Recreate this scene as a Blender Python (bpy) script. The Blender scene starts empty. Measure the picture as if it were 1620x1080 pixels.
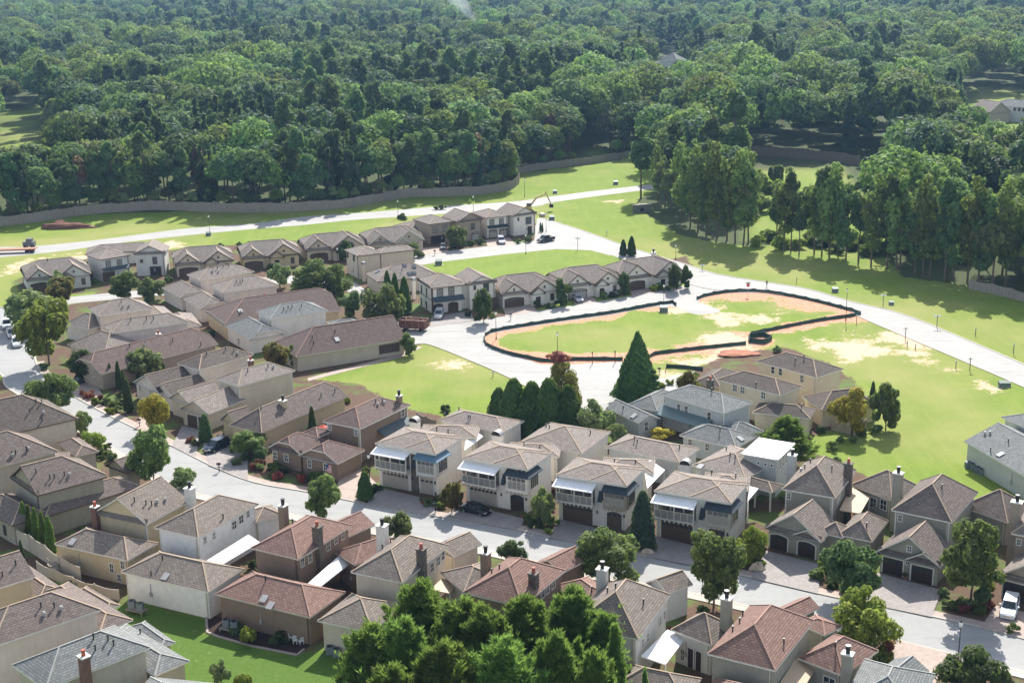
import bpy, math, random
import numpy as np
from mathutils import Vector
random.seed(7); rng=np.random.default_rng(7)
sc=bpy.context.scene; COL=sc.collection
# ------------------------------------------------------------------ camera
F=2170.; PT=math.radians(15.85); RL=0.016; H=80.
cp,sp=math.cos(PT),math.sin(PT); cRo,sRo=math.cos(RL),math.sin(RL)
def ray(x,y):
    X=x-810; Y=540-y
    X2=cRo*X+sRo*Y; Y2=-sRo*X+cRo*Y
    return (X2, F*cp+sp*Y2, -F*sp+cp*Y2)
def P(x,y,z=0.):
    d=ray(x,y); t=(z-H)/d[2]
    return (d[0]*t,d[1]*t)
cam=bpy.data.cameras.new('camera'); co=bpy.data.objects.new('camera',cam); COL.objects.link(co)
cam.sensor_width=36; cam.lens=36*F/1620; cam.clip_end=9000; cam.clip_start=1
co.location=(0,0,H); 
# rotation: pitch then roll
from mathutils import Matrix
M=Matrix.Rotation(math.pi/2-PT,4,'X')@Matrix.Rotation(-RL,4,'Z')
co.matrix_world=Matrix.Translation((0,0,H))@M
sc.camera=co
# ------------------------------------------------------------------ light
SUN_EL=math.radians(39); SUN_AZ=math.radians(77)
w=bpy.data.worlds.new('World'); sc.world=w; w.use_nodes=True
nt=w.node_tree; bg=nt.nodes['Background']; sky=nt.nodes.new('ShaderNodeTexSky'); sky.sky_type='NISHITA'
sky.sun_disc=False; sky.sun_elevation=SUN_EL; sky.sun_rotation=math.pi/2-SUN_AZ; sky.air_density=1.0; sky.dust_density=1.0
hsn=nt.nodes.new('ShaderNodeHueSaturation'); hsn.inputs['Saturation'].default_value=.62; nt.links.new(sky.outputs[0],hsn.inputs['Color']); nt.links.new(hsn.outputs[0],bg.inputs[0]); bg.inputs[1].default_value=0.145
L=bpy.data.lights.new('sun','SUN'); L.energy=4.9; L.angle=math.radians(.5); L.color=(1,.965,.90)
lo=bpy.data.objects.new('sun',L); COL.objects.link(lo)
sv=Vector((math.cos(SUN_EL)*math.cos(SUN_AZ),math.cos(SUN_EL)*math.sin(SUN_AZ),math.sin(SUN_EL)))
lo.rotation_euler=(-sv).to_track_quat('-Z','Y').to_euler()
vs=sc.view_settings; vs.view_transform='Standard'; vs.look='None'; vs.exposure=1.0; vs.gamma=1
sc.cycles.use_denoising=True; sc.cycles.max_bounces=5; sc.cycles.diffuse_bounces=3; sc.cycles.glossy_bounces=2
sc.cycles.transmission_bounces=3; sc.cycles.volume_bounces=0; sc.cycles.transparent_max_bounces=6; sc.cycles.caustics_reflective=False
# ------------------------------------------------------------------ object helpers
def tag(o,label=None,cat=None,group=None,kind=None):
    if label:o['label']=label
    if cat:o['category']=cat
    if group:o['group']=group
    if kind:o['kind']=kind
    return o
def empty(name,loc=(0,0,0),rz=0,**k):
    o=bpy.data.objects.new(name,None); o.empty_display_size=.5; COL.objects.link(o); o.location=loc; o.rotation_euler=(0,0,rz); return tag(o,**k)
class MB:
    """collects polygons with uvs and material slots"""
    def __init__(s): s.v=[];s.f=[];s.uv=[];s.mi=[]
    def poly(s,pts,uv=None,mi=0):
        n=len(s.v); s.v+= [tuple(p) for p in pts]; s.f.append(tuple(range(n,n+len(pts))))
        if uv is None: uv=planar(pts)
        s.uv+=uv; s.mi.append(mi)
    def box(s,x0,y0,z0,x1,y1,z1,mi=0):
        a=[(x0,y0,z0),(x1,y0,z0),(x1,y1,z0),(x0,y1,z0),(x0,y0,z1),(x1,y0,z1),(x1,y1,z1),(x0,y1,z1)]
        for q in ((3,2,1,0),(4,5,6,7),(0,1,5,4),(1,2,6,5),(2,3,7,6),(3,0,4,7)): s.poly([a[i] for i in q],mi=mi)
    def bar(s,p,q,w,h=None,mi=0,sides=4,r2=None):
        p=Vector(p);q=Vector(q);d=(q-p)
        if d.length<1e-6:return
        d.normalize(); up=Vector((0,0,1)) if abs(d.z)<.95 else Vector((0,1,0))
        a=d.cross(up).normalized(); b=a.cross(d).normalized(); h=h or w
        if sides==4: o=[(-.5,-.5),(.5,-.5),(.5,.5),(-.5,.5)]
        else: o=[(.5*math.cos(2*math.pi*i/sides),.5*math.sin(2*math.pi*i/sides)) for i in range(sides)]
        k=1 if r2 is None else r2/w
        A=[p+a*(x*w)+b*(y*h) for x,y in o]; B=[q+a*(x*w*k)+b*(y*h*k) for x,y in o]
        for i in range(sides):
            j=(i+1)%sides; s.poly([A[i],A[j],B[j],B[i]],mi=mi)
        s.poly(A[::-1],mi=mi); s.poly(B,mi=mi)
    def build(s,name,mats,parent=None,smooth=False):
        me=bpy.data.meshes.new(name); me.from_pydata(s.v,[],s.f)
        ul=me.uv_layers.new(name='UVMap'); ul.data.foreach_set('uv',[c for u in s.uv for c in u])
        if not isinstance(mats,(list,tuple)): mats=[mats]
        for m in mats: me.materials.append(m)
        if len(mats)>1: me.polygons.foreach_set('material_index',s.mi)
        if smooth: me.polygons.foreach_set('use_smooth',[True]*len(me.polygons))
        me.update(); o=bpy.data.objects.new(name,me); COL.objects.link(o)
        if parent: o.parent=parent
        return o
def planar(pts):
    p=[Vector(q) for q in pts]; n=Vector((0,0,0))
    for i in range(1,len(p)-1): n+=(p[i]-p[0]).cross(p[i+1]-p[0])
    if n.length<1e-9: return [(0,0)]*len(p)
    n.normalize(); u=Vector((0,0,1)).cross(n)
    u=Vector((1,0,0)) if u.length<1e-3 else u.normalized()
    v=n.cross(u)
    return [(q.dot(u),q.dot(v)) for q in p]
# ------------------------------------------------------------------ materials
class NT:
    def __init__(s,name):
        s.m=bpy.data.materials.new(name); s.m.use_nodes=True; s.t=s.m.node_tree; s.n=s.t.nodes; s.b=s.n['Principled BSDF']
    def add(s,t,**k):
        n=s.n.new('ShaderNode'+t)
        for a,v in k.items(): setattr(n,a,v)
        return n
    def l(s,a,b): s.t.links.new(a,b)
    def coord(s,which='Object'):
        return s.add('TexCoord').outputs[which]
    def noise(s,vec,scale,detail=4,rough=.6,dist=0):
        n=s.add('TexNoise'); n.inputs['Scale'].default_value=scale; n.inputs['Detail'].default_value=detail; n.inputs['Roughness'].default_value=rough; n.inputs['Distortion'].default_value=dist
        s.l(vec,n.inputs['Vector']); return n.outputs['Fac']
    def ramp(s,fac,stops):
        r=s.add('ValToRGB'); s.l(fac,r.inputs[0]); e=r.color_ramp.elements
        while len(e)<len(stops): e.new(.5)
        for q,(p,c) in zip(e,stops): q.position=p; q.color=(*c,1) if len(c)==3 else c
        return r.outputs[0]
    def mix(s,fac,a,b,mode='MIX'):
        m=s.add('Mix'); m.data_type='RGBA'; m.blend_type=mode
        for k,v in ((0,fac),(6,a),(7,b)):
            if hasattr(v,'is_linked'): s.l(v,m.inputs[k])
            elif isinstance(v,(int,float)): m.inputs[k].default_value=v
            else: m.inputs[k].default_value=(*v,1)
        return m.outputs[2]
    def math(s,op,a,b=None,clamp=False):
        m=s.add('Math'); m.operation=op; m.use_clamp=clamp
        for k,v in ((0,a),(1,b)):
            if v is None: continue
            if hasattr(v,'is_linked'): s.l(v,m.inputs[k])
            else: m.inputs[k].default_value=v
        return m.outputs[0]
    def bump(s,h,strength=.3,dist=.05):
        b=s.add('Bump'); b.inputs['Strength'].default_value=strength; b.inputs['Distance'].default_value=dist; s.l(h,b.inputs['Height']); s.l(b.outputs[0],s.b.inputs['Normal'])
    def done(s,col=None,rough=.8,spec=.3,metal=0):
        if col is not None:
            if hasattr(col,'is_linked'): s.l(col,s.b.inputs['Base Color'])
            else: s.b.inputs['Base Color'].default_value=(*col,1)
        s.b.inputs['Roughness'].default_value=rough; s.b.inputs['Specular IOR Level'].default_value=spec; s.b.inputs['Metallic'].default_value=metal
        return s.m
def sc3(c,k): return tuple(min(1,x*k) for x in c)
_mc={}
def plain(name,c,rough=.6,spec=.3,metal=0,var=.12,scale=1.5):
    if name in _mc: return _mc[name]
    t=NT(name); n=t.noise(t.coord(),scale,5); col=t.ramp(n,[(.3,sc3(c,1-var)),(.7,sc3(c,1+var))])
    _mc[name]=t.done(col,rough,spec,metal); return _mc[name]
def stucco(name,c):
    if name in _mc: return _mc[name]
    t=NT(name); o=t.coord(); n=t.noise(o,.6,6,.65); st=t.noise(o,9,3)
    v=t.add('Mapping'); v.inputs['Scale'].default_value=(1.6,1.6,.12); t.l(o,v.inputs[0]); sk=t.noise(v.outputs[0],1.2,4)
    col=t.ramp(n,[(.3,sc3(c,.9)),(.7,sc3(c,1.06))]); col=t.mix(t.ramp(sk,[(.45,(0,0,0)),(.8,(.35,.35,.35))]),col,sc3(c,.62))
    t.bump(st,.25,.03); _mc[name]=t.done(col,.85,.2); return _mc[name]
def siding(name,c):
    if name in _mc: return _mc[name]
    t=NT(name); o=t.coord(); s=t.add('SeparateXYZ'); t.l(o,s.inputs[0])
    fr=t.math('FRACT',t.math('MULTIPLY',s.outputs[2],1/.2)); n=t.noise(o,1.2,5)
    col=t.ramp(n,[(.3,sc3(c,.9)),(.7,sc3(c,1.07))]); col=t.mix(t.ramp(fr,[(0,(.55,.55,.55)),(.14,(0,0,0))]),col,sc3(c,.45))
    t.bump(fr,.5,.03); _mc[name]=t.done(col,.75,.25); return _mc[name]
def shingle(name,c,c2):
    if name in _mc: return _mc[name]
    t=NT(name); uv=t.coord('UV'); br=t.add('TexBrick'); t.l(uv,br.inputs['Vector'])
    br.offset=.5; br.inputs['Scale'].default_value=1; br.inputs['Brick Width'].default_value=.55; br.inputs['Row Height'].default_value=.31
    br.inputs['Mortar Size'].default_value=.04; br.inputs['Mortar Smooth'].default_value=.3; br.inputs['Bias'].default_value=0
    br.inputs['Color1'].default_value=(*sc3(c,.8),1); br.inputs['Color2'].default_value=(*sc3(c2,1.2),1); br.inputs['Mortar'].default_value=(*sc3(c,.22),1)
    o=t.coord(); big=t.noise(o,.35,5,.7); mp=t.add('Mapping'); mp.inputs['Scale'].default_value=(1.3,.18,1); t.l(uv,mp.inputs[0]); sk=t.noise(mp.outputs[0],1.1,4,.6); fine=t.noise(uv,7,2)
    col=t.mix(t.ramp(big,[(.3,(.45,.45,.45)),(.7,(0,0,0))]),br.outputs['Color'],sc3(c,.72))
    col=t.mix(t.ramp(sk,[(.5,(0,0,0)),(.75,(.5,.5,.5))]),col,sc3(c,.55)); col=t.mix(.32,col,t.ramp(fine,[(.25,sc3(c,.6)),(.75,sc3(c2,1.4))]))
    t.bump(br.outputs['Fac'],-.45 if False else .0,.02)
    inv=t.math('SUBTRACT',1.,br.outputs['Fac']); t.bump(t.math('ADD',inv,fine),.5,.03)
    _mc[name]=t.done(col,.9,.12); return _mc[name]
def seam(name,c,step=.45,rough=.35,metal=.0,spec=.5):
    if name in _mc: return _mc[name]
    t=NT(name); uv=t.coord('UV'); s=t.add('SeparateXYZ'); t.l(uv,s.inputs[0]); fr=t.math('FRACT',t.math('MULTIPLY',s.outputs[0],1/step))
    n=t.noise(t.coord(),.8,4); col=t.ramp(n,[(.3,sc3(c,.9)),(.7,sc3(c,1.05))]); col=t.mix(t.ramp(fr,[(0,(.5,.5,.5)),(.12,(0,0,0))]),col,sc3(c,.5)); t.bump(fr,.4,.03)
    _mc[name]=t.done(col,rough,spec,metal); return _mc[name]
def stone(name='fieldstone',c=(.17,.145,.12)):
    if name in _mc: return _mc[name]
    t=NT(name); o=t.coord(); v=t.add('TexVoronoi'); v.inputs['Scale'].default_value=3.2; t.l(o,v.inputs['Vector'])
    e=t.add('TexVoronoi'); e.feature='DISTANCE_TO_EDGE'; e.inputs['Scale'].default_value=3.2; t.l(o,e.inputs['Vector'])
    col=t.mix(.7,sc3(c,1),v.outputs['Color'],'MULTIPLY'); col=t.mix(.55,col,c); col=t.mix(t.ramp(e.outputs['Distance'],[(.02,(1,1,1)),(.08,(0,0,0))]),col,sc3(c,.35)); t.bump(e.outputs['Distance'],.6,.05)
    _mc[name]=t.done(col,.85,.2); return _mc[name]
M={}
M['trim']=plain('white_trim',(.62,.59,.53)); M['beige_trim']=plain('beige_trim',(.5,.45,.36)); M['dark_trim']=plain('dark_trim',(.07,.055,.05)); M['brown_trim']=plain('brown_trim',(.12,.085,.065))
M['ridge_tan']=plain('ridge_cap_tan',(.36,.275,.20),.9,.1); M['ridge_red']=plain('ridge_cap_red',(.31,.195,.155),.9,.1); M['ridge_grey']=plain('ridge_cap_grey',(.30,.30,.28),.9,.1)
S_TAN=('roof_tan_shingle',(.178,.147,.122),(.245,.207,.177)); S_BRN=('roof_brown_shingle',(.142,.113,.098),(.195,.16,.142)); S_RED=('roof_red_shingle',(.20,.122,.098),(.26,.165,.135))
S_GRY=('roof_grey_shingle',(.16,.165,.16),(.225,.23,.222)); S_DRK=('roof_dark_shingle',(.105,.085,.072),(.15,.125,.108)); S_PNK=('roof_taupe_shingle',(.215,.18,.155),(.285,.245,.215)); S_MAR=('roof_maroon_shingle',(.132,.094,.083),(.175,.13,.116))
RC={'tan':(S_TAN,'ridge_tan'),'brown':(S_BRN,'ridge_tan'),'red':(S_RED,'ridge_red'),'grey':(S_GRY,'ridge_grey'),'dark':(S_DRK,'ridge_tan'),'taupe':(S_PNK,'ridge_tan'),'maroon':(S_MAR,'ridge_red')}
M['glass']=plain('window_glass',(.035,.045,.055),.08,.8,0,.3,3); M['glass_curtain']=plain('curtained_glass',(.26,.245,.21),.3,.35,0,.35,3)
M['glass_mixed']=plain('shaded_terrace_glass',(.12,.115,.10),.25,.5,0,.6,1.2)
M['garage_dark']=siding('garage_door_dark',(.045,.03,.025)); M['garage_white']=siding('garage_door_white',(.42,.37,.31)); M['garage_brown']=siding('garage_door_brown',(.10,.065,.048))
M['pipe']=plain('vent_pipe_black',(.03,.03,.03),.5); M['pipe_w']=plain('vent_grey_metal',(.32,.31,.30),.4); M['clay']=plain('clay_pot_red',(.34,.09,.055),.7); M['black']=plain('black_metal',(.02,.02,.022),.4)
M['white_metal']=seam('white_seam_metal',(.80,.79,.77),.45,.7,0,.15); M['blue_metal']=seam('blue_grey_seam_metal',(.038,.05,.06),.4,.7,0,.12); M['sky_metal']=seam('light_blue_seam_metal',(.11,.18,.23),.4,.65,0,.15); M['slate_porch']=seam('slate_porch_metal',(.06,.08,.09),.4,.6,0,.2); M['green_metal']=seam('green_seam_metal',(.09,.14,.14),.5,.4); M['wood_cover']=seam('cedar_boards',(.46,.34,.22),.22,.7)
M['stone']=stone(); M['glassrail']=plain('balcony_panel',(.20,.195,.185),.6,.2)
# ------------------------------------------------------------------ house builder
class Blk: pass
def hitplane(px,o,n):
    d=Vector(ray(*px)); o=Vector(o); n=Vector(n); c=Vector((0,0,H)); t=(o-c).dot(n)/d.dot(n); return c+d*t
class House:
    def __init__(s,name,label,wall,roof,trim='trim',cat='house',group=None):
        s.name=name; s.wallm=wall; s.rc=roof; s.trim=M[trim]; s.blks=[]; s.root=None; s.label=label; s.cat=cat; s.group=group
        s.W=MB(); s.R=MB(); s.T=MB(); s.C=MB(); s.rt=[]; s.down=[]
    def start(s,p):
        s.o=Vector((p[0],p[1],0)); s.root=empty(s.name,s.o,label=s.label,cat=s.cat,group=s.group)
    def blk(s,P0,P1,dep,z,kind='hip',axis=None,pitch=.5,k0=None,k1=None,inset=.45,pent=(),base=0,roofmat=None,th=.2,left=False,wall=True):
        """P0 front-left and P1 front-right eave corners in the photo at height z; dep: back corner (on P1's side, or P0's if left) or a depth in metres"""
        a=Vector((*P(*P0,z),z)); b=Vector((*P(*P1,z),z))
        if s.root is None: s.start(a)
        X=(b-a); Wd=X.length; X.normalize(); Y=Vector((-X.y,X.x,0))
        if isinstance(dep,(int,float)): D=dep
        else:
            c=Vector((*P(*dep,z),z)); D=(c-(a if left else b)).dot(Y)
        D=max(D,1.2)
        B=Blk(); B.a=a-s.o; B.a.z=0; B.X=X;B.Y=Y;B.W=Wd;B.D=D;B.z=z;B.inset=inset; s.blks.append(B)
        L=lambda x,y,zz: B.a+X*x+Y*y+Vector((0,0,zz))
        B.L=L
        if axis is None: axis='u' if Wd>=D else 'v'
        if k0 is None: k0={'hip':1,'gable':0,'clip':.35}[kind]
        if k1 is None: k1={'hip':1,'gable':0,'clip':.35}[kind]
        ln,wd=(Wd,D) if axis=='u' else (D,Wd); hf=wd/2; h=pitch*hf
        if (k0+k1)*hf>ln-.05: kk=(ln-.05)/((k0+k1)*hf); k0*=kk;k1*=kk
        Q=(lambda t,r,zz:L(t,r,zz)) if axis=='u' else (lambda t,r,zz:L(wd-r,t,zz))
        B.h=h; B.axis=axis
        zt=z
        r0=Q(k0*hf,hf,zt+h); r1=Q(ln-k1*hf,hf,zt+h)
        def end(t,k): # two points on the slope edges at the clipped end
            return Q(t,hf*(1-k),zt+h*(1-k)),Q(t,hf*(1+k),zt+h*(1-k))
        e0=end(0,k0); e1=end(ln,k1)
        faces=[]
        sl0=[Q(0,0,zt),Q(ln,0,zt)]; 
        def uniq(l):
            o=[]
            for p in l:
                if not o or (p-o[-1]).length>1e-3:o.append(p)
            if (o[0]-o[-1]).length<1e-3:o.pop()
            return o
        faces.append(uniq([Q(0,0,zt),Q(ln,0,zt),e1[0],r1,r0,e0[0]]))
        faces.append(uniq([Q(ln,wd,zt),Q(0,wd,zt),e0[1],r0,r1,e1[1]]))
        if k0>.01: faces.append([e0[1],e0[0],r0])
        if k1>.01: faces.append([e1[0],e1[1],r1])
        rm=0
        for f_ in faces: s.R.poly(f_,mi=rm); s.rt.append([p+s.o for p in f_])
        # fascia + soffit
        ring=uniq([Q(0,0,zt),Q(ln,0,zt),e1[0],*( [] if k1>.01 else [r1]),e1[1],Q(ln,wd,zt),Q(0,wd,zt),e0[1],*([] if k0>.01 else [r0]),e0[0]])
        dn=Vector((0,0,-th))
        cen=L(Wd/2,D/2,0)
        for i in range(len(ring)):
            p,q=ring[i],ring[(i+1)%len(ring)]
            s.T.poly([p+dn,q+dn,q,p]); 
        # rake trim proud on gable ends is the fascia itself; soffit
        s.T.poly([L(0,0,z-th),L(0,D,z-th),L(Wd,D,z-th),L(Wd,0,z-th)])
        # ridge caps
        segs=[(r0,r1)]
        if k0>.01: segs+=[(e0[0],r0),(e0[1],r0)]
        if k1>.01: segs+=[(e1[0],r1),(e1[1],r1)]
        for p,q in segs:
            if (p-q).length>.3: s.R.bar(p+Vector((0,0,.02)),q+Vector((0,0,.02)),.17,.06,mi=1)
        # walls
        if wall:
            i=inset
            if base is not None:
                x0,x1,y0,y1=i,Wd-i,i,D-i; c4=[L(x0,y0,0),L(x1,y0,0),L(x1,y1,0),L(x0,y1,0)]
                up=Vector((0,0,z-.06)); lo_=Vector((0,0,base))
                for j in range(4):
                    p,q=c4[j],c4[(j+1)%4]; s.W.poly([p+lo_,q+lo_,q+up,p+up])
            for t,k in ((i,k0),(ln-i,k1)):
                if k<.9:
                    hh=h*(1-k)-.12; s.W.poly([Q(t,.35,z-.08),Q(t,wd-.35,z-.08),Q(t,hf*(1+k),z+hh),Q(t,hf*(1-k),z+hh)])
        for sd in pent: s.pent(B,sd)
        if wall and z>3.5 and inset>.4:
            s.down.append((B,z))
        return B
    def pent(s,B,sd,d=.75,rise=.5):
        f=s.face(B,sd); 
        i=B.inset
        p=[f(0-i,0+i+.02,B.z),f(f.len+i,i+.02,B.z),f(f.len+i,-.05,B.z+rise),f(-i,-.05,B.z+rise)]
        s.R.poly(p); s.rt.append([q+s.o for q in p])
    def midpent(s,B,sd,t0,t1,z,d=1.1,rise=.6,mat='slate_porch',hip=0):
        f=s.face(B,sd); t0*=f.len; t1*=f.len; m=MB(); q=[f(t0-hip,d,z),f(t1+hip,d,z),f(t1,-.0,z+rise),f(t0,.0,z+rise)]; m.poly(q); dn=Vector((0,0,-.12)); m.poly([p+dn for p in q[::-1]])
        for i in range(4): m.poly([q[i],q[i]+dn,q[(i+1)%4]+dn,q[(i+1)%4]])
        m.build('porch_roof',M[mat],s.root)
    def face(s,B,sd):
        """returns local-point function (t along wall, d outward, z) for a wall of the block"""
        i=B.inset
        if sd=='f': o=(i,i);tx=(1,0);nx=(0,-1);ln=B.W-2*i
        elif sd=='r': o=(B.W-i,i);tx=(0,1);nx=(1,0);ln=B.D-2*i
        elif sd=='l': o=(i,i);tx=(0,1);nx=(-1,0);ln=B.D-2*i
        else: o=(i,B.D-i);tx=(1,0);nx=(0,1);ln=B.W-2*i
        def g(t,d,z): return B.L(o[0]+tx[0]*t+nx[0]*d,o[1]+tx[1]*t+nx[1]*d,z)
        g.len=ln; g.n=(B.X*nx[0]+B.Y*nx[1]); g.t=(B.X*tx[0]+B.Y*tx[1]); g.o=B.L(o[0],o[1],0)
        return g
    def loc(s,B,sd,px):
        g=s.face(B,sd); h=hitplane(px,g.o+s.o,g.n)-s.o-g.o; return g,h.dot(g.t),h.z
    def fbox(s,mb,g,t0,t1,z0,z1,d0,d1,mi=0):
        a=[g(t0,d0,z0),g(t1,d0,z0),g(t1,d1,z0),g(t0,d1,z0),g(t0,d0,z1),g(t1,d0,z1),g(t1,d1,z1),g(t0,d1,z1)]
        for q in ((3,2,1,0),(4,5,6,7),(0,1,5,4),(1,2,6,5),(2,3,7,6),(3,0,4,7)): mb.poly([a[i] for i in q],mi=mi)
    def win(s,B,sd,px,w=1.,h=1.4,nx=2,nz=2,frame=None,glass='glass',label=None):
        g,t,z=s.loc(B,sd,px); t=min(max(t,w/2+.1),g.len-w/2-.1) if g.len>w+.2 else g.len/2; z=min(max(z,h/2+.2),B.z-h/2-.15)
        return s.win_at(g,t,z,w,h,nx,nz,frame,glass,label)
    def win_at(s,g,t,z,w,h,nx=2,nz=2,frame=None,glass='glass',label=None):
        mb=MB(); fw=.13; t0,t1,z0,z1=t-w/2,t+w/2,z-h/2,z+h/2
        s.fbox(mb,g,t0,t0+fw,z0,z1,-.02,.09); s.fbox(mb,g,t1-fw,t1,z0,z1,-.02,.09); s.fbox(mb,g,t0+fw,t1-fw,z0,z0+fw,-.02,.088); s.fbox(mb,g,t0+fw,t1-fw,z1-fw,z1,-.02,.088)
        for i in range(1,nx): x=t0+(t1-t0)*i/nx; s.fbox(mb,g,x-.035,x+.035,z0+fw,z1-fw,-.02,.07)
        for i in range(1,nz): y=z0+(z1-z0)*i/nz; s.fbox(mb,g,t0+fw,t1-fw,y-.035,y+.035,-.02,.065)
        o=mb.build('window',frame or s.trim,s.root); 
        if label:o['label']=label
        pm=MB(); s.fbox(pm,g,t0+fw*.6,t1-fw*.6,z0+fw*.6,z1-fw*.6,.0,.045); pm.build('pane',M[glass],o); return o
    def door(s,B,sd,px,w=1,h=2.1,mat='garage_brown'):
        g,t,z=s.loc(B,sd,px); mb=MB(); s.fbox(mb,g,t-w/2,t+w/2,.05,h,.0,.05); o=mb.build('door',M[mat],s.root)
        m2=MB(); s.fbox(m2,g,t-w/2-.12,t-w/2,.02,h+.12,-.01,.1); s.fbox(m2,g,t+w/2,t+w/2+.12,.02,h+.12,-.01,.1); s.fbox(m2,g,t-w/2,t+w/2,h,h+.12,-.01,.098); m2.build('door_frame',s.trim,o)
    def garage(s,B,sd,px,w=2.7,h=2.3,mat='garage_dark',arch=False,fr=None):
        g,t,z=s.loc(B,sd,px); t=min(max(t,w/2+.2),max(g.len-w/2-.2,w/2+.2)); s.garage_at(g,t,w,h,mat,arch,fr)
    def garage_at(s,g,t,w=2.7,h=2.3,mat='garage_dark',arch=False,fr=None):
        mb=MB(); t0,t1=t-w/2,t+w/2
        if not arch: s.fbox(mb,g,t0,t1,.03,h,.0,.04)
        else:
            n=10; top=[(t0+(t1-t0)*i/n, h-.45+.45*math.sin(math.pi*(.12+.76*i/n))) for i in range(n+1)]
            mb.poly([g(t0,.04,.03),g(t1,.04,.03)]+[g(a,.04,b) for a,b in top[::-1]])
        o=mb.build('garage_door',M[mat],s.root)
        m2=MB(); f=.16; s.fbox(m2,g,t0-f,t0,.02,h+(0 if not arch else -.25),-.01,.13); s.fbox(m2,g,t1,t1+f,.02,h+(0 if not arch else -.25),-.01,.13)
        if not arch: s.fbox(m2,g,t0-f,t1+f,h,h+f,-.01,.128)
        else:
            for (a,b),(c,d) in zip(top[:-1],top[1:]): m2.bar(g(a,.06,b+.05),g(c,.06,d+.05),.13,.14)
        m2.build('door_frame',fr or s.trim,o)
        m3=MB(); n=max(3,int(w/.65))
        for i in range(n): a=t0+(i+.14)*w/n; s.fbox(m3,g,a,a+w/n*.72,h-.62,h-.32,.03,.05)
        m3.build('door_panes',M['glass'],o)
    def roofhit(s,px):
        c=Vector((0,0,H)); d=Vector(ray(*px)).normalized(); best=None
        for f_ in s.rt:
            n=(f_[1]-f_[0]).cross(f_[2]-f_[0]); 
            if n.length<1e-6: continue
            n.normalize(); dn=d.dot(n)
            if abs(dn)<1e-6: continue
            t=(f_[0]-c).dot(n)/dn; p=c+d*t; ok=True;sg=0
            for i in range(len(f_)):
                e=f_[(i+1)%len(f_)]-f_[i]; q=e.cross(p-f_[i]).dot(n)
                if abs(q)<1e-6: continue
                if sg==0: sg=1 if q>0 else -1
                elif q*sg<0: ok=False;break
            if ok and (best is None or t<best[0]): best=(t,p,n if n.z>0 else -n)
        return best
    def vents(s,pts,kind='pipe'):
        for px in pts:
            r=s.roofhit(px)
            if not r: continue
            p=r[1]-s.o; mb=MB()
            if kind=='pipe': mb.bar(p-Vector((0,0,.2)),p+Vector((0,0,.55)),.17,sides=8); mb.bar(p+Vector((0,0,.5)),p+Vector((0,0,.68)),.26,sides=8); m=M['pipe']
            elif kind=='cowl': mb.bar(p-Vector((0,0,.2)),p+Vector((0,0,.3)),.3,sides=10); mb.bar(p+Vector((0,0,.3)),p+Vector((0,0,.5)),.5,sides=10,r2=.3); m=M['pipe_w']
            else:
                n=r[2]; u=Vector((0,0,1)).cross(n); u=u.normalized() if u.length>1e-3 else Vector((1,0,0)); v=n.cross(u)
                q=[p+u*a+v*b for a,b in((-.45,-.55),(.45,-.55),(.45,.55),(-.45,.55))]
                for i in range(4): mb.poly([q[i],q[(i+1)%4],q[(i+1)%4]+n*.16,q[i]+n*.16])
                mb.poly([a+n*.16 for a in q]); m=M['glass'] if kind=='sky' else M['pipe_w']
            mb.build('roof_vent' if kind!='sky' else 'skylight',m,s.root)
    def chimney(s,px,ztop,style='stone',w=1.,d=.8):
        B=s.blks[0]; c=Vector((*P(*px,ztop),0))-s.o; X,Y=B.X,B.Y; mb=MB()
        def bx(m,x0,x1,y0,y1,z0,z1):
            a=[c+X*x+Y*y+Vector((0,0,z)) for z in(z0,z1) for x,y in((x0,y0),(x1,y0),(x1,y1),(x0,y1))]
            for q in ((3,2,1,0),(4,5,6,7),(0,1,5,4),(1,2,6,5),(2,3,7,6),(3,0,4,7)): m.poly([a[i] for i in q])
        zt=ztop-.9
        bx(mb,-w/2,w/2,-d/2,d/2,0,zt); mat={'stone':M['stone'],'white':M['trim'],'wall':s.wallm,'brick':plain('chimney_brick',(.16,.085,.065),.85)}[style]
        o=mb.build('chimney',mat,s.root); m=MB()
        bx(m,-w/2-.1,w/2+.1,-d/2-.1,d/2+.1,zt,zt+.14); m.build('chimney_cap',M['trim'] if style!='stone' else M['stone'],o)
        m=MB(); q=c+Vector((0,0,zt+.14))
        if style in('stone','brick'): m.bar(q,q+Vector((0,0,.55)),.5,sides=10,r2=.36); m.bar(q+Vector((0,0,.55)),q+Vector((0,0,.68)),.46,sides=10); m.build('chimney_pot',M['clay'],o)
        else: m.bar(q,q+Vector((0,0,.75)),.5,sides=10); m.bar(q+Vector((0,0,.8)),q+Vector((0,0,.9)),.62,sides=10); m.build('chimney_pot',M['black'],o)
    def barrel_chimney(s,px,ztop,w=1.5,d=1.1):
        B=s.blks[0]; c=Vector((*P(*px,ztop),0))-s.o; X,Y=B.X,B.Y; mb=MB(); zt=ztop-.6
        a=[c+X*x+Y*y for x,y in((-w/2,-d/2),(w/2,-d/2),(w/2,d/2),(-w/2,d/2))]
        for i in range(4): mb.poly([a[i],a[(i+1)%4],a[(i+1)%4]+Vector((0,0,zt)),a[i]+Vector((0,0,zt))])
        o=mb.build('chimney',s.wallm,s.root); m=MB(); n=8
        pr=[(math.cos(math.pi*i/n)*w*.56,math.sin(math.pi*i/n)*.8) for i in range(n+1)]
        for y0 in(-d*.56,): 
            for i in range(n): m.poly([c+X*pr[i][0]+Y*y0+Vector((0,0,zt+pr[i][1])),c+X*pr[i+1][0]+Y*y0+Vector((0,0,zt+pr[i+1][1])),c+X*pr[i+1][0]-Y*y0+Vector((0,0,zt+pr[i+1][1])),c+X*pr[i][0]-Y*y0+Vector((0,0,zt+pr[i][1]))])
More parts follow.
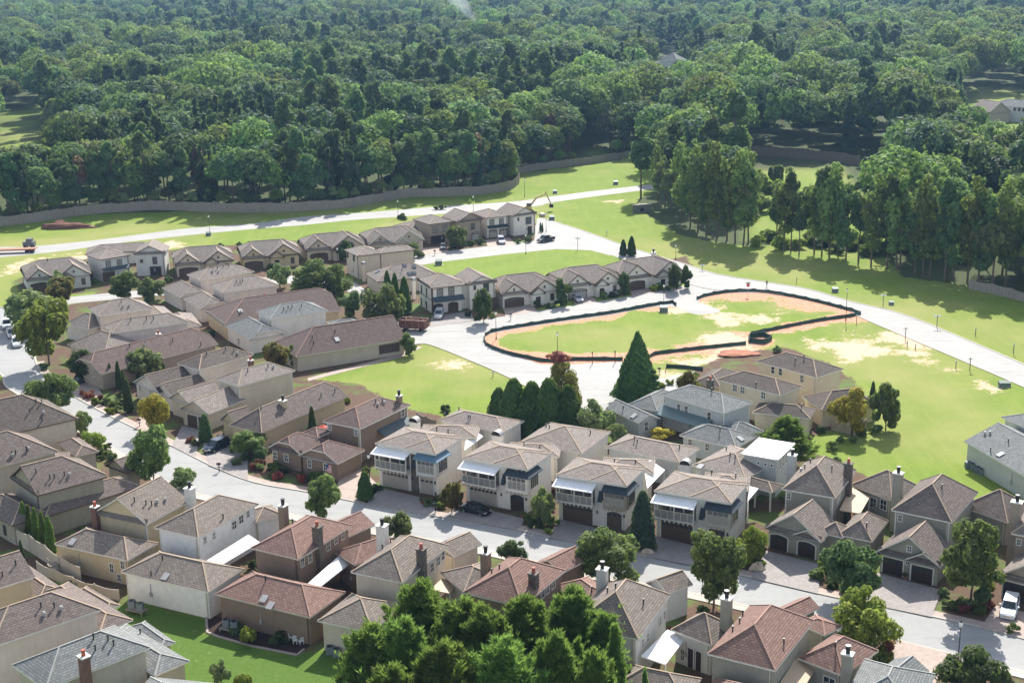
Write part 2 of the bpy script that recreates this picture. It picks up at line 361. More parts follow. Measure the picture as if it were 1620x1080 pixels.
        m.build('chimney_hood',M['pipe_w'],o); m=MB(); 
        for y0 in(-d*.4,d*.4): m.poly([c+X*a_+Y*y0+Vector((0,0,zt+b_)) for a_,b_ in pr])
        m.build('hood_screen',M['black'],o)
    def cover(s,quad,zs,mat='white_metal',posts=(2,3),name='patio_roof'):
        pts=[Vector((*P(*q,z),z))-s.o for q,z in zip(quad,zs)]; mb=MB(); dn=Vector((0,0,-.14)); mb.poly(pts); mb.poly([p+dn for p in pts[::-1]])
        for i in range(len(pts)): mb.poly([pts[i],pts[i]+dn,pts[(i+1)%len(pts)]+dn,pts[(i+1)%len(pts)]])
        o=mb.build(name,M[mat],s.root); cen=sum(pts,Vector())/len(pts)
        for i in posts:
            m=MB(); p=pts[i]*.93+cen*.07; m.box(p.x-.09,p.y-.09,0,p.x+.09,p.y+.09,p.z-.13); m.build('post',s.trim,o)
        return o
    def corner_trim(s,B,sides='lr'):
        f=s.face(B,'f'); r=s.face(B,'r')
        for g,a,b in ((f,f.len-.16,f.len+.03),(f,-.03,.16),(r,r.len-.16,r.len+.03)): m=MB(); s.fbox(m,g,a,b,0,B.z-.2,-.1,.035); m.build('corner_trim',s.trim,s.root)
    def finish(s,corner=True):
        for B,z in s.down:
            f=s.face(B,'f')
            for t_ in (f.len-.3,): m=MB(); s.fbox(m,f,t_-.06,t_+.06,.1,z-.2,.02,.13); m.build('downspout',M['brown_trim'] if s.trim!=M['trim'] else M['beige_trim'],s.root)
            if f.len>4: tt=f.len*random.uniform(.25,.7); m=MB(); s.fbox(m,f,tt,tt+.4,1.2,1.8,.0,.16); s.fbox(m,f,tt+.17,tt+.23,1.8,3.0,.0,.08); m.build('meter_box',M['pipe_w'],s.root)
        s.W.build('wall',s.wallm,s.root); (n,c1,c2),rn=RC[s.rc]; s.R.build('roof',[shingle(n,c1,c2),M[rn]],s.root); s.T.build('roof_edge',s.trim,s.root)
        return s.root
# ------------------------------------------------------------------ wall paints
W_TAN=siding('tan_siding',(.52,.42,.27)); W_BEI=stucco('beige_stucco',(.54,.465,.365)); W_WHT=stucco('white_stucco',(.72,.665,.585)); W_WSD=siding('white_siding',(.74,.72,.68))
W_BRN=siding('brown_siding',(.23,.165,.12)); W_GRN=siding('grey_green_siding',(.30,.285,.235)); W_GRG=stucco('greige_stucco',(.43,.375,.30)); W_PNK=stucco('pinkish_stucco',(.64,.55,.475))
W_GRY=siding('grey_siding',(.44,.45,.43)); W_CRM=siding('cream_siding',(.60,.52,.375)); W_TAU=siding('taupe_siding',(.34,.275,.215)); W_LGR=stucco('light_grey_stucco',(.56,.545,.50))
HS=[]
def house(name,label,wall,roof,trim='trim',cat='house',group=None): h=House(name,label,wall,roof,trim,cat,group); HS.append(h); return h
g1='houses with backs to the lower lawn'
# ---- bottom left corner
h=house('grey_roofed_house','beige house with slate grey hip roof and brick chimney at the bottom left corner',W_GRG,'grey')
b=h.blk((19,1051),(72,1090),(241,1025),6.6,pitch=.55); b2=h.blk((147,1007),(245,1068),(303,1046),3.9,pitch=.42); b3=h.blk((209,989),(256,1023),(276,1014),3.5,pitch=.4)
h.vents([(148,1010),(171,1012),(151,1028),(180,1020)]); h.chimney((131,1026),10.0,'brick',1.0,.9); h.vents([(222,1002),(265,1005)],'pipe'); h.finish()
h=house('grey_roofed_house','low pale roof fragment beside the clipped shrubs at the bottom edge of the photo',W_GRG,'grey')
b=h.blk((200,1112),(330,1125),(398,1085),4.1,pitch=.42); h.vents([(315,1060),(335,1066)]); h.finish()
h=house('beige_house','beige house with a weathered brown roof, second up from the bottom left corner',W_PNK,'brown')
b=h.blk((-60,985),(-15,1024),(155,960),6.6,pitch=.55); b2=h.blk((58,938),(158,1000),(215,982),3.9,pitch=.42); h.blk((118,934),(170,964),(188,955),3.5,pitch=.4)
h.vents([(65,960),(86,960)]); h.vents([(70,973),(97,964)],'cowl'); h.finish()
h=house('beige_house','tan house cut by the left edge, third up from the bottom left corner',W_TAN,'brown')
b=h.blk((-100,915),(-60,948),(57,912),6.6,pitch=.55,kind='gable',axis='v',k1=0); b2=h.blk((0,903),(62,947),(101,931),3.9,pitch=.42)
h.vents([(25,893),(4,911)]); h.finish()
# ---- tan house by cypress hedge
h=house('tan_house','tan house with white trimmed gable and lower hip roof, just right of the clipped evergreens',W_TAN,'tan')
b=h.blk((146,811),(232,829),(296,791),6.4,kind='gable',axis='v',pitch=.62,pent='f'); b2=h.blk((86,860),(202,886),(250,858),3.9,pitch=.5,k1=1)
h.vents([(213,793),(240,799),(231,798)]); h.vents([(249,795),(262,792)],'cowl'); h.vents([(115,857)],'box')
h.win(b2,'f',(177,898),.85,1.5); h.win(b2,'f',(194,893),.8,1.3); h.win(b2,'f',(190,924),.8,1.2)
h.chimney((149,792),8.2,'brick',.9,.8); h.chimney((299,763),9.3,'white',1.2,1.0); h.corner_trim(b); h.finish()
# ---- white house
h=house('white_house','white sided house with a bright patio awning, left of the red-roofed house',W_WSD,'tan')
b=h.blk((244,834),(314,850),(402,795),6.6,pitch=.55); b2=h.blk((191,904),(330,936),(386,899),4.0,pitch=.5); b3=h.blk((385,810),(405,826),(432,800),4.2,pitch=.5)
for q in((324,854),(338,847)): h.win(b,'r',q,.75,1.1)
for q,w_ in(((370,830),1.1),((381,821),1.1),((392,812),.7)): h.win(b,'r',q,w_,1.3,frame=M['trim'])
h.cover([(327,886),(393,845),(411,857),(352,892)],[3.9,3.9,3.2,3.2]); h.vents([(353,820),(257,885),(239,910)]); h.vents([(262,912)],'box'); h.corner_trim(b); h.corner_trim(b2); h.finish()
# ---- red house
h=house('red_roofed_house','brown house with faded red roof, its low wing beside the lower lawn',W_BRN,'red',trim='beige_trim')
b=h.blk((396,866),(472,884),(552,829),6.6,pitch=.55); b2=h.blk((340,939),(491,976),(543,935),4.0,pitch=.5); b3=h.blk((528,872),(562,893),(614,850),4.2,pitch=.5); b4=h.blk((505,835),(548,850),(590,828),4.2,kind='gable',axis='v',pitch=.5)
for q in((478,889),(490,882),(519,863),(531,852),(542,842)): h.win(b,'r',q,.9,1.35,glass='glass')
h.cover([(486,923),(538,877),(558,887),(506,928)],[3.9,3.9,3.2,3.2]); h.chimney((501,823),10,'stone',1.05,.9); h.chimney((447,790),9,'wall',1.,1.)
h.vents([(420,918),(457,830),(463,828)]); h.vents([(418,947),(428,958)],'box'); h.finish()
# ---- tan roofed
h=house('tan_roofed_house','pale house with tan roof and stone chimney, just above the foreground pines',W_BEI,'tan')
b=h.blk((555,904),(637,921),(712,862),6.6,pitch=.6); b2=h.blk((502,981),(590,1000),(640,955),4.0,pitch=.5); b3=h.blk((697,905),(734,936),(768,893),4.2,pitch=.5); b4=h.blk((680,865),(718,880),(750,855),4.2,kind='gable',axis='v',pitch=.5)
for q in((683,897),(693,887),(702,877)): h.win(b,'r',q,1.,1.4)
h.cover([(680,932),(700,914),(722,925),(712,938)],[3.7,3.7,3.2,3.2],'wood_cover'); h.chimney((666,858),9.8,'stone',1.0,.9); h.chimney((604,821),9.8,'white',1.25,1.1)
h.vents([(605,868),(618,858)]); h.vents([(700,858)],'box'); h.finish()
# ---- red two
h=house('red_roofed_house','red hip-roofed house half hidden behind the foreground pines',W_BRN,'red',trim='trim')
b=h.blk((732,936),(827,959),(885,899),6.6,pitch=.6); b3=h.blk((876,925),(925,962),(957,930),4.2,pitch=.5); b4=h.blk((845,890),(888,906),(922,880),4.2,kind='gable',axis='v',pitch=.5)
for q in((858,938),(866,929),(875,920)): h.win(b,'r',q,1.,1.4)
h.chimney((844,896),9.6,'stone',1.0,.9); h.chimney((768,864),9.4,'wall',1.0,1.0); h.vents([(778,907),(790,900),(936,935)]); h.finish()
# ---- brown hip with white cover
h=house('brown_roofed_house','grey house with steep brown hip roof and bright white awning over its patio door',W_LGR,'tan',trim='trim')
b=h.blk((900,989),(1010,1010),(1069,941),6.6,pitch=.75); b2=h.blk((1061,995),(1126,1020),(1147,985),4.2,pitch=.75); b4=h.blk((1022,920),(1055,938),(1086,918),4.2,kind='gable',axis='v',pitch=.6); b5=h.blk((965,1086),(1085,1112),(1098,1070),3.9,pitch=.55)
for q in((1016,1017),(1024,1008),(1044,982),(1052,970)): h.win(b,'r',q,.9,1.3)
h.cover([(1014,1037),(1056,995),(1085,1008),(1053,1050)],[3.9,3.9,3.2,3.2]); h.door(b2,'f',(1094,1045),1.0,2.5,'garage_dark'); h.door(b2,'f',(1104,1048),1.0,2.5,'garage_dark'); h.win(b2,'f',(1080,1035),.7,1.6)
h.vents([(961,937),(974,930),(1018,955),(1128,968)]); h.chimney((953,889),10,'wall',1.2,1.0); h.vents([(1065,938)],'box'); h.corner_trim(b); h.finish()
# ---- red three
h=house('red_roofed_house','grey house with red hip roof and wood-boarded awning near the bottom edge',W_GRN,'red')
b=h.blk((1119,1033),(1227,1060),(1274,977),6.6,pitch=.7); b2=h.blk((1262,1040),(1334,1068),(1362,1018),4.2,pitch=.65); b3=h.blk((1262,985),(1305,1004),(1323,985),4.2,pitch=.4); b4=h.blk((1222,965),(1255,980),(1285,955),4.4,kind='gable',axis='v',pitch=.55); b5=h.blk((1100,1115),(1205,1140),(1235,1095),3.9,pitch=.6)
h.cover([(1228,1088),(1262,1036),(1290,1057),(1258,1110)],[3.9,3.9,3.2,3.2],'wood_cover'); h.win(b2,'f',(1312,1080),1.6,1.6)
h.chimney((1342,1022),7.6,'wall',1.1,.9); h.vents([(1175,973),(1170,985),(1159,998),(1240,1018),(1322,1023)]); h.chimney((1150,935),9.4,'wall',1.1,1.0); h.finish()
h=house('grey_roofed_house','light grey shingle house at the bottom edge beside the big round shrub',W_LGR,'grey')
b=h.blk((1332,1108),(1450,1135),(1525,1075),4.6,pitch=.5); b4=h.blk((1385,1065),(1440,1085),(1470,1060),4.2,kind='gable',axis='v',pitch=.55); h.finish()
# ---- left column
h=house('dark_roofed_house','house with a big dark grey-brown roof at the left edge beside the street bend',W_BEI,'dark',trim='brown_trim')
b=h.blk((-105,672),(-62,704),(120,659),6,kind='hip',axis='v',pitch=.62,k0=0); h.vents([(57,637),(66,637),(47,652),(67,665)]); h.vents([(69,654)],'cowl'); h.finish()
h=house('taupe_roofed_house','house with weathered grey-brown roof, second down along the left edge',W_GRG,'brown',trim='beige_trim')
b=h.blk((-95,722),(-50,751),(96,715),6,kind='hip',axis='v',pitch=.62,k0=0); b2=h.blk((90,700),(120,722),(146,706),3.2,pitch=.5); b3=h.blk((60,748),(100,745),(150,712),3.2,pitch=.45)
h.vents([(19,719),(25,718),(42,712)]); h.vents([(20,722),(45,711)],'cowl'); h.finish()
h=house('brown_roofed_house','olive-grey house with broad brown roof behind the clipped evergreens',stucco('olive_stucco',(.30,.28,.215)),'brown',trim='brown_trim')
b=h.blk((15,754),(58,783.5),(165,751),6.2,kind='gable',axis='v',pitch=.62,pent='f',k1=.9); b2=h.blk((40,800),(72,817),(224,768),3.3,pitch=.5,axis='v'); b3=h.blk((-40,798),(19,831),(80,812),3.3,pitch=.55); b4=h.blk((165,735),(200,748),(222,738),3.2,kind='gable',axis='v',pitch=.5)
h.vents([(57,748),(86,756),(102,752),(79,757)]); h.vents([(110,752)],'cowl'); h.win(b3,'f',(8,838),.8,1.6,frame=M['dark_trim']); h.finish()
# ---- street, upper side, from left
h=house('brown_roofed_house','brown hip-roofed house with two low front gables, left of the white villas',W_BRN,'maroon')
b=h.blk((511,666),(570,678),(645,639),6,pitch=.5); b2=h.blk((424,707),(476,719),(503,694),3.2,kind='clip',axis='v',pitch=.6,k1=1,pent='f'); b3=h.blk((472,719),(534,733),(575,711),3.2,kind='clip',axis='v',pitch=.55,k1=1); b4=h.blk((462,702),(490,708),8,3.1,axis='u',pitch=.5)
h.win(b,'f',(522,675),.75,1.2); h.win(b,'f',(563,684),.75,1.2); h.win(b,'r',(637,653),1.1,1.5); h.win(b2,'f',(432,719),1.,1.4); h.win(b2,'f',(453,724),1.,1.4); h.win(b3,'f',(490,733),.9,1.5); h.win(b3,'f',(515,738),.9,1.3)
h.midpent(b,'r',.35,.98,3.3,1.5,.9,'slate_porch'); h.chimney((631,618),8.6,'wall',.8,.8); h.vents([(594,637),(605,636)]); h.vents([(598,641),(608,638)],'cowl'); h.corner_trim(b); h.finish()
h=house('grey_roofed_house','long low house with grey shingle roof and tan chimney below the empty lawn',W_TAN,'brown',trim='beige_trim')
b=h.blk((362,672),(414,684),(571,631),3.6,pitch=.7,axis='v',k1=.5); b2=h.blk((347,662),(375,672),(400,660),3.4,kind='gable',axis='v',pitch=.7)
h.win(b2,'f',(372,675),1.0,.8); h.garage(b,'f',(385,688),2.6,2.3,'garage_brown'); h.chimney((447,626),7.2,'wall',1.1,.9); h.vents([(530,620),(508,627),(413,647)]); h.finish()
h=house('tan_house','narrow beige house with light brown roof above two front garages',W_BEI,'taupe')
b=h.blk((341,599),(377,611),(475,588),6,pitch=.5); b2=h.blk((283,645),(330,655),(392,632),3.2,pitch=.55,kind='gable',axis='v'); b3=h.blk((266,628),(300,640),(352,622),3.3,kind='gable',axis='v',pitch=.55)
h.garage(b2,'f',(305,665),2.4,2.2,'garage_brown'); h.garage(b2,'f',(322,672),2.2,2.2,'garage_brown'); h.vents([(392,588),(424,581)]); h.vents([(433,581)],'cowl'); h.win(b,'f',(350,609),.4,.9); h.win(b,'f',(374,617),.4,.9); h.corner_trim(b); h.finish()
h=house('pale_house','pale house with grey-brown hip roof and low twin-gabled front by the golden tree',W_PNK,'dark')
b=h.blk((280,575),(315,585),(412,563),6,pitch=.5); b2=h.blk((210,604),(252,622),(308,605),3.2,kind='gable',axis='v',pitch=.5); b3=h.blk((238,616),(275,630),(330,612),3.0,kind='gable',axis='v',pitch=.5)
h.win(b,'f',(289,583),.4,.9); h.win(b,'f',(312,592),.4,.9); h.vents([(357,554),(370,556),(327,561)]); h.vents([(376,560)],'cowl'); h.win(b2,'f',(222,614),.7,1.2); h.win(b2,'f',(238,620),.7,1.2); h.chimney((396,563),6.9,'brick',.8,.8); h.corner_trim(b); h.finish()
h=house('brown_roofed_house','long low brown house with three black flue pots along its ridge, behind silvery shrubs',W_TAU,'maroon',trim='beige_trim')
b=h.blk((113,576),(160,592),(350,545),3.4,pitch=.56,axis='v',k0=.4,k1=.5); h.vents([(205,548),(229,545),(273,540),(318,546)]); h.vents([(229,547)],'cowl'); h.win(b,'f',(150,600),.8,1.2); h.finish()
h=house('pale_house','pale pinkish house with taupe roof, middle of the block behind the round trees',W_PNK,'taupe')
b=h.blk((164,515),(177,527),(300,509),6,pitch=.5,axis='v'); b2=h.blk((106,545),(165,562),(215,540),3.2,pitch=.55); b3=h.blk((255,500),(270,520),(320,515),3.3,pitch=.4)
h.vents([(207,507),(232,505),(243,505)]); h.chimney((250,522),6.6,'brick',1.,.8); h.finish()
h=house('pale_house','pale house with a tall thin flue, uppermost of the block behind the round trees',W_PNK,'taupe')
b=h.blk((140,487),(155,500),(242,487),6,pitch=.5,axis='v'); b2=h.blk((100,512),(139,521),(165,505),3.4,pitch=.6); b3=h.blk((215,490),(240,512),(285,505),3.3,pitch=.4)
h.chimney((182,474),8.0,'wall',.8,.7); h.vents([(192,478)]); h.vents([(195,485),(205,484)],'cowl'); h.finish()
# ---- centre left block
h=house('beige_house','beige house with a row of roof vents, nearest the far gabled row',W_PNK,'taupe')
b=h.blk((295,434),(315,443),(404,430),6,pitch=.45,axis='v'); b2=h.blk((255,455),(285,471),(325,460),3.3,pitch=.55,k1=.5); h.vents([(337,427),(344,425),(353,422),(362,421)]); h.vents([(337,430),(346,430)],'cowl'); h.win(b2,'f',(262,467),.6,1.2); h.finish()
h=house('beige_house','pinkish beige hip-roofed house, second of the stepped block left of the centre trees',W_PNK,'taupe')
b=h.blk((332,451),(352,463),(440,450),6,pitch=.45,axis='v'); b2=h.blk((289,472),(316,489),(358,478),3.3,pitch=.55,k1=.5); h.vents([(374,447),(380,446),(384,445)]); h.win(b2,'f',(300,485),.6,1.3); h.chimney((418,463),6.2,'brick',.8,.7); h.finish()
h=house('maroon_roofed_house','tan house under one long maroon-brown roof left of the centre trees',W_TAN,'maroon')
b=h.blk((325,492),(357,516),(522,480),3.4,pitch=.5,axis='v',k0=.9,k1=.3); h.chimney((466,466),6.6,'brick',.7,.7); h.win(b,'f',(336,510),.7,1.6); h.win(b,'f',(350,520),.7,1.6); h.vents([(381,494)],'cowl'); h.vents([(380,492)],'box'); h.finish()
h=house('grey_roofed_house','white house with pale grey hip roof and a palm-like shrub beside it',W_WHT,'grey')
b=h.blk((405,492),(427,505),(519,491),6,pitch=.45,axis='v'); b2=h.blk((355,515),(394,537),(440,522),3.3,pitch=.55,k1=.5); b3=h.blk((517,509),(522,517),(564,501),3.2,axis='v',pitch=.4); h.vents([(449,490),(456,488),(462,486),(477,485)]); h.win(b2,'f',(378,540),.8,1.6); h.finish()
h=house('maroon_roofed_house','long low house with a maroon-brown roof, facing the empty lawn beside the road loop',W_GRG,'maroon',trim='beige_trim')
b=h.blk((434,541),(468,564),(632,530),3.3,pitch=.6,axis='v',k1=.05,k0=1); b2=h.blk((545,518),(556,522),(592,512),3.3,pitch=.6,axis='v'); h.chimney((577,505),6.6,'wall',.85,.8); h.vents([(494,535),(496,544),(530,526)]); h.vents([(533,537)],'box')
g,t,z=h.loc(b,'r',(618,541)); m=MB(); h.fbox(m,g,g.len-5.6,g.len-1.,.8,2.7,0,.05); m.build('louvre_panel',plain('dark_screen',(.07,.045,.04),.8),h.root); h.finish()
def proj(X,Y,Z):
    z=Z-H; a=Y*cp-z*sp; e=Y*sp+z*cp; bx,e=X/a*F,e/a*F
    return (810+cRo*bx-sRo*e, 540-(sRo*bx+cRo*e), a)
# ---- white villas with terraces
def villa(A,B,C,rear,label,wall,door,arch,bay,awn,stonef=False,curtain='glass_curtain',D=8.7):
    h=house('villa',label,wall,'taupe',cat='house',group='flat-fronted villas with white terrace awnings')
    KZ=7/6.; b=h.blk(A,B,C,7.0,pitch=.30,inset=.35,kind='hip')
    Wd=b.W; q0=b.L(b.W*.47,-.03,0)+h.o; q1=b.L(b.W+.03,-.03,0)+h.o; h.blk(proj(q0.x,q0.y,7.03)[:2],proj(q1.x,q1.y,7.03)[:2],b.D*.86,7.03,pitch=.34,axis='v',inset=.35,wall=False,th=.1)
    g0_=h.face(b,'f'); r0_=h.face(b,'r')
    def g(t,d,z): return g0_(t,d,z*KZ)
    g.len=g0_.len
    def r(t,d,z): return r0_(t,d,z*KZ)
    r.len=r0_.len; W2=g.len
    # terrace recess: dark back wall is proud glazing, railing panels
    x1=W2*.56
    m=MB(); h.fbox(m,g,.1,x1,3.0,5.3,0,.03); o=m.build('terrace_glazing',M['glass_mixed'],h.root)
    m=MB()
    for i in range(4): x=.1+(x1-.1)*i/3; h.fbox(m,g,x-.09,x+.09,3.0,5.35,.03,.07)
    m.build('mullion',M['trim'],o)
    m=MB(); h.fbox(m,g,0,x1,2.82,3.0,-.05,1.25); m.build('terrace_floor',wall,h.root)
    for i in range(6):
        x0=.05+(x1-.1)*i/6; xx=.05+(x1-.1)*(i+1)/6; m=MB(); h.fbox(m,g,x0+.06,xx-.06,3.05,4.0,1.18,1.22); m.build('railing_panel',M['glassrail'],h.root)
    m=MB()
    for i in range(7): x=.05+(x1-.1)*i/6; h.fbox(m,g,x-.04,x+.04,3.0,4.05,1.16,1.24)
    h.fbox(m,g,0,x1,4.0,4.08,1.15,1.25); m.build('railing',M['beige_trim'],h.root)
    for x in(.1,x1*.5,x1-.1): m=MB(); h.fbox(m,g,x-.07,x+.07,3.0,5.25,1.1,1.24); m.build('post',M['trim'],h.root)
    # awning
    m=MB(); q=[g(-.35,1.9,5.0),g(x1+.1,1.9,5.0),g(x1+.1,.0,5.5),g(-.35,.0,5.5)]; m.poly(q); dn=Vector((0,0,-.1)); m.poly([p+dn for p in q[::-1]])
    for i in range(4): m.poly([q[i],q[i]+dn,q[(i+1)%4]+dn,q[(i+1)%4]])
    m.build('awning',M['white_metal'],h.root)
    # beams under terrace
    m=MB(); n=9
    for i in range(n): x=.3+(x1-.5)*i/(n-1); h.fbox(m,g,x-.08,x+.08,2.6,2.82,0,1.4)
    m.build('beam_end',M['beige_trim'],h.root)
    h.garage_at(g,x1*.5+.1,4.7,2.35,door,False)
    # bay
    bx0,bx1=W2*.70,W2*.99; m=MB(); h.fbox(m,g,bx0,bx1+.42,2.75,5.0,-.02,.75); 
    h.fbox(m,r,.0,2.9,2.75,5.0,-.02,.42); bo=m.build('bay',bay,h.root)
    m=MB(); m3=MB()
    n=4
    for i in range(n):
        x0=bx0+.25+(bx1+.2-bx0-.25)*i/n; xx=bx0+.25+(bx1+.2-bx0-.25)*(i+1)/n; h.fbox(m,g,x0+.05,xx-.05,3.2,4.25,.75,.78); h.fbox(m3,g,x0+.05,xx-.05,4.33,4.75,.75,.78)
    m.build('pane',M[curtain],bo); m3.build('pane',M['glass'],bo)
    m=MB()
    for i in range(4): y0=.25+.62*i; h.fbox(m,r,y0,y0+.5,3.2,4.75,.42,.45)
    m.build('pane',M['glass'],bo)
    m=MB()
    for i in range(6): x=bx0+.1+(bx1-bx0)*i/5; h.fbox(m,g,x-.07,x+.07,2.55,2.75,0,.9)
    m.build('beam_end',M['beige_trim'],h.root)
    # bay awning (wraps the corner)
    m=MB(); E_=.55
    p=lambda x,d,z: g(x,d,z)
    m.poly([p(bx0-.2,1.3,5.1),p(W2+.95,1.3,5.1),p(W2+.05,.0,5.6),p(bx0-.2,.0,5.6)])
    m.poly([p(W2+.95,1.3,5.1),p(W2+.95,-3.2,5.1),p(W2+.05,-3.2,5.6),p(W2+.05,0,5.6)])
    m.poly([p(bx0-.2,1.3,5.02),p(W2+.95,1.3,5.02),p(W2+.95,-3.2,5.02),p(W2,-3.2,5.02),p(W2,0,5.02),p(bx0-.2,0,5.02)])
    for a,c in (((bx0-.2,1.3),(W2+.95,1.3)),((W2+.95,1.3),(W2+.95,-3.2))): m.poly([p(a[0],a[1],5.02),p(c[0],c[1],5.02),p(c[0],c[1],5.1),p(a[0],a[1],5.1)])
    m.build('awning',M[awn],h.root)
    # single garage
    h.garage_at(g,W2*.84,2.3,2.3,door if arch!='open' else 'garage_dark',bool(arch))
    # shutter window between
    m=MB(); q=[g(W2*.60,.55,3.4),g(W2*.665,.55,3.4),g(W2*.675,.06,4.7),g(W2*.61,.06,4.7)]; m.poly(q); m.poly([v+Vector((0,0,-.05)) for v in q[::-1]]); m.build('shutter',M['blue_metal'],h.root)
    m=MB(); h.fbox(m,g,W2*.61,W2*.67,3.5,4.7,0,.03); m.build('pane',M['glass'],h.root)
    if stonef: m=MB(); h.fbox(m,g,x1+.02,bx0-.02,0.,5.3,-.01,.02); h.fbox(m,g,x1+.02,W2+.0,0,.5,.0,.025); m.build('stone_facing',M['stone'],h.root)
    for x in (x1+.25,W2*.985): m=MB(); h.fbox(m,g,x-.08,x+.08,1.7,2.05,.02,.2); m.build('wall_lamp',M['black'],h.root)
    for rr in rear: rb=h.blk(*rr[0],rr[1],pitch=rr[2],axis=rr[3] if len(rr)>3 else None)
    return h,b
h,b=villa((593.3,701),(690,718),(733.4,690),[(((693,664),(796,684),(821,664)),4.3,.35),(((660,690),(754,692),6),4.3,.3)],'white villa with stone-faced centre and pale garage doors, leftmost of four',W_WHT,'garage_white',False,W_LGR,'sky_metal',stonef=True)
h.barrel_chimney((656,661),6.9); h.vents([(691,681),(709,685),(704,659),(726,649),(741,662),(744,662)]); h.vents([(695,667)],'sky'); h.cover([(736,698),(754,682),(764,690),(735,712)],[4.,4.,3.6,3.6],posts=()); h.finish()
h,b=villa((731,724),(835.5,743),(868.6,713),[(((820,700),(921,717),(957,681)),4.3,.35),(((800,720),(885,722),6),4.3,.3)],'white villa with white bay and dark arched garage, second of four',W_WHT,'garage_white','open',W_WHT,'blue_metal')
h.barrel_chimney((787,682),6.9); h.vents([(829,704),(854,709),(840,672),(862,669),(864,676),(869,678),(934,686)]); h.vents([(816,692)],'sky')
rb=h.blks[1]; h.win(rb,'f',(892,722),1.6,1.6); h.finish()
h,b=villa((879,751),(992,768.5),(1023,739),[(((958,707),(1075,731),(1099,707)),4.3,.35),(((950,745),(1035,748),6),4.3,.3)],'off-white villa with brown garage doors and taupe bay, third of four',W_LGR,'garage_brown',True,stucco('taupe_bay_paint',(.27,.235,.185)),'blue_metal')
h.barrel_chimney((1085,728),5.6); h.vents([(972,731),(1005,733),(980,692),(1004,695),(1008,700),(1075,709)]); h.vents([(956,713)],'sky')
h.cover([(1018,735),(1028,727),(1052,743),(1024,772)],[4.6,4.6,3.6,3.6],posts=(2,3)); h.finish()
h,b=villa((1034.6,776),(1157.2,796),(1186.4,763),[(((1095,735),(1180,757),(1215,718)),4.3,.35),(((1110,770),(1185,775),6),4.3,.3)],'grey-green villa with brown double garage door, rightmost of four',stucco('sage_stucco',(.50,.50,.455)),'garage_brown',False,stucco('sage_bay_paint',(.36,.345,.30)),'blue_metal')
h.vents([(1126,749),(1164,755),(1127,714),(1149,712),(1155,721),(1163,725)]); h.vents([(1108,738)],'box'); h.cover([(1184,768),(1200,772),(1183,792)],[4.,3.6,3.6],posts=(2,)); h.finish()
# ---- white flat-roofed
h=house('white_roofed_house','grey sided tower-like house with bright white roof, right of the four villas',W_GRY,'tan')
b=h.blk((1172,717),(1231,727),(1252,700),6.3,pitch=.18,inset=.4); r_=h.R; h.R=MB(); 
ro=r_.build('white_roof',seam('white_membrane_roof',(.78,.78,.80),2.5,.5),h.root) if False else None
h.R=MB(); h.WR=r_
for q in((1221,736),(1211,734),(1200,732)): h.win(b,'f',q,.55,.6,nx=1,nz=1)
for q in((1234,734),(1238,729),(1243,724)): h.win(b,'r',q,.8,1.9)
b2=h.blk((1164,762),(1222,778),(1233,765),3.4,pitch=.4,base=2.9); 
for q in ((1168,768),(1221,782)): pass
f=h.face(b2,'f')
for t in (.1,f.len*.5,f.len-.1): m=MB(); h.fbox(m,f,t-.1,t+.1,0,3.2,-.1,.1); m.build('post',M['trim'],h.root)
h.chimney((1254,711),8.2,'wall',1.1,1.0); h.WR.build('white_roof',[seam('white_membrane_roof',(.78,.78,.80),2.5,.5),M['trim']],h.root); h.rc='dark'; h.finish()
# ---- right houses with garages
h=house('brown_roofed_house','green-grey house with tall stone chimney and twin arched garage doors',W_GRN,'tan')
b=h.blk((1237,773),(1322,787),(1350,742),6.2,pitch=.75); b2=h.blk((1345,766),(1411,791),(1428,760),3.8,pitch=.7); 
b3=h.blk((1209.6,834),(1298,856),(1316,828),3.0,kind='gable',axis='v',pitch=.72,pent='f'); b4=h.blk((1253,844.5),(1299,857),1.2,3.02,kind='gable',axis='v',pitch=.55); b5=h.blk((1325,845),(1380,856),(1398,822),3.2,pitch=.75); b6=h.blk((1294,841),(1334,850),3.6,3.1,pitch=.7,axis='v')
h.garage(b3,'f',(1232,862),2.6,2.3,'garage_dark',True); h.garage(b4,'f',(1276,873),2.6,2.3,'garage_dark',True)
h.win(b,'f',(1248,784),.7,1.1); h.win(b,'r',(1325,791),.6,1.1); h.win(b,'r',(1328,785),.6,1.1); h.win(b2,'f',(1382,795),1.3,1.7); h.win(b2,'f',(1398,798),1.3,1.7)
h.cover([(1328,806),(1346,770),(1377,784),(1361,812)],[3.7,3.7,3.1,3.1],'wood_cover'); h.chimney((1343,724),9.4,'stone',1.15,.9)
h.vents([(1282,732),(1273,741),(1316,742),(1371,833)]); h.vents([(1267,745)],'cowl'); h.corner_trim(b); h.finish()
h=house('brown_roofed_house','grey-sided house with tall box chimney and square twin garage doors',W_GRN,'brown')
b=h.blk((1410,806),(1506,826),(1527,774),6.2,pitch=.8); b2=h.blk((1519,800),(1594,826),(1602,792),3.8,pitch=.75)
b3=h.blk((1386.7,871),(1486.7,895),(1502,866),3.0,kind='gable',axis='v',pitch=.72,pent='f'); b4=h.blk((1431.5,883.5),(1488,896.5),1.2,3.02,kind='gable',axis='v',pitch=.6,pent='f')
h.garage(b3,'f',(1412,903),2.7,2.3); h.garage(b4,'f',(1458,915),2.8,2.3); h.win(b3,'f',(1438,861),.7,1.0)
g=h.face(b3,'f'); h.win_at(g,g.len*.5,4.2,.75,.95); h.win(b,'f',(1424,819),.7,1.1)
h.chimney((1422,739),9.6,'wall',1.2,1.0); h.vents([(1455,757),(1448,765),(1442,771),(1490,773)]); h.corner_trim(b); h.finish()
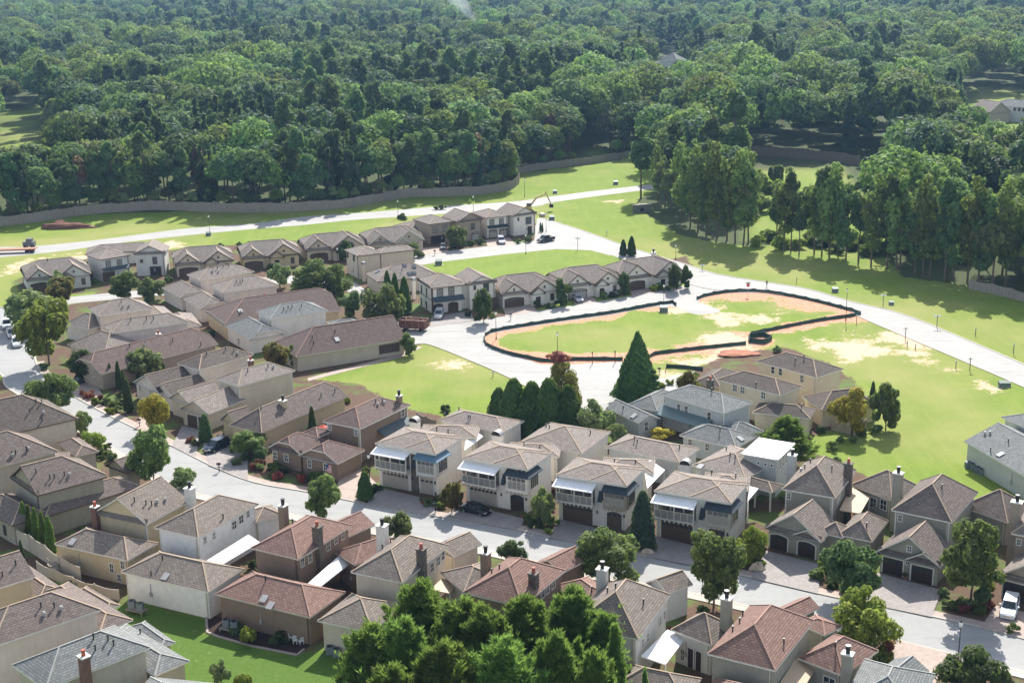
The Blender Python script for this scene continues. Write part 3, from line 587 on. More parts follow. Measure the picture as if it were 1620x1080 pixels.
h=house('brown_house','brown-grey house with front garage gable behind the white car at the right edge',W_TAU,'tan')
b=h.blk((1600,843),(1705,863),(1722,815),6.2,pitch=.75); b3=h.blk((1579,909),(1680,935),(1700,900),3.0,kind='gable',axis='v',pitch=.72,pent='f'); h.garage(b3,'f',(1612,940),4.7,2.3)
h.win(b,'f',(1612,857),.7,1.); h.chimney((1610,784),10,'wall',1.3,1.1); h.finish()
# ---- grey house centre
h=house('grey_house','grey two-storey house with green metal porch roof near the big conical tree',W_GRY,'grey')
b=h.blk((1044,623),(1146,653),(1186,635),6,pitch=.42); b2=h.blk((1075,688),(1165,709),(1194,690),3.4,pitch=.5); b3=h.blk((1135,675),(1160,690),(1204,680),3.3,pitch=.5)
b4=h.blk((958,645),(1010,669),(1031,655),3.2,kind='gable',axis='u',pitch=.5); b5=h.blk((992,640),(1040,650),(1062,622),3.4,pitch=.5,kind='hip')
h.midpent(b,'f',.0,.82,3.0,2.3,1.0,'green_metal',.5); 
for q in((1074,645),(1086,648),(1122,658)): h.win(b,'f',q,1.,1.6,nx=1)
h.win(b,'f',(1049,633),.5,.8,nx=1); h.win(b4,'r',(1022,674),.9,1.8); h.win(b2,'f',(1092,699),.9,1.2); h.win(b2,'f',(1119,707),.9,1.4)
h.vents([(1126,619),(1139,681),(986,647)]); h.vents([(1171,694),(1003,658)],'box'); h.corner_trim(b); h.finish()
h=house('cream_house','cream two-winged house with brown hip roofs beside the sandy ground',W_CRM,'dark')
b=h.blk((1196,571),(1292,597),(1326,581),6,pitch=.45); b1=h.blk((1134,600),(1234,625),(1270,611),6,pitch=.45); b2=h.blk((1268,627),(1300,648),(1360,620),3.4,pitch=.5); b3=h.blk((1190,652),(1282,662),(1306,648),3.4,pitch=.45); b5=h.blk((1095,605),(1140,612),(1165,588),3.4,pitch=.45)
for q in((1163,612),(1175,615),(1208,622)): h.win(b1,'f',q,1.1,1.5)
for q in((1223,585),(1235,588),(1269,599)): h.win(b,'f',q,1.,1.5,nx=1)
h.chimney((1124,594),7.2,'stone',1.0,.9); h.vents([(1258,571),(1272,566),(1196,610),(1289,620),(1268,645)]); h.finish()
# ---- right edge grey
h=house('grey_roofed_house','long pale grey house with air conditioners along its wall at the right edge',W_GRY,'grey')
b=h.blk((1500,680),(1525,696),3,3.9,wall=False) if False else None
b=h.blk((1525,697),(1688,792),(1760,755),3.9,pitch=.42,k0=0.0,axis='u'); b2=h.blk((1584,659),(1700,712),(1760,690),6,pitch=.4,k0=1)
h.vents([(1612,649),(1600,652),(1595,700),(1567,714)]); h.vents([(1583,719)],'box'); h.vents([(1558,687),(1566,686)],'cowl'); h.finish()
# ---- far row
def town(P0,P1,D,label,wall,roof='taupe',two=False,trim='brown_trim',sh='v',gar=(.25,.7)):
    h=house('gabled_townhouse',label,wall,roof,trim=trim,group='gabled houses of the far row')
    return h
def gabled(P0,P1,back,label,wall,g=((0,.42,.6),(.46,1,1.2)),roof='taupe',trim='brown_trim',z=3.3,D=12,garm='garage_brown',name='gabled_townhouse',grp='gabled houses of the far row'):
    h=house(name,label,wall,roof,trim=trim,group=grp); b=h.blk(P0,P1,D,z,pitch=.52,axis='u',kind='clip',k0=.6,k1=.6)
    for i,(a,c,dd) in enumerate(g):
        q0=b.L(b.W*a,-dd,0)+h.o; q1=b.L(b.W*c,-dd,0)+h.o; pt=.78 if i==0 else .7; hw=b.W*(c-a)/2
        bb=h.blk(proj(q0.x,q0.y,z+.02)[:2],proj(q1.x,q1.y,z+.02)[:2],dd+hw*pt/.52+.6,z+.02+.01*i,kind='gable',axis='v',pitch=pt,pent='f' if i==0 else '',k1=0,th=.32)
        gg=h.face(bb,'f'); w_=min(4.6,gg.len-.8)
        if i==0: h.garage_at(gg,gg.len/2,w_,2.25,garm,True)
        else:
            q0=bb.L(bb.W*.02,-.5,0)+h.o; q1=bb.L(bb.W*.5,-.5,0)+h.o; b3=h.blk(proj(q0.x,q0.y,z-.3)[:2],proj(q1.x,q1.y,z-.3)[:2],1.4,z-.3,kind='gable',axis='v',pitch=.8,k1=0,th=.28)
            g3=h.face(b3,'f'); h.win_at(gg,gg.len*.78,1.6,1.0,1.7,frame=M['brown_trim']); m=MB(); h.fbox(m,g3,g3.len/2-.6,g3.len/2+.6,.05,2.1,0,.05); m.build('door',M['garage_dark'],h.root)
        h.win_at(gg,gg.len/2,z+hw*pt*.35,.5,.6,frame=M['brown_trim'])
    return h,b
h,b=gabled((41,443),(144,432),0,'grey-walled twin-gabled house at the left end of the far row',W_LGR,D=13); h.vents([(28,425),(75,413)]); h.vents([(40,417)],'box'); h.win(b,'l',(30,440),.8,1.2); h.finish()
h=house('two_storey_townhouse','grey two-storey house with paired windows, second from left in the far row',W_LGR,'taupe',trim='brown_trim',group='two-storey houses of the far row')
b=h.blk((158,411),(207,403),9,6,pitch=.4,axis='v'); b2=h.blk((211,402),(262,400),9,6,kind='gable',axis='v',pitch=.5,pent='f'); b3=h.blk((135,402),(250,395),8,3.4,pitch=.4)
for q in((171,418),(189,416)): h.win(b,'f',q,1.3,1.9,frame=M['dark_trim'],glass='glass_curtain')
h.win(b2,'f',(245,412),1.2,1.9,frame=M['dark_trim']); h.win(b2,'f',(224,413),.8,1.),; h.garage(b,'f',(170,445),3,2.3,'garage_brown'); h.garage(b2,'f',(247,435),2.6,2.3,'garage_dark'); h.midpent(b,'f',0,1,3.0); h.finish()
h,b=gabled((276,418),(370,411),0,'pale tan twin-gabled house, third from left in the far row',W_BEI,g=((.0,.45,1),(.48,1,.3))); h.vents([(262,393)],'box'); h.finish()
h,b=gabled((382,408),(475,401),0,'tan-sided twin-gabled house, fourth from left in the far row',W_TAN,g=((.0,.4,1),(.45,1,.3))); h.vents([(368,383)],'box'); h.vents([(407,380)]); h.finish()
h,b=gabled((483,396),(578,388),0,'beige twin-gabled house, fifth from left in the far row',W_BEI,g=((.0,.44,.5),(.42,1,1.2))); h.vents([(466,371)],'box'); h.vents([(464,380)]); h.finish()
h,b=gabled((583,386),(671,378),0,'white-trimmed twin-gabled house, sixth from left in the far row',W_GRG,trim='trim',g=((.0,.42,.5),(.45,1,.6))); h.vents([(563,363)],'box'); h.vents([(570,364)]); h.finish()
h=house('two_storey_townhouse','tan two-storey house behind a small pale tree in the far row',W_TAU,'taupe',trim='brown_trim',group='two-storey houses of the far row')
b=h.blk((679,355),(717,350),10,6,pitch=.4,axis='v'); b2=h.blk((724,351),(765,346),10,6,kind='gable',axis='v',pitch=.5,pent='f'); b3=h.blk((640,365),(760,352),9,3.4,pitch=.4)
h.win(b,'f',(688,363),1.5,2.,glass='glass_curtain'); h.win(b,'f',(704,361),1.5,2.,glass='glass_curtain'); h.win(b2,'f',(748,358),1.3,1.9); h.garage(b,'f',(692,385),4.4,2.3,'garage_dark'); h.garage(b2,'f',(752,378),2.2,2.3,'garage_white',True); h.finish()
h=house('two_storey_townhouse','white two-storey house with dark window frames at the right end of the far row',W_WHT,'taupe',trim='brown_trim',group='two-storey houses of the far row')
b=h.blk((769,345),(806,341),10,6,pitch=.4,axis='v'); b2=h.blk((812,342),(850,337),10,6,kind='gable',axis='v',pitch=.5,pent='f'); b3=h.blk((755,352),(845,342),9,3.4,pitch=.4)
h.win(b,'f',(778,352),1.5,1.9,frame=M['dark_trim'],glass='glass_curtain'); h.win(b,'f',(793,350),1.5,1.9,frame=M['dark_trim'],glass='glass_curtain'); h.win(b2,'f',(836,349),2.,2.2,frame=M['dark_trim']); h.win(b2,'f',(820,347),.6,1.,frame=M['dark_trim'])
h.garage(b,'f',(780,375),2.4,2.3,'garage_white',True); h.garage(b,'f',(797,373),2.4,2.3,'garage_white',True); h.midpent(b,'f',0,1,3.0,1.1,.6,'blue_metal'); h.door(b2,'f',(838,372),1.2,2.2,'garage_dark'); h.finish()
# ---- centre
h=house('two_storey_house','plain-sided two-storey house with taupe roofs and skylights, behind three pointed evergreens in the centre',W_BEI,'taupe',trim='brown_trim')
b=h.blk((544,395),(565,405),(606,399),6.2,pitch=.38); b1=h.blk((590,395),(601,401),(652,392),6.2,pitch=.38,axis='v'); b2=h.blk((577,432),(597,446),(692,433),3.4,pitch=.5,axis='v')
h.win(b,'f',(550,402),1.1,1.8,frame=M['dark_trim']); h.win(b,'f',(560,408),1.1,1.8,frame=M['dark_trim']); h.barrel_chimney((575,415),4.9,.8,.8); h.vents([(594,395),(597,395),(623,388),(636,428)]); h.vents([(597,430),(648,433),(655,432),(640,420),(655,422)],'sky'); h.finish()
h=house('two_storey_house','white two-storey house with dark brown trim and paired windows, beside the brown debris container',W_WHT,'taupe',trim='brown_trim')
b=h.blk((659,441.5),(681.5,456),(730,448),6.2,pitch=.42,axis='v'); b2=h.blk((741,450),(787,445),10,6.2,kind='gable',axis='v',pitch=.48,pent='f'); b3=h.blk((728,451),(746,448.5),9,5.9,pitch=.3)
for q in((667,458),(675,462)): h.win(b,'f',q,.7,2.,frame=M['dark_trim'],nx=1)
for q in((667,480),(675,484)): h.win(b,'f',q,.7,1.8,frame=M['dark_trim'],nx=1)
for q in((696,463),(714,460)): h.win(b,'r',q,1.5,1.9,frame=M['dark_trim'],glass='glass_curtain')
h.garage(b,'r',(692,495),2.2,2.2,'garage_dark',True); h.garage(b,'r',(717,490),2.2,2.2,'garage_brown',True); h.win(b2,'f',(751,455),.6,1.1,frame=M['dark_trim']); h.win(b2,'f',(769,455),1.4,2.,frame=M['dark_trim']); h.door(b2,'f',(780,482),1.1,2.2)
h.midpent(b,'r',0,1.05,3.0,1.3,.9); h.barrel_chimney((654,440),5.2,.8,.8)
m=MB(); ff=h.face(b,'f'); rr_=h.face(b,'r')
for g_ in(ff,rr_):
    h.fbox(m,g_,g_.len-.22 if g_ is ff else -.05,g_.len+.05 if g_ is ff else .22,0,6,-.05,.06); 
h.fbox(m,ff,0,ff.len,3.0,3.2,-.02,.055); m.build('timber_band',M['brown_trim'],h.root); h.finish()
gw=W_WHT
h,b=gabled((793,466),(884,456),0,'white twin-gabled house at the left end of the row facing the fenced green',gw,g=((.0,.44,.5),(.47,1,1.)),grp='white gabled houses by the fenced green'); h.vents([(800,428),(862,428)]); h.vents([(855,424)],'box'); h.finish()
h,b=gabled((893,453),(982,443),0,'white twin-gabled house in the middle of the row facing the fenced green',gw,g=((.0,.46,.5),(.5,1,1.)),grp='white gabled houses by the fenced green',garm='garage_white'); h.vents([(944,412),(954,414)]); h.vents([(942,410)],'box'); h.finish()
h,b=gabled((985,441),(1080,428),0,'white twin-gabled end house beside the lane corner where a person walks',gw,g=((.0,.46,.4),(.5,1,1.)),grp='white gabled houses by the fenced green'); h.chimney((1034,394),7.6,'white',1.,.8); h.finish()
# ---- far houses in the woods
h=house('colonial_house','big white-grey house with columned porch, among the woods at the right edge',stucco('pale_siding_far',(.72,.72,.68)),'grey')
b=h.blk((1566,166),(1640,172),11,7,pitch=.5); 
for q in((1606,167),(1613,167),(1620,167)): h.win(b,'f',q,1.2,1.8,frame=M['dark_trim'])
h.cover([(1596,175),(1640,178),(1640,173),(1597,171)],[3.4,3.4,4.4,4.4],'blue_metal',posts=(0,1)); h.finish()
h=house('far_house','brown-roofed beige house in the woods left of the big pale house',W_BEI,'taupe')
b=h.blk((1536,172),(1566,178),11,5,pitch=.8,axis='u',kind='gable'); h.finish()
h=house('far_house','small pale grey roof showing between the treetops of the far woods',W_LGR,'grey')
b=h.blk((1042,96),(1072,97),11,24,pitch=.7,base=17); h.finish(); KN_=h.o+b.L(b.W/2,b.D/2,0)
m=MB(); n_=28
for (ra,za),(rb_,zb_) in zip([(0,18),(22,18),(45,12),(75,4),(110,-.5)][:-1],[(22,18),(45,12),(75,4),(110,-.5)]):
    for i in range(n_):
        a0,a1=2*math.pi*i/n_,2*math.pi*(i+1)/n_; m.poly([(KN_.x+ra*math.cos(a0),KN_.y+ra*math.sin(a0),za),(KN_.x+rb_*math.cos(a0),KN_.y+rb_*math.sin(a0),zb_),(KN_.x+rb_*math.cos(a1),KN_.y+rb_*math.sin(a1),zb_),(KN_.x+ra*math.cos(a1),KN_.y+ra*math.sin(a1),za)])
tag(m.build('hill',plain('hill_soil',(.05,.07,.025),.95,.05,0,.3,.3)),kind='structure')
# ------------------------------------------------------------------ ground
def W(pts,z=0): return np.array([P(x,y,z) for x,y in pts])
def inpoly(X,Y,poly):
    r=np.zeros(X.shape,bool); n=len(poly); j=n-1
    for i in range(n):
        xi,yi=poly[i];xj,yj=poly[j]
        c=((yi>Y)!=(yj>Y))&(X<(xj-xi)*(Y-yi)/(yj-yi+1e-12)+xi); r^=c; j=i
    return r
def distline(X,Y,pl):
    d=np.full(X.shape,1e9)
    for (ax,ay),(bx,by) in zip(pl[:-1],pl[1:]):
        vx,vy=bx-ax,by-ay; t=np.clip(((X-ax)*vx+(Y-ay)*vy)/(vx*vx+vy*vy+1e-9),0,1); d=np.minimum(d,np.hypot(X-ax-t*vx,Y-ay-t*vy))
    return d
def cr(pts,n=6,closed=False):
    p=np.array(pts,float); N=len(p); out=[]
    for i in range(N-1 if not closed else N):
        a,b,c,d=(p[(i-1)%N],p[i],p[(i+1)%N],p[(i+2)%N]) if closed else (p[max(i-1,0)],p[i],p[i+1],p[min(i+2,N-1)])
        for k in range(n):
            t=k/n; out.append(.5*((2*b)+(-a+c)*t+(2*a-5*b+4*c-d)*t*t+(-a+3*b-3*c+d)*t**3))
    if not closed: out.append(p[-1])
    return np.array(out)
K1=[(-60,482),(0,487),(30,494),(48,520),(53,560),(64,590),(95,614),(125,632),(165,654),(212,677),(270,705),(345,742),(405,764),(489,779),(577,797),(685,816),(815,838),(912,860),(1017,880),(1087,892),(1205,918),(1320,945),(1430,967),(1490,979),(1580,1000),(1620,1011),(1750,1042)]
K2=[(-60,575),(0,590),(12,612),(60,640),(120,668),(150,690),(185,712),(240,747),(307,779),(385,795),(500,822),(655,848),(780,872),(920,904),(1092,937),(1195,961),(1320,989),(1397,1007),(1500,1032),(1620,1062),(1750,1096)]
FENCE1=[(1070,484),(1067,479),(1035,483),(965,496),(935,500),(860,511),(810,519),(775,526),(765,538),(775,550),(810,562),(835,567),(870,574),(897,570),(985,570)]
FENCE1b=[(1026,567),(1030,562),(1085,555),(1140,549),(1180,545)]
FENCE2=[(1185,543),(1187,530),(1215,524),(1290,509),(1340,502),(1362,498),(1340,490),(1277,474),(1215,463),(1180,461),(1145,463),(1110,470),(1102,474)]
LOOP1=FENCE1+FENCE1b+[(1187,530),(1200,500),(1140,492),(1100,497)]
WALLF=[(-160,372),(-60,363),(0,358),(70,350),(130,340),(200,335),(250,332),(320,335),(405,336),(480,334),(540,330),(590,322),(640,313),(700,311),(760,308),(800,302),(818,294),(822,287)]
WALLF2=[(818,276),(860,268),(930,260),(980,252),(1030,243),(1060,240)]
def rect_w(r): return r
mulch=[W(p) for p in (
 [(125,630),(270,700),(405,760),(577,795),(815,838),(912,860),(1087,890),(1215,920),(1430,967),(1620,1005),(1750,1040),(1750,860),(1600,815),(1500,790),(1400,765),(1290,718),(1262,700),(1330,672),(1362,650),(1365,615),(1320,578),(1240,548),(1150,562),(1060,600),(1030,625),(960,645),(905,655),(830,668),(700,660),(640,645),(560,605),(480,600),(640,558),(665,545),(640,500),(560,460),(400,420),(240,410),(240,430),(110,480),(50,560),(75,600)],
 [(-80,600),(0,600),(60,650),(120,680),(240,755),(400,803),(655,853),(920,910),(1180,965),(1330,997),(1500,1038),(1750,1100),(1750,1400),(-300,1400)],
 [(17,445),(40,470),(250,455),(560,435),(655,412),(860,385),(850,352),(650,368),(400,385),(150,405)],
 [(560,400),(655,420),(800,462),(1085,405),(1105,435),(1040,462),(900,475),(800,503),(690,518),(640,525),(560,475)])]
lawnlow=W([(60,1000),(205,950),(345,980),(330,998),(430,1028),(500,1030),(560,1010),(760,1060),(900,1300),(-300,1500),(-200,1100)])
sand=[W(p) for p in ([(1262,537),(1285,530),(1330,531),(1375,528),(1392,545),(1390,560),(1350,572),(1330,565),(1300,557),(1265,550)],[(1398,526),(1430,533),(1472,552),(1440,548),(1410,538)],[(1425,560),(1450,555),(1470,556),(1492,565),(1484,580),(1450,574)],[(1480,577),(1530,592),(1585,612),(1560,616),(1500,594)],
  [(1100,476),(1140,478),(1150,492),(1100,500),(1075,492)],[(1120,535),(1175,530),(1184,545),(1125,548)],[(1028,572),(1100,560),(1190,548),(1215,560),(1190,580),(1110,587),(1040,600),(1026,592)],[(0,424),(130,402),(270,386),(270,393),(130,410),(0,438)],[(700,577),(708,576),(712,580),(704,581)],[(1130,505),(1150,498),(1162,505),(1150,512)],[(1190,505),(1235,500),(1240,510),(1195,522)],[(960,318),(985,316),(990,324),(965,325)])]
red=[W(p) for p in ([(1026,568),(1100,558),(1190,549),(1195,556),(1100,570),(1030,580)],[(1150,552),(1190,545),(1210,560),(1180,572),(1145,565)],[(1102,468),(1215,462),(1280,474),(1340,491),(1300,492),(1215,472),(1110,476)])]
dry=[W(p) for p in ([(1330,560),(1500,590),(1650,640),(1650,700),(1500,690),(1440,650),(1400,610)],[(1000,385),(1100,410),(1250,425),(1250,435),(1100,422)],[(690,560),(790,590),(760,610),(680,590)],[(0,395),(400,350),(400,342),(0,380)],[(1200,470),(1330,495),(1200,510)],[(1200,560),(1330,540),(1420,560),(1330,600)])]
forest=W([(-700,390),(-60,363),(0,358),(130,339),(320,334),(540,329),(640,312),(760,306),(820,288),(818,274),(900,263),(1035,241),(1040,300),(1010,315),(1018,335),(1075,372),(1130,383),(1190,390),(1250,385),(1400,405),(1430,438),(1530,452),(1620,474),(2200,640),(2200,-20),(-700,-20)])
clear=[W(p) for p in ([(-10,176),(66,176),(64,232),(-10,238)],[(1525,150),(1660,150),(1640,215),(1580,215),(1550,190)],[(925,238),(960,238),(960,246),(925,246)],[(1190,270),(1330,265),(1420,390),(1180,380)])]
def axis(lo,hi,st,out,g=1.25):
    a=list(np.arange(lo,hi,st)); s=st; x=hi; r=[]
    while x<out[1]: r.append(x); s*=g; x+=s
    r.append(out[1]); s=st; x=lo; l=[]
    while x>out[0]:
        s*=g; x-=s; l.append(x)
    return np.array(sorted(l)+a+r)
xs=axis(-175,190,1.0,(-3500,3500)); ys=axis(122,480,1.0,(20,6000))
GX,GY=np.meshgrid(xs,ys); nx_,ny_=len(xs),len(ys)
def vn(X,Y,s,seed):
    r=np.random.default_rng(seed).random((257,257)); x=X/s;y=Y/s; xi=np.floor(x).astype(int);yi=np.floor(y).astype(int); fx=x-xi;fy=y-yi; fx=fx*fx*(3-2*fx);fy=fy*fy*(3-2*fy)
    g=lambda a,b:r[a%257,b%257]
    return (g(xi,yi)*(1-fx)+g(xi+1,yi)*fx)*(1-fy)+(g(xi,yi+1)*(1-fx)+g(xi+1,yi+1)*fx)*fy
def fb(X,Y,s,seed): return sum(vn(X,Y,s/2**k,seed+k)*.5**k for k in range(4))/1.875
N1=fb(GX,GY,9,1); N2=fb(GX,GY,30,9)
def soft(polys,wd=2.2):
    a=np.zeros(GX.shape)
    for p in polys:
        ins=inpoly(GX,GY,p); d=distline(GX,GY,np.vstack([p,p[:1]])); sd=np.where(ins,d,-d); a=np.maximum(a,np.clip(.5+sd/wd*.5,0,1))
    return a
A_m=soft(mulch,1.2); A_l=soft([lawnlow],.8); A_m=A_m*(1-A_l)
A_s=np.clip(soft(sand,7)*1.25+ (N1-.5)*1.8-.25,0,1)*(soft(sand,7)>0.02)
fl=[W(FENCE1),W(FENCE1b),W(FENCE2)]; dfl=np.minimum.reduce([distline(GX,GY,q) for q in fl])
A_r=np.clip(1.7-dfl/3.4+(N1-.5)*3.0,0,1)*(dfl<6); A_r=np.maximum(A_r,np.clip(soft(red,5)+(N1-.5)*1.5,0,1)*(soft(red,5)>.05))
A_d=np.clip(soft(dry,18)*1.25+(N2-.45)*2.2+(N1-.5)*1.1,0,1)
A_f=np.where(inpoly(GX,GY,forest)|(GY>650),1.,0.); A_f=np.maximum(A_f-soft(clear,3),0)
me=bpy.data.meshes.new('ground'); v=np.zeros((ny_*nx_,3)); v[:,0]=GX.ravel(); v[:,1]=GY.ravel()
idx=np.arange(ny_*nx_).reshape(ny_,nx_); q=np.stack([idx[:-1,:-1],idx[:-1,1:],idx[1:,1:],idx[1:,:-1]],-1).reshape(-1,4)
me.vertices.add(len(v)); me.vertices.foreach_set('co',v.ravel()); me.loops.add(q.size); me.loops.foreach_set('vertex_index',q.ravel()); me.polygons.add(len(q)); me.polygons.foreach_set('loop_start',np.arange(0,q.size,4)); me.polygons.foreach_set('loop_total',np.full(len(q),4)); me.update(calc_edges=True)
for nm,a,b,c in (('cover_a',A_m,A_s,A_r),('cover_b',A_d,A_f,A_l)):
    at=me.color_attributes.new(nm,'FLOAT_COLOR','POINT'); buf=np.ones((len(v),4)); buf[:,0]=a.ravel();buf[:,1]=b.ravel();buf[:,2]=c.ravel(); at.data.foreach_set('color',buf.ravel())
go=bpy.data.objects.new('ground',me); COL.objects.link(go); tag(go,kind='structure')
t=NT('ground_cover'); o=t.coord()
ca=t.add('Attribute'); ca.attribute_name='cover_a'; sa=t.add('SeparateColor'); t.l(ca.outputs['Color'],sa.inputs[0])
cb=t.add('Attribute'); cb.attribute_name='cover_b'; sb=t.add('SeparateColor'); t.l(cb.outputs['Color'],sb.inputs[0])
n1=t.noise(o,.12,6,.65); n2=t.noise(o,1.6,5,.7); n3=t.noise(o,7,3,.6); n5=t.noise(o,.33,7,.75); mpg=t.add('Mapping'); mpg.inputs['Rotation'].default_value=(0,0,.5); mpg.inputs['Scale'].default_value=(.55,.06,1); t.l(o,mpg.inputs[0]); n4=t.noise(mpg.outputs[0],1,3,.5)
grass=t.mix(t.ramp(n1,[(.35,(0,0,0)),(.65,(1,1,1))]),(.138,.20,.03),(.185,.235,.038)); grass=t.mix(t.ramp(n2,[(.4,(0,0,0)),(.7,(.8,.8,.8))]),grass,(.118,.178,.03)); grass=t.mix(t.ramp(n4,[(.5,(0,0,0)),(.62,(.18,.18,.18))]),grass,(.24,.28,.06))
dryc=t.mix(t.ramp(n2,[(.35,(0,0,0)),(.65,(1,1,1))]),(.31,.265,.12),(.21,.235,.06))
dm=t.math('MULTIPLY',sb.outputs[0],t.ramp(n2,[(.3,(.35,.35,.35)),(.6,(1,1,1))])); col=t.mix(dm,grass,dryc)
low=t.mix(t.ramp(n2,[(.4,(0,0,0)),(.7,(1,1,1))]),(.07,.125,.022),(.095,.155,.03)); col=t.mix(sb.outputs[2],col,low)
def thr(fac,w_=.3):
    return t.ramp(t.math('ADD',fac,t.math('ADD',t.math('MULTIPLY',t.math('SUBTRACT',n2,.5),1.2),t.math('MULTIPLY',t.math('SUBTRACT',n5,.5),2.2))),[(.5-w_/2,(0,0,0)),(.5+w_/2,(1,1,1))])
sandc=t.mix(t.ramp(n3,[(.35,(0,0,0)),(.7,(1,1,1))]),(.58,.44,.31),(.44,.31,.21)); redc=t.mix(t.ramp(n2,[(.38,(0,0,0)),(.58,(1,1,1))]),(.42,.16,.085),(.52,.31,.21))
col=t.mix(thr(sa.outputs[2],.2),col,redc); col=t.mix(thr(sa.outputs[1],.25),col,sandc)
mul=t.mix(t.ramp(n3,[(.35,(0,0,0)),(.65,(1,1,1))]),(.075,.045,.03),(.15,.10,.07)); mul=t.mix(t.ramp(n1,[(.5,(0,0,0)),(.6,(1,1,1))]),mul,(.10,.14,.04)); col=t.mix(thr(sa.outputs[0],.12),col,mul)
ff=t.mix(n3,(.05,.07,.022),(.07,.08,.035)); col=t.mix(sb.outputs[1],col,ff); t.bump(t.math('ADD',n3,n2),.5,.15)
me.materials.append(t.done(col,.95,.08))
# ------------------------------------------------------------------ roads
from mathutils.geometry import tessellate_polygon
def sheet(name,pts,z,mat,kind='structure',label=None,cat=None,parent=None):
    pw=[(x,y) for x,y in pts]; tri=tessellate_polygon([[Vector((x,y,0)) for x,y in pw]])
    me=bpy.data.meshes.new(name); me.from_pydata([(x,y,z) for x,y in pw],[],[tuple(q) for q in tri]); me.materials.append(mat); me.update()
    bm_fix(me); o=bpy.data.objects.new(name,me); COL.objects.link(o); tag(o,label,cat,None,kind); 
    return o
def bm_fix(me):
    import bmesh
    bm=bmesh.new(); bm.from_mesh(me); 
    for f in bm.faces:
        f.normal_update()
        if f.normal.z<0: f.normal_flip()
    bm.to_mesh(me); bm.free()
def road_mat(name,c,c2,joint=False,cracks=.5):
    t=NT(name); o=t.coord(); a=t.noise(o,.09,6,.7); b=t.noise(o,.9,5,.7); d=t.noise(o,14,2,.6)
    col=t.mix(t.ramp(a,[(.35,(0,0,0)),(.65,(1,1,1))]),c,c2); col=t.mix(t.ramp(b,[(.5,(0,0,0)),(.75,(cracks,)*3)]),col,sc3(c,.72)); col=t.mix(.35,col,t.ramp(d,[(.3,sc3(c,.7)),(.7,sc3(c2,1.2))]))
    mp=t.add('Mapping'); mp.inputs['Rotation'].default_value=(0,0,.45); mp.inputs['Scale'].default_value=(.12,1.1,1); t.l(o,mp.inputs[0]); s=t.noise(mp.outputs[0],.5,4,.6); col=t.mix(t.ramp(s,[(.52,(0,0,0)),(.7,(.45,.45,.45))]),col,sc3(c,.7))
    t.bump(d,.2,.02); return t.done(col,.85,.25)
def paver_mat(name,c1,c2,mort):
    t=NT(name); o=t.coord(); br=t.add('TexBrick'); t.l(o,br.inputs['Vector']); br.inputs['Scale'].default_value=1; br.inputs['Brick Width'].default_value=.5; br.inputs['Row Height'].default_value=.28; br.inputs['Mortar Size'].default_value=.02
    br.inputs['Color1'].default_value=(*c1,1); br.inputs['Color2'].default_value=(*c2,1); br.inputs['Mortar'].default_value=(*mort,1)
    n=t.noise(o,.5,5,.7); n2=t.noise(o,3,4,.7); col=t.mix(t.ramp(n,[(.35,(0,0,0)),(.7,(.5,.5,.5))]),br.outputs['Color'],sc3(c1,.65)); col=t.mix(t.ramp(n2,[(.4,(0,0,0)),(.7,(.35,.35,.35))]),col,sc3(c2,1.25)); return t.done(col,.85,.25)
R_asp=road_mat('weathered_asphalt',(.25,.248,.238),(.315,.31,.298)); R_new=road_mat('pale_road',(.275,.265,.248),(.35,.337,.315)); R_con=road_mat('concrete',(.38,.335,.28),(.44,.395,.34),cracks=.3)
R_pav=paver_mat('rose_pavers',(.33,.255,.215),(.42,.33,.28),(.2,.16,.13)); R_pavg=paver_mat('grey_pavers',(.24,.215,.20),(.32,.285,.265),(.15,.13,.12))
def Wc(pts,n=5,closed=False): return cr(W(pts),n,closed)
k1=Wc(K1);k2=Wc(K2)
sheet('main_street',np.vstack([k1,k2[::-1]]),.012,R_asp)
sheet('upper_road',np.vstack([Wc([(-80,397),(0,391),(47,390),(150,380),(250,367),(300,361),(405,353),(480,343),(580,336),(705,326),(810,319),(872,311),(940,302),(1030,292),(1090,288)]),Wc([(-80,413),(0,407),(100,397),(200,383),(320,370),(405,362),(480,356),(560,348),(675,340),(770,334),(850,326),(870,321),(940,311),(1030,300),(1090,297)])[::-1]]),.012,R_new)
sheet('lane',np.vstack([Wc([(650,545),(648,528),(668,518),(720,512),(800,500),(900,484),(1000,468),(1070,455),(1104,442),(1112,430),(1140,434),(1215,447)],4),Wc([(1215,463),(1145,464),(1104,476),(1140,492),(1100,497),(1070,486),(1035,485),(965,498),(860,513),(780,527),(768,538),(780,551),(835,569),(870,577),(985,572),(1026,570),(1040,598),(1100,587),(1080,610),(1030,630),(960,648),(900,650),(850,620),(800,594),(740,568),(690,548),(670,543)],4)]),.02,R_new)
vt=Wc([(855,345),(880,352),(930,368),(985,388),(1040,405),(1090,420),(1135,434),(1215,447),(1280,458),(1345,477),(1427,497),(1515,532),(1620,577),(1760,640)]); vb=Wc([(843,364),(880,377),(930,393),(965,403),(1030,427),(1100,452),(1150,460),(1215,463),(1290,476),(1340,489),(1365,503),(1427,530),(1515,567),(1620,612),(1760,675)])
sheet('lane',np.vstack([vt,vb[::-1]]),.028,R_new)
sheet('lane',W([(655,404),(760,391),(845,381),(850,345),(885,352),(950,378),(985,394),(965,404),(935,396),(880,394),(800,402),(700,414),(655,421)]),.016,R_new)
sheet('side_street',np.vstack([Wc([(40,484),(110,470),(190,462),(300,452),(420,438),(540,440),(600,475),(660,515)]),Wc([(40,500),(105,482),(190,473),(300,463),(420,450),(530,452),(585,490),(650,530)])[::-1]]),.016,R_new)
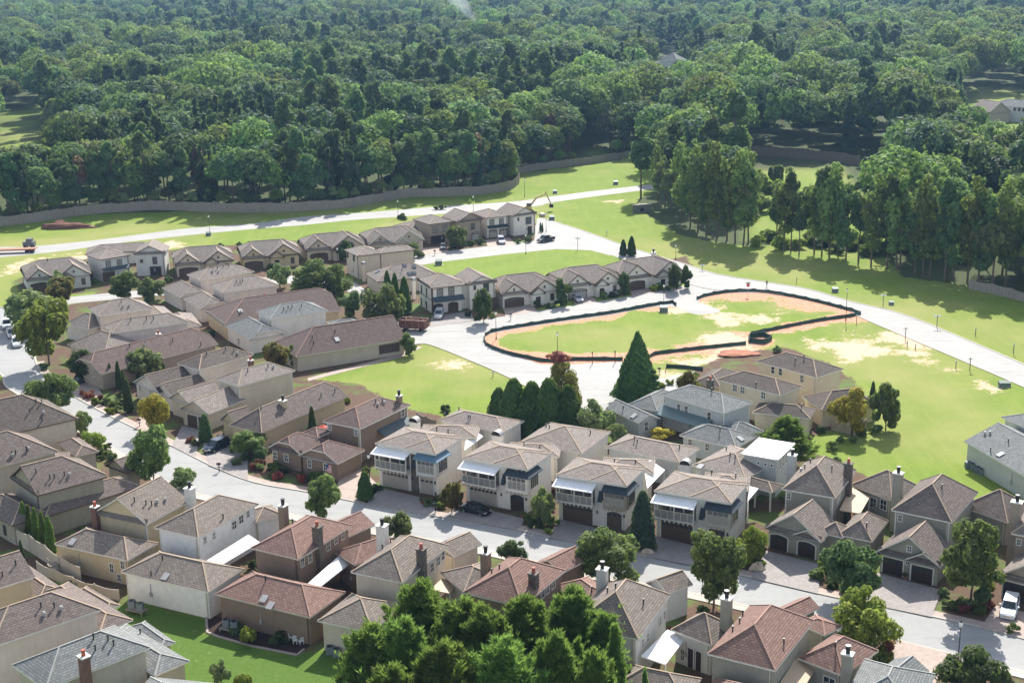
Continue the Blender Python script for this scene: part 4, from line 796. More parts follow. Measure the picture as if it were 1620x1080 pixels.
def offs(pl,d):
    p=np.array(pl); t_=np.gradient(p,axis=0); t_/=np.linalg.norm(t_,axis=1)[:,None]; return p+np.stack([-t_[:,1],t_[:,0]],1)*d
def strip(name,pl,d0,d1,z0,z1,mat):
    a,b=offs(pl,d0),offs(pl,d1); m=MB()
    for i in range(len(pl)-1):
        A,B,C,D=(*a[i],z1),(*a[i+1],z1),(*b[i+1],z1),(*b[i],z1); m.poly([A,B,C,D]); m.poly([(*a[i],z0),(*a[i+1],z0),B,A]); m.poly([(*b[i+1],z0),(*b[i],z0),D,C])
    return tag(m.build(name,mat),kind='structure')
strip('kerb',k1,-.05,.35,0,.13,R_con); strip('kerb',k2,-.35,.05,0,.13,R_con)
strip('pavement',k1[22:],.35,1.7,0,.11,R_pav); strip('pavement',k2[22:],-1.7,-.35,0,.11,R_con)
strip('kerb',vt,-.05,.3,0,.12,R_con); strip('kerb',vb[18:],-.3,.05,0,.12,R_con)
strip('kerb',Wc([(670,543),(690,548),(740,568),(800,594),(850,620)]),-.3,.05,0,.13,R_con)
for i,(pts,m) in enumerate([([(600,772),(684,792),(690,817),(577,797),(585,775)],R_pavg),([(733,797),(832,822),(818,839),(700,818)],R_pavg),([(886,822),(988,847),(978,873),(868,851)],R_pavg),([(1040,850),(1152,877),(1143,905),(1022,881)],R_pavg),([(1212,872),(1300,894),(1294,940),(1188,915)],R_pavg),([(1388,907),(1490,934),(1474,977),(1364,953)],R_pavg),([(1574,958),(1690,985),(1680,1024),(1552,993)],R_pav),
  ([(538,753),(572,742),(602,772),(580,797),(530,786)],R_pav),([(318,690),(392,702),(392,760),(330,737)],R_pavg),([(288,674),(318,680),(310,724),(272,706)],R_pavg),([(228,648),(250,658),(240,690),(212,678)],R_pav),([(105,606),(152,606),(170,640),(125,631)],R_pav),([(1397,1008),(1502,1034),(1480,1082),(1385,1060)],R_pav),
  ([(683,500),(745,492),(750,507),(680,518)],R_pavg),([(795,485),(838,478),(850,492),(800,500)],R_pav),([(905,472),(935,467),(945,477),(910,482)],R_pav),([(995,458),(1030,452),(1040,462),(1000,468)],R_pav),([(487,598),(560,579),(632,560),(660,548),(669,549),(635,565),(560,584),(487,603)],R_pav),([(665,393),(700,390),(712,399),(668,404)],R_pav),([(768,380),(806,376),(815,386),(772,391)],R_pav)]):
    sheet('driveway',W(pts),.14 if i<13 else .035,m)
# ------------------------------------------------------------------ fences
fence_w=NT('weathered_fence_boards'); _o=fence_w.coord(); _s=fence_w.add('Mapping'); _s.inputs['Scale'].default_value=(7,7,.4); fence_w.l(_o,_s.inputs[0]); _n=fence_w.noise(_s.outputs[0],1,3); M['fence']=fence_w.done(fence_w.ramp(_n,[(.3,(.19,.165,.135)),(.7,(.29,.255,.215))]),.9,.1)
def board_fence(pts,label,h=2.4,seg=6.,mat=None,name='board_fence'):
    p=cr(W(pts),4); d=np.r_[0,np.cumsum(np.hypot(*np.diff(p,axis=0).T))]; n=max(1,int(d[-1]/seg)); s=np.linspace(0,d[-1],n+1); q=np.stack([np.interp(s,d,p[:,0]),np.interp(s,d,p[:,1])],1)
    r=empty(name,(q[0][0],q[0][1],0),label=label,cat='fence')
    for i in range(n):
        a=Vector((*q[i],0))-r.location; b=Vector((*q[i+1],0))-r.location; hh=h*(1+.04*math.sin(i*2.1)); m=MB(); k=6
        for j in range(k): # scalloped top
            f0=j/k;f1=(j+1)/k; z0=hh-.22*math.sin(math.pi*f0); z1=hh-.22*math.sin(math.pi*f1); A=a.lerp(b,f0);B=a.lerp(b,f1); N=Vector((-(b-a).y,(b-a).x,0)).normalized()*.04
            for sg in (1,-1): m.poly([A+N*sg,B+N*sg,B+N*sg+Vector((0,0,z1)),A+N*sg+Vector((0,0,z0))])
            m.poly([A+N+Vector((0,0,z0)),B+N+Vector((0,0,z1)),B-N+Vector((0,0,z1)),A-N+Vector((0,0,z0))])
        m.build('fence_panel',mat or M['fence'],r); m=MB(); m.box(a.x-.08,a.y-.08,0,a.x+.08,a.y+.08,hh+.1); m.build('post',mat or M['fence'],r)
    return r
board_fence(WALLF,'long weathered board fence running along the foot of the forest on the left',3.2)
board_fence(WALLF2,'shorter board fence below the woods behind the curve of the upper road',2.8)
board_fence([(1533,457),(1575,466),(1630,480),(1700,500)],'board fence at the right edge beyond the wide lawn',2.4)
board_fence([(1150,246),(1200,247),(1260,251),(1310,256),(1360,262)],'brown wall-like fence glimpsed between treetops behind the right-hand grove',4,mat=plain('brown_fence',(.17,.13,.10),.9))
board_fence([(22,858),(60,880),(105,912),(130,925)],'tall beige fence under the clipped evergreens by the tan house',2.6,4,mat=W_GRG)
board_fence([(1315,680),(1335,684),(1352,690),(1362,684),(1370,676)],'low tan fence around the garden of the cream house',1.8,2.5,mat=plain('tan_fence',(.36,.29,.2),.9))
board_fence([(660,668),(690,680)],'short wooden fence behind the first villa',1.8,2.5)
board_fence([(60,905),(130,935),(190,950)],'low retaining fence below the tan house with small windows',1.6,4,mat=W_GRG)
siltm=NT('silt_fabric'); _o=siltm.coord(); _s=siltm.add('SeparateXYZ'); siltm.l(_o,_s.inputs[0]); _f=siltm.ramp(_s.outputs[2],[(0,(.012,.035,.028)),(.5,(.04,.10,.075)),(.62,(.01,.012,.012)),(.95,(.035,.08,.06))]); M['silt']=siltm.done(_f,.7,.3)
def silt(pts,label,h=.78):
    p=cr(W(pts),4); d=np.r_[0,np.cumsum(np.hypot(*np.diff(p,axis=0).T))]; n=max(2,int(d[-1]/3.4)); s=np.linspace(0,d[-1],n+1); q=np.stack([np.interp(s,d,p[:,0]),np.interp(s,d,p[:,1])],1)
    r=empty('silt_fence',(q[0][0],q[0][1],0),label=label,cat='silt fence'); m=MB(); o=np.array([r.location.x,r.location.y])
    qq=[]; 
    for i in range(n):
        for j in range(3):
            f=j/3; pp=q[i]*(1-f)+q[i+1]*f; tt=q[i+1]-q[i]; tt=tt/np.linalg.norm(tt); qq.append((pp+np.array([-tt[1],tt[0]])*(.1*math.sin(math.pi*f)+random.uniform(-.03,.03))-o,h*(1-.12*math.sin(math.pi*f))+random.uniform(-.05,.05)))
    qq.append((q[-1]-o,h))
    for (a,ha),(b,hb) in zip(qq[:-1],qq[1:]):
        t_=b-a; L_=np.linalg.norm(t_); nn=np.array([-t_[1],t_[0]])/L_*.02
        for sg in(1,-1): m.poly([(*(a+nn*sg),0),(*(b+nn*sg),0),(*(b+nn*sg),hb),(*(a+nn*sg),ha)])
        m.poly([(*(a+nn),ha),(*(b+nn),hb),(*(b-nn),hb),(*(a-nn),ha)])
    m.build('fabric',M['silt'],r)
    for i in range(0,n+1): m=MB(); x,y=q[i]-o; m.box(x-.035,y-.035,0,x+.035,y+.035,h+.2); m.build('stake',M['brown_trim'],r)
silt(FENCE1,'black and green silt fence wrapping the left end of the fenced green')
silt(FENCE1b,'black silt fence above the red dirt strip right of the conical tree')
silt(FENCE2,'black silt fence wrapping the right-hand wedge of bare soil and grass')
silt([(1053,590),(1052,583),(1060,581),(1085,583),(1112,586)],'short piece of silt fence standing alone on the pale dirt')
a=[(1202+19*math.cos(u),538+6.5*math.sin(u)) for u in np.linspace(0,2*math.pi,14)]
silt(a,'small closed ring of black silt fabric where the long silt fences meet',1.1)
# ------------------------------------------------------------------ foliage
def leaf_mat(name,c,tr=.35,hue=.12,c2=None,br=1.):
    t=NT(name); g=t.add('NewGeometry'); oi=t.add('ObjectInfo'); o=t.coord(); n=t.noise(o,.55,4,.65)
    c2=c2 or (c[0]*1.6,c[1]*1.4,c[2]*1.1)
    col=t.mix(t.ramp(n,[(.3,(0,0,0)),(.7,(1,1,1))]),sc3(c,.9),sc3(c2,1.25)); col=t.mix(t.math('MULTIPLY',g.outputs['Random Per Island'],.85),col,sc3(c,.55))
    hs=t.add('HueSaturation'); t.l(col,hs.inputs['Color']); t.l(t.math('ADD',t.math('MULTIPLY',oi.outputs['Random'],hue*.35),.5-hue*.2),hs.inputs['Hue']); t.l(t.math('ADD',t.math('MULTIPLY',oi.outputs['Random'],.8),.62),hs.inputs['Value'])
    t.done(hs.outputs[0],.7,.13); tl=t.add('BsdfTranslucent'); t.l(t.mix(.5,hs.outputs[0],(.27,.40,.07)),tl.inputs[0]); ms=t.add('MixShader'); ms.inputs[0].default_value=tr; out=t.n['Material Output']; t.l(t.b.outputs[0],ms.inputs[1]); t.l(tl.outputs[0],ms.inputs[2]); t.l(ms.outputs[0],out.inputs[0]); return t.m
bark=plain('bark',(.12,.09,.065),.9,.1,0,.3,4); barkg=plain('grey_bark',(.20,.175,.15),.9,.1,0,.3,4)
LM={'oak':leaf_mat('leaf_oak',(.12,.168,.06),.4),'dark':leaf_mat('leaf_dark',(.066,.105,.045),.3),'lime':leaf_mat('leaf_lime',(.19,.235,.045),.45),'yellow':leaf_mat('leaf_yellow',(.36,.30,.045),.38,.04),'pine':leaf_mat('leaf_pine',(.115,.19,.05),.5),'blue':leaf_mat('leaf_blue',(.07,.115,.09),.25,.04),'silver':leaf_mat('leaf_silver',(.17,.22,.10),.4),'red':leaf_mat('leaf_red',(.22,.045,.05),.3,.03,(.35,.09,.09)),'rust':leaf_mat('leaf_rust',(.17,.14,.045),.4),'forest':leaf_mat('leaf_forest',(.072,.125,.058),.38,.3),'forestdk':leaf_mat('leaf_forest_dark',(.042,.082,.05),.3,.2),'forestlt':leaf_mat('leaf_forest_light',(.125,.19,.06),.42,.25),'conifer':leaf_mat('leaf_conifer',(.062,.125,.04),.3,.05),'grove':leaf_mat('leaf_grove',(.145,.20,.065),.45,.2),'grovedk':leaf_mat('leaf_grove_dark',(.095,.15,.06),.4,.2),'olive':leaf_mat('leaf_olive',(.11,.12,.055),.38),'dead':leaf_mat('leaf_dead',(.16,.10,.07),.2,.03)}
def quads(name,pts,nrm,size,mat,seed,elong=1.,up=0.):
    r=np.random.default_rng(seed); N=len(pts); a=r.normal(size=(N,3)); 
    if up: a=a*(1-up)+np.array([0,0,1.])*up*2
    u=a-nrm*(a*nrm).sum(1)[:,None]; u/=np.linalg.norm(u,axis=1)[:,None]+1e-9; w_=np.cross(nrm,u); s=size*(.6+.8*r.random((N,1)))
    j=lambda: (1+.35*(r.random((N,1))-.5)*2)
    bend=nrm*s*.22
    c=np.stack([pts-u*s*elong*j()-bend,pts+w_*s*.62*j(),pts+u*s*elong*j()-bend,pts-w_*s*.62*j()],1).reshape(-1,3)
    me=bpy.data.meshes.new(name); q=np.arange(4*N)
    me.vertices.add(4*N); me.vertices.foreach_set('co',c.ravel().astype(np.float32)); me.loops.add(4*N); me.loops.foreach_set('vertex_index',q); me.polygons.add(N); me.polygons.foreach_set('loop_start',np.arange(0,4*N,4)); me.polygons.foreach_set('loop_total',np.full(N,4)); me.materials.append(mat); me.update(calc_edges=True)
    return me
def sph(r,n): v=r.normal(size=(n,3)); return v/np.linalg.norm(v,axis=1)[:,None]
def lobes_crown(seed,R,hc,Hh,n,nl=18,shape='round',lr=.42):
    """points on many sub-lobes placed over a crown envelope; R radius, hc centre height, Hh half height"""
    r=np.random.default_rng(seed); L=[]
    for i in range(nl if shape[0]!='f' else 0):
        d=sph(r,1)[0]; 
        if shape=='round': k=.35+.58*r.random(); c=np.array([d[0]*R*k*1.1,d[1]*R*k*1.1,hc+d[2]*Hh*k*1.15]); rad=R*lr*(.5+.65*r.random())
        elif shape=='dome': d[2]=abs(d[2])*1.0-.25; k=.5+.25*r.random(); c=np.array([d[0]*R*k,d[1]*R*k,hc+d[2]*Hh*k*1.1]); rad=R*lr*(.75+.5*r.random())
        elif shape=='tall': zz=r.random(); e=math.sin(math.pi*(.12+.8*zz))**.7; an=r.random()*6.28; c=np.array([math.cos(an)*R*.62*e,math.sin(an)*R*.62*e,hc-Hh+2*Hh*zz]); rad=R*lr*(.6+.7*r.random())*(.55+.5*e)
        elif shape=='cone': zz=r.random()**1.5; e=1-zz; an=r.random()*6.28; c=np.array([math.cos(an)*R*.72*e,math.sin(an)*R*.72*e,hc-Hh+2*Hh*zz]); rad=R*lr*(.35+.65*e)
        L.append((c,rad))
    if shape=='fcone' or shape=='fcol':
        pw=.85 if shape=='fcone' else .5; z=1-np.sqrt(r.random(n)) if shape=='fcone' else r.random(n)*.99; an=r.random(n)*2*math.pi; prof=np.minimum(1,(z/.07+.35))**.7*(1-z)**pw
        lump=1+.16*np.sin(an*5+z*23+seed)*np.sin(z*37+an*2)+.10*np.sin(an*11+z*60); rr_=R*prof*lump*(1-.28*r.random(n)**2)+.05
        P_=np.stack([np.cos(an)*rr_,np.sin(an)*rr_,hc-Hh+2*Hh*z],1); N_=np.stack([np.cos(an),np.sin(an),np.full(n,.35)],1)*.8+sph(r,n)*.6; N_/=np.linalg.norm(N_,axis=1)[:,None]
        return P_,N_,[(np.array([0,0,hc]),.3)]
    tot=sum(q[1]**2 for q in L); P_=[];N_=[]
    for c,rad in L:
        m=int(n*rad**2/tot)+3; d=sph(r,m); k=(.72+.34*r.random((m,1))); 
        nz=1+.25*np.sin(d[:,:1]*5+seed)*np.cos(d[:,1:2]*4+c[0])
        p=c+d*rad*k*nz*np.array([1,1,.85]); P_.append(p); N_.append(d)
    P_=np.vstack(P_);N_=np.vstack(N_)
    keep=np.ones(len(P_),bool)
    for c,rad in L: keep&=(np.linalg.norm((P_-c)/np.array([1,1,.85]),axis=1)>rad*.68)
    P_=P_[keep];N_=N_[keep]; N_=N_*.85+sph(r,len(N_))*.6+np.array([0,0,.25]); N_/=np.linalg.norm(N_,axis=1)[:,None]
    P_[:,2]=np.maximum(P_[:,2],.08)
    return P_,N_,L
def trunk_mesh(name,h,r0,L,mat,seed,multi=1,nb=7,ext=0):
    r=random.Random(seed); m=MB()
    for k in range(multi):
        ox,oy=(r.uniform(-.25,.25),r.uniform(-.25,.25)) if multi>1 else (0,0); pts=[Vector((ox,oy,-.1))]
        for i in range(1,5): pts.append(Vector((ox*(1+i*.8)+r.uniform(-.06,.06)*h*.2,oy*(1+i*.8)+r.uniform(-.06,.06)*h*.2,h*i/4)))
        for i in range(4): m.bar(pts[i],pts[i+1],2*r0*(1-i*.2),sides=7,r2=2*r0*(1-(i+1)*.2))
    LL=sorted(L,key=lambda q:-q[1])[:nb]
    for c,rad in LL:
        s=pts[2+r.randint(0,2)]; c=Vector(c); mid=s.lerp(c,.55)+Vector((0,0,-.1*(c-s).length)); m.bar(s,mid,r0*.8,sides=5,r2=r0*.5); m.bar(mid,c,r0*.5,sides=5,r2=r0*.15)
    me=m.build(name,mat); d=me.data; bpy.data.objects.remove(me); return d
PROT={}
def proto(kind,seed):
    """unit trees built at nominal size: returns (crown mesh, trunk mesh, nominal height, nominal radius)"""
    key=(kind,seed)
    if key in PROT: return PROT[key]
    S=dict( # R, H, base of crown, n, leaf, mat, shape, lobes
     oak=(3.2,7.5,1.1,8000,.235,'oak','round',26),lime=(3.2,7.5,1.2,7000,.235,'lime','round',24),yellow=(3.,5.5,1.0,6500,.22,'yellow','round',20),dark=(3.,6.,.8,7500,.22,'dark','round',22),
     silver=(2.2,4.,.5,5200,.2,'silver','round',20),rust=(2.2,5.,1.3,5600,.21,'rust','round',20),maple=(3.,8.2,1.9,9000,.23,'oak','round',30),
     shrub=(1.2,1.7,.05,900,.2,'oak','round',10),shrubd=(1.2,1.7,.05,900,.2,'dark','round',10),shruby=(1.1,1.5,.05,850,.2,'lime','round',10),shrubr=(1.1,1.4,.05,800,.2,'red','round',9),shrubs=(1.1,1.5,.05,850,.2,'silver','round',9),
     cypress=(.9,5.,.1,3200,.14,'dark','fcol',4),arbor=(1.6,6.,.1,4200,.17,'pine','fcol',4),cone=(3.6,9.5,.2,16000,.24,'conifer','fcone',4),conemid=(2.2,7.,.2,7500,.2,'conifer','fcol',4),bluecone=(1.7,6.,.2,6000,.17,'blue','fcol',4),redtop=(2.6,7.5,.6,8000,.2,'rust','tall',24))
    R_,H_,b_,n,lf,mt,shp,nl=S[kind]
    hc=(H_+b_)/2; Hh=(H_-b_)/2; P_,N_,L=lobes_crown(seed*31+hash_(kind),R_,hc,Hh*(.95 if shp!='round' else 1),n,nl,shp)
    if shp=='round':
        P_[:,2]=np.clip(P_[:,2],b_*.6,None)
    cm=quads('crown',P_,N_,lf,LM[mt],seed,1.15,.0 if shp=='round' else .35)
    tm=trunk_mesh('trunk',hc if shp=='round' else H_*.8,.16 if H_>3 else .05,L,bark,seed,1 if H_>3 else 2, 7 if shp=='round' else 2)
    PROT[key]=(cm,tm,P_[:,2].max(),np.percentile(np.hypot(P_[:,0],P_[:,1]),97)); return PROT[key]
def hash_(s): return sum((i+1)*ord(c) for i,c in enumerate(s))%997
def put(name,kind,x,y,h,r,label,cat='tree',group=None,seed=0,world=None,z=0):
    """base pixel on the ground (or world), real height h and crown radius r in metres"""
    cm,tm,H0,R0=proto(kind,seed); X,Y=world if world else P(x,y)
    e=empty(name,(X,Y,z),random.uniform(0,6.28),label=label,cat=cat,group=group); 
    for nm,me in (('crown' if cat=='tree' else 'foliage',cm),('trunk' if cat=='tree' else 'stem',tm)):
        o=bpy.data.objects.new(nm,me); COL.objects.link(o); o.parent=e; o.scale=(r/R0,r/R0,h/H0)
    return e
def put_px(name,kind,cx,top,bot,wpx,label,cat='tree',group=None,seed=0,h=None):
    """crown box in the photo: centre column, top row, ground row, width in px"""
    X,Y=P(cx,bot); pr=proj(X,Y,0); s=F/pr[2]; hh=(bot-top)/(s*.955); return put(name,kind,cx,bot,hh*1.0,wpx/2/s,label,cat,group,seed)
# street and garden trees (centre x, crown top y, trunk foot y, crown width)
T_=[('street_tree','oak',511,748,822,58,'bushy green street tree left of the first villa, in front of the street bend'),
('small_tree','silver',632,808,852,50,'small pale-leaved tree between two chimneys on the near kerb'),
('street_tree','oak',963,828,925,108,'broad green street tree in front of the third villa'),
('street_tree','maple',1129,832,960,88,'tall dense street tree with orange-tinged leaves in front of the fourth villa',),
('small_tree','lime',1188,826,893,52,'yellow-green tree right of the fourth villa'),
('street_tree','maple',1536,813,957,102,'tall street tree beside the white car driveway'),
('small_tree','dark',1342,846,942,94,'dark dense tree between the arched and square garage doors'),
('small_tree','lime',1366,926,1026,105,'airy yellow-green tree on the near kerb before the garages'),
('round_bush','dark',1536,1020,1100,104,'big round bush in the bottom right corner'),
('round_bush','dark',809,849,892,48,'round clipped bush on the near kerb behind the red roofed house'),
('small_tree','silver',861,768,832,44,'thin pale tree between the second and third villas'),
('blue_conifer','bluecone',1016,776,866,42,'narrow blue-green conifer between the third and fourth villas'),
('small_tree','rust',715,758,812,36,'small bronze-leaved tree between the first and second villas'),
('small_conifer','conemid',578,745,790,26,'dark small conifer at the corner left of the first villa'),
('street_tree','maple',245,670,772,74,'tall leafy tree beside the street with reddish tips, left block'),
('small_tree','silver',291,738,772,42,'pale spiky-leaved tree behind the white box chimney'),
('small_tree','yellow',247,620,682,50,'golden leaved tree at the kerb below the pale twin-gabled house'),
('small_tree','lime',149,680,716,36,'yellow shrub-like tree on the near kerb of the street bend'),
('small_tree','silver',131,648,684,30,'pale palm-like plant beside the dark roofed house'),
('street_tree','oak',86,588,650,78,'green tree above the dark roofed house at the left'),
('street_tree','lime',78,474,578,84,'largest rounded bright green tree by the parked white cars'),
('street_tree','silver',52,458,520,86,'paler tree left behind the bright rounded one'),
('small_tree','rust',102,440,482,52,'bronze tree right behind the bright rounded tree'),
('small_tree','silver',96,428,462,34,'small pale tree before the leftmost far townhouse'),
('small_tree','oak',197,430,474,50,'dark green tree before the two-storey house with blue windows'),
('small_tree','silver',240,438,474,44,'light green tree beside the dark one before the far row'),
('small_tree','dark',135,552,602,52,'dark tree behind the parked dark sedan'),
('small_tree','silver',230,550,600,66,'silvery shrub-like tree in front of the long brown roof'),
('small_tree','lime',266,545,582,42,'bright green tree next to the silvery one'),
('small_tree','oak',397,678,722,60,'feathery green tree left of the brown twin-gabled house'),
('small_tree','oak',494,413,480,76,'large green tree at the centre between house blocks'),
('small_tree','oak',533,418,475,52,'right-hand companion of the large centre tree'),
('small_tree','silver',443,416,456,42,'greyish round tree left of the large centre trees'),
('small_tree','dark',555,460,502,38,'dark small tree above the maroon roof'),
('small_tree','silver',608,450,520,70,'large pale rounded tree by the debris container'),
('round_bush','silver',492,498,530,46,'palm-like bush rising behind the pale grey roof'),
('small_tree','oak',647,527,562,30,'small umbrella-shaped tree at the end of the long maroon roof'),
('small_tree','rust',436,540,592,46,'olive bushy tree between the white and maroon roofs'),
('small_tree','dark',765,456,510,36,'dark green tree in front of the white two-storey house with brown trim'),
('small_conifer','dark',891,440,482,28,'dark pointed tree before the leftmost white gabled houses'),
('small_conifer','dark',988,430,466,20,'narrow dark tree before the middle white gabled house'),
('round_bush','dark',1066,418,460,24,'tall dark bush at the end of the white gabled row'),
('round_bush','dark',1087,420,456,20,'rounder dark bush at the lane corner'),
('small_conifer','conemid',999,375,405,15,'right one of two dark conifers behind the white gabled row'),
('small_conifer','conemid',986,380,404,13,'left one of two dark conifers behind the white gabled row'),
('small_tree','silver',723,356,392,36,'small pale tree before the tan two-storey house of the far row'),
('small_tree','silver',440,396,416,24,'small tree before the fourth far townhouse'),('small_tree','dark',548,380,412,30,'dark tree before the fifth far townhouse'),('small_tree','silver',655,382,408,20,'light bush at the end of the sixth far townhouse'),
('broad_tree','redtop',893,568,668,52,'tree with crimson top leaves at the lane edge'),
('broad_tree','silver',940,633,695,66,'pale green bushy tree behind the second villa'),
('conical_tree','cone',1008,526,634,72,'huge dark conical evergreen beside the road loop'),
('broad_tree','pine',1243,645,740,84,'bright green bushy pine behind the white-roofed house') ,
('broad_tree','yellow',1347,612,688,66,'yellow-leaved tree beside the cream house'),
('broad_tree','oak',1401,602,680,50,'dense green round tree right of the yellow one'),
('cypress_tree','cypress',1379,604,650,12,'dark column evergreen between the yellow and green trees'),
('round_bush','yellow',1043,674,698,44,'orange-yellow bush in front of the grey house'),
('round_bush','silver',976,668,704,34,'pale flowering bush left of the grey house shed'),
('round_bush','dark',410,705,730,28,'round dark ball bush left of the brown gabled house'),
('cypress_tree','cypress',326,655,698,22,'dark upright evergreen by the dark car driveway'),
('cypress_tree','cypress',495,643,690,14,'tall thin evergreen behind the brown hip roofed house'),('cypress_tree','cypress',519,641,664,6,'tiniest thin evergreen beside the tall one'),
('round_bush','silver',350,1042,1082,38,'pale round bush on the lower lawn'),('round_bush','lime',386,1062,1100,34,'yellowish round bush on the lower lawn'),('round_bush','lime',393,988,1018,30,'pale-leaved plant in the mulch bed by the air conditioners'),
('small_tree','oak',465,545,580,20,'narrow tree right of the olive bushy tree'),('round_bush','oak',1370,1015,1050,44,'dark clipped ball under the airy yellow-green tree'),
('round_bush','dark',1555,925,960,34,'clipped dark hedge by the white car'),('round_bush','lime',1558,905,945,26,'sunlit bush behind the clipped hedge'),
('small_tree','rust',1090,582,640,44,'thin bare-branched tree beside the grey roof')]
for i,t_ in enumerate(T_):
    k=t_[1]
    if k=='pine': k='oak2'
    S_seed=i%3
    if t_[1]=='pine': continue
    put_px(t_[0],t_[1],*t_[2:6],t_[6],'tree' if t_[0] not in('round_bush',) else 'bush',None,i%3)
for i,(x,tp,bt,w_) in enumerate([(614,430,482,16),(626,434,488,17),(641,440,496,22)]): put_px('pointed_evergreen','conemid',x,tp,bt,w_,['shortest','middle','tallest'][i]+' of three pointed evergreens left of the white two-storey house','tree','three pointed evergreens',i)
for i,(x,tp,bt,w_) in enumerate([(790,614,672,40),(814,600,680,52),(842,605,686,56),(869,600,690,58),(899,610,692,52)]): put_px('dense_evergreen','conemid',x,tp,bt,w_,['leftmost','second','middle','fourth','rightmost'][i]+' of the dark evergreens screening the villas','tree','screen of dark evergreens',i%3)
for i,(x,tp,bt,w_) in enumerate([(41,792,852,15),(50,797,858,15),(60,802,864,16),(71,808,870,16),(82,815,878,17)]): put_px('clipped_evergreen','arbor',x,tp,bt,w_,['uppermost','second','third','fourth','lowest'][i]+' in the row of sunlit evergreens above the beige fence','tree','row of sunlit evergreens',i%3)
for i,(x,tp,bt,w_) in enumerate([(176,575,612,9),(189,572,615,11),(204,600,652,16),(197,585,625,9)]): put_px('cypress_tree','cypress',x,tp,bt,w_,['dark upright cypress by the kerb, farthest left','second dark upright cypress by the kerb','biggest dark upright cypress by the kerb','slim cypress behind the biggest one'][i],'tree','cypresses by the parked sedan',i%3)
put_px('cypress_tree','cypress',35,853,885,8,'lone thin dark evergreen in front of the beige fence','tree')
for i,(x,tp,bt) in enumerate([(855,352,366),(858,353,367)]): put_px('cypress_tree','cypress',x,tp,bt,4,['left','right'][i]+' tiny evergreen by the white end townhouse','tree')
# shrubs of the garden beds
SH=[('shrubr',(143,630)),('shrubr',(133,627)),('shrubr',(160,633)),('shruby',(150,640)),('shrub',(166,640)),('shrub',(178,645)),('shrub',(185,652)),('shrubd',(192,640)),('shruby',(175,655)),('shrubd',(240,690)),('shrubd',(257,682)),('shrub',(310,705)),('shrubr',(303,700)),('shrubd',(350,700)),('shrub',(372,715)),('shrubd',(385,728)),('shrub',(375,735)),('shrubr',(402,742)),('shrubr',(410,740)),('shrub',(430,742)),('shrub',(440,746)),('shrubd',(452,748)),('shrubd',(474,755)),('shrubd',(482,760)),('shrub',(492,757)),('shrub',(503,760)),('shrubr',(478,762)),('shrubr',(440,757)),('shrubd',(596,775)),('shrubd',(588,778)),('shrubd',(690,795)),('shrub',(680,800)),('shruby',(698,803)),('shrubd',(725,805)),('shrub',(838,825)),('shrubd',(845,835)),('shruby',(866,845)),('shrub',(875,830)),('shrubr',(1010,862)),('shrubs',(1018,858)),('shrub',(1030,868)),('shrubd',(1006,852)),('shrubs',(1160,890)),('shruby',(1180,895)),('shruby',(1200,897)),('shrubs',(1297,912)),('shruby',(1305,905)),('shrub',(1290,915)),('shruby',(1375,915)),('shruby',(1355,925)),('shrubs',(1320,925)),('shrubd',(1312,930)),('shrub',(1340,935)),('shruby',(1385,925)),('shruby',(1370,933)),('shrubs',(1492,940)),('shrubs',(1522,957)),('shrubr',(1563,963)),('shrubs',(1540,962)),('shrub',(1512,965)),('shrubr',(1525,968)),('shrub',(1548,970)),('shrubs',(1500,960)),
 ('shrubd',(85,605)),('shrub',(100,600)),('shrubd',(70,585)),('shrub',(115,612)),('shruby',(165,712)),('shruby',(172,722)),('shrubs',(157,720)),('shrubd',(200,735)),('shrub',(215,740)),('shrub',(228,752)),('shrubs',(180,728)),('shrubd',(440,1018)),('shrub',(450,1008)),('shrubd',(375,1000)),('shrubd',(1000,700)),('shrub',(1330,700)),('shrubd',(1312,668)),('shrub',(1327,663)),('shrubd',(1300,685)),('shrub',(1365,690)),('shrubd',(1385,685)),('shrub',(1350,700)),('shrub',(1318,712)),('shrub',(1390,680)),
 ('shrubd',(740,500)),('shrubd',(755,505)),('shrub',(778,503)),('shrub',(850,485)),('shrubd',(870,487)),('shrubd',(885,483)),('shrub',(955,472)),('shrubd',(970,470)),('shrubd',(985,466)),('shrub',(1043,458)),('shruby',(1035,460)),('shrubd',(1055,460)),('shrub',(1100,600)),('shruby',(1060,608)),('shruby',(1047,613)),('shrub',(820,385)),('shrub',(835,383)),('shrub',(745,388)),('shrubd',(760,386)),('shrub',(665,407)),('shrubd',(345,395)),('shrub',(350,394)),('shrub',(700,331)),('shrubd',(690,332)),('shrub',(640,348)),('shrubd',(635,346)),('shrub',(380,391)),('shrub',(396,390)),
 ('shrub',(150,448)),('shrubd',(142,440)),('shrubd',(265,447)),('shrub',(320,440)),('shrub',(430,425)),('shrubd',(470,415)),('shrubd',(640,410)),('shrubd',(708,655)),('shrubd',(704,650)),('shruby',(1400,1045)),('shrubr',(1405,1035)),('shrubr',(1340,1020)),('shrub',(1395,1055)),('shrubr',(1345,1032)),('shrub',(1600,1000))]
for i,(k,(x,y)) in enumerate(SH):
    s=random.uniform(.8,1.25)*(1.25 if y<500 else 1); put('garden_shrub',k,x,y,1.25*s,.95*s,{'shrub':'mid-green garden shrub in a house bed','shrubd':'dark green clipped shrub in a house bed','shruby':'yellow-green garden shrub in a house bed','shrubr':'crimson-leaved garden shrub in a house bed','shrubs':'pale silvery garden shrub in a house bed'}[k],'shrub',{'shrub':'mid-green garden shrubs','shrubd':'dark garden shrubs','shruby':'yellow-green garden shrubs','shrubr':'crimson garden shrubs','shrubs':'silvery garden shrubs'}[k],i%3)
foot=[]
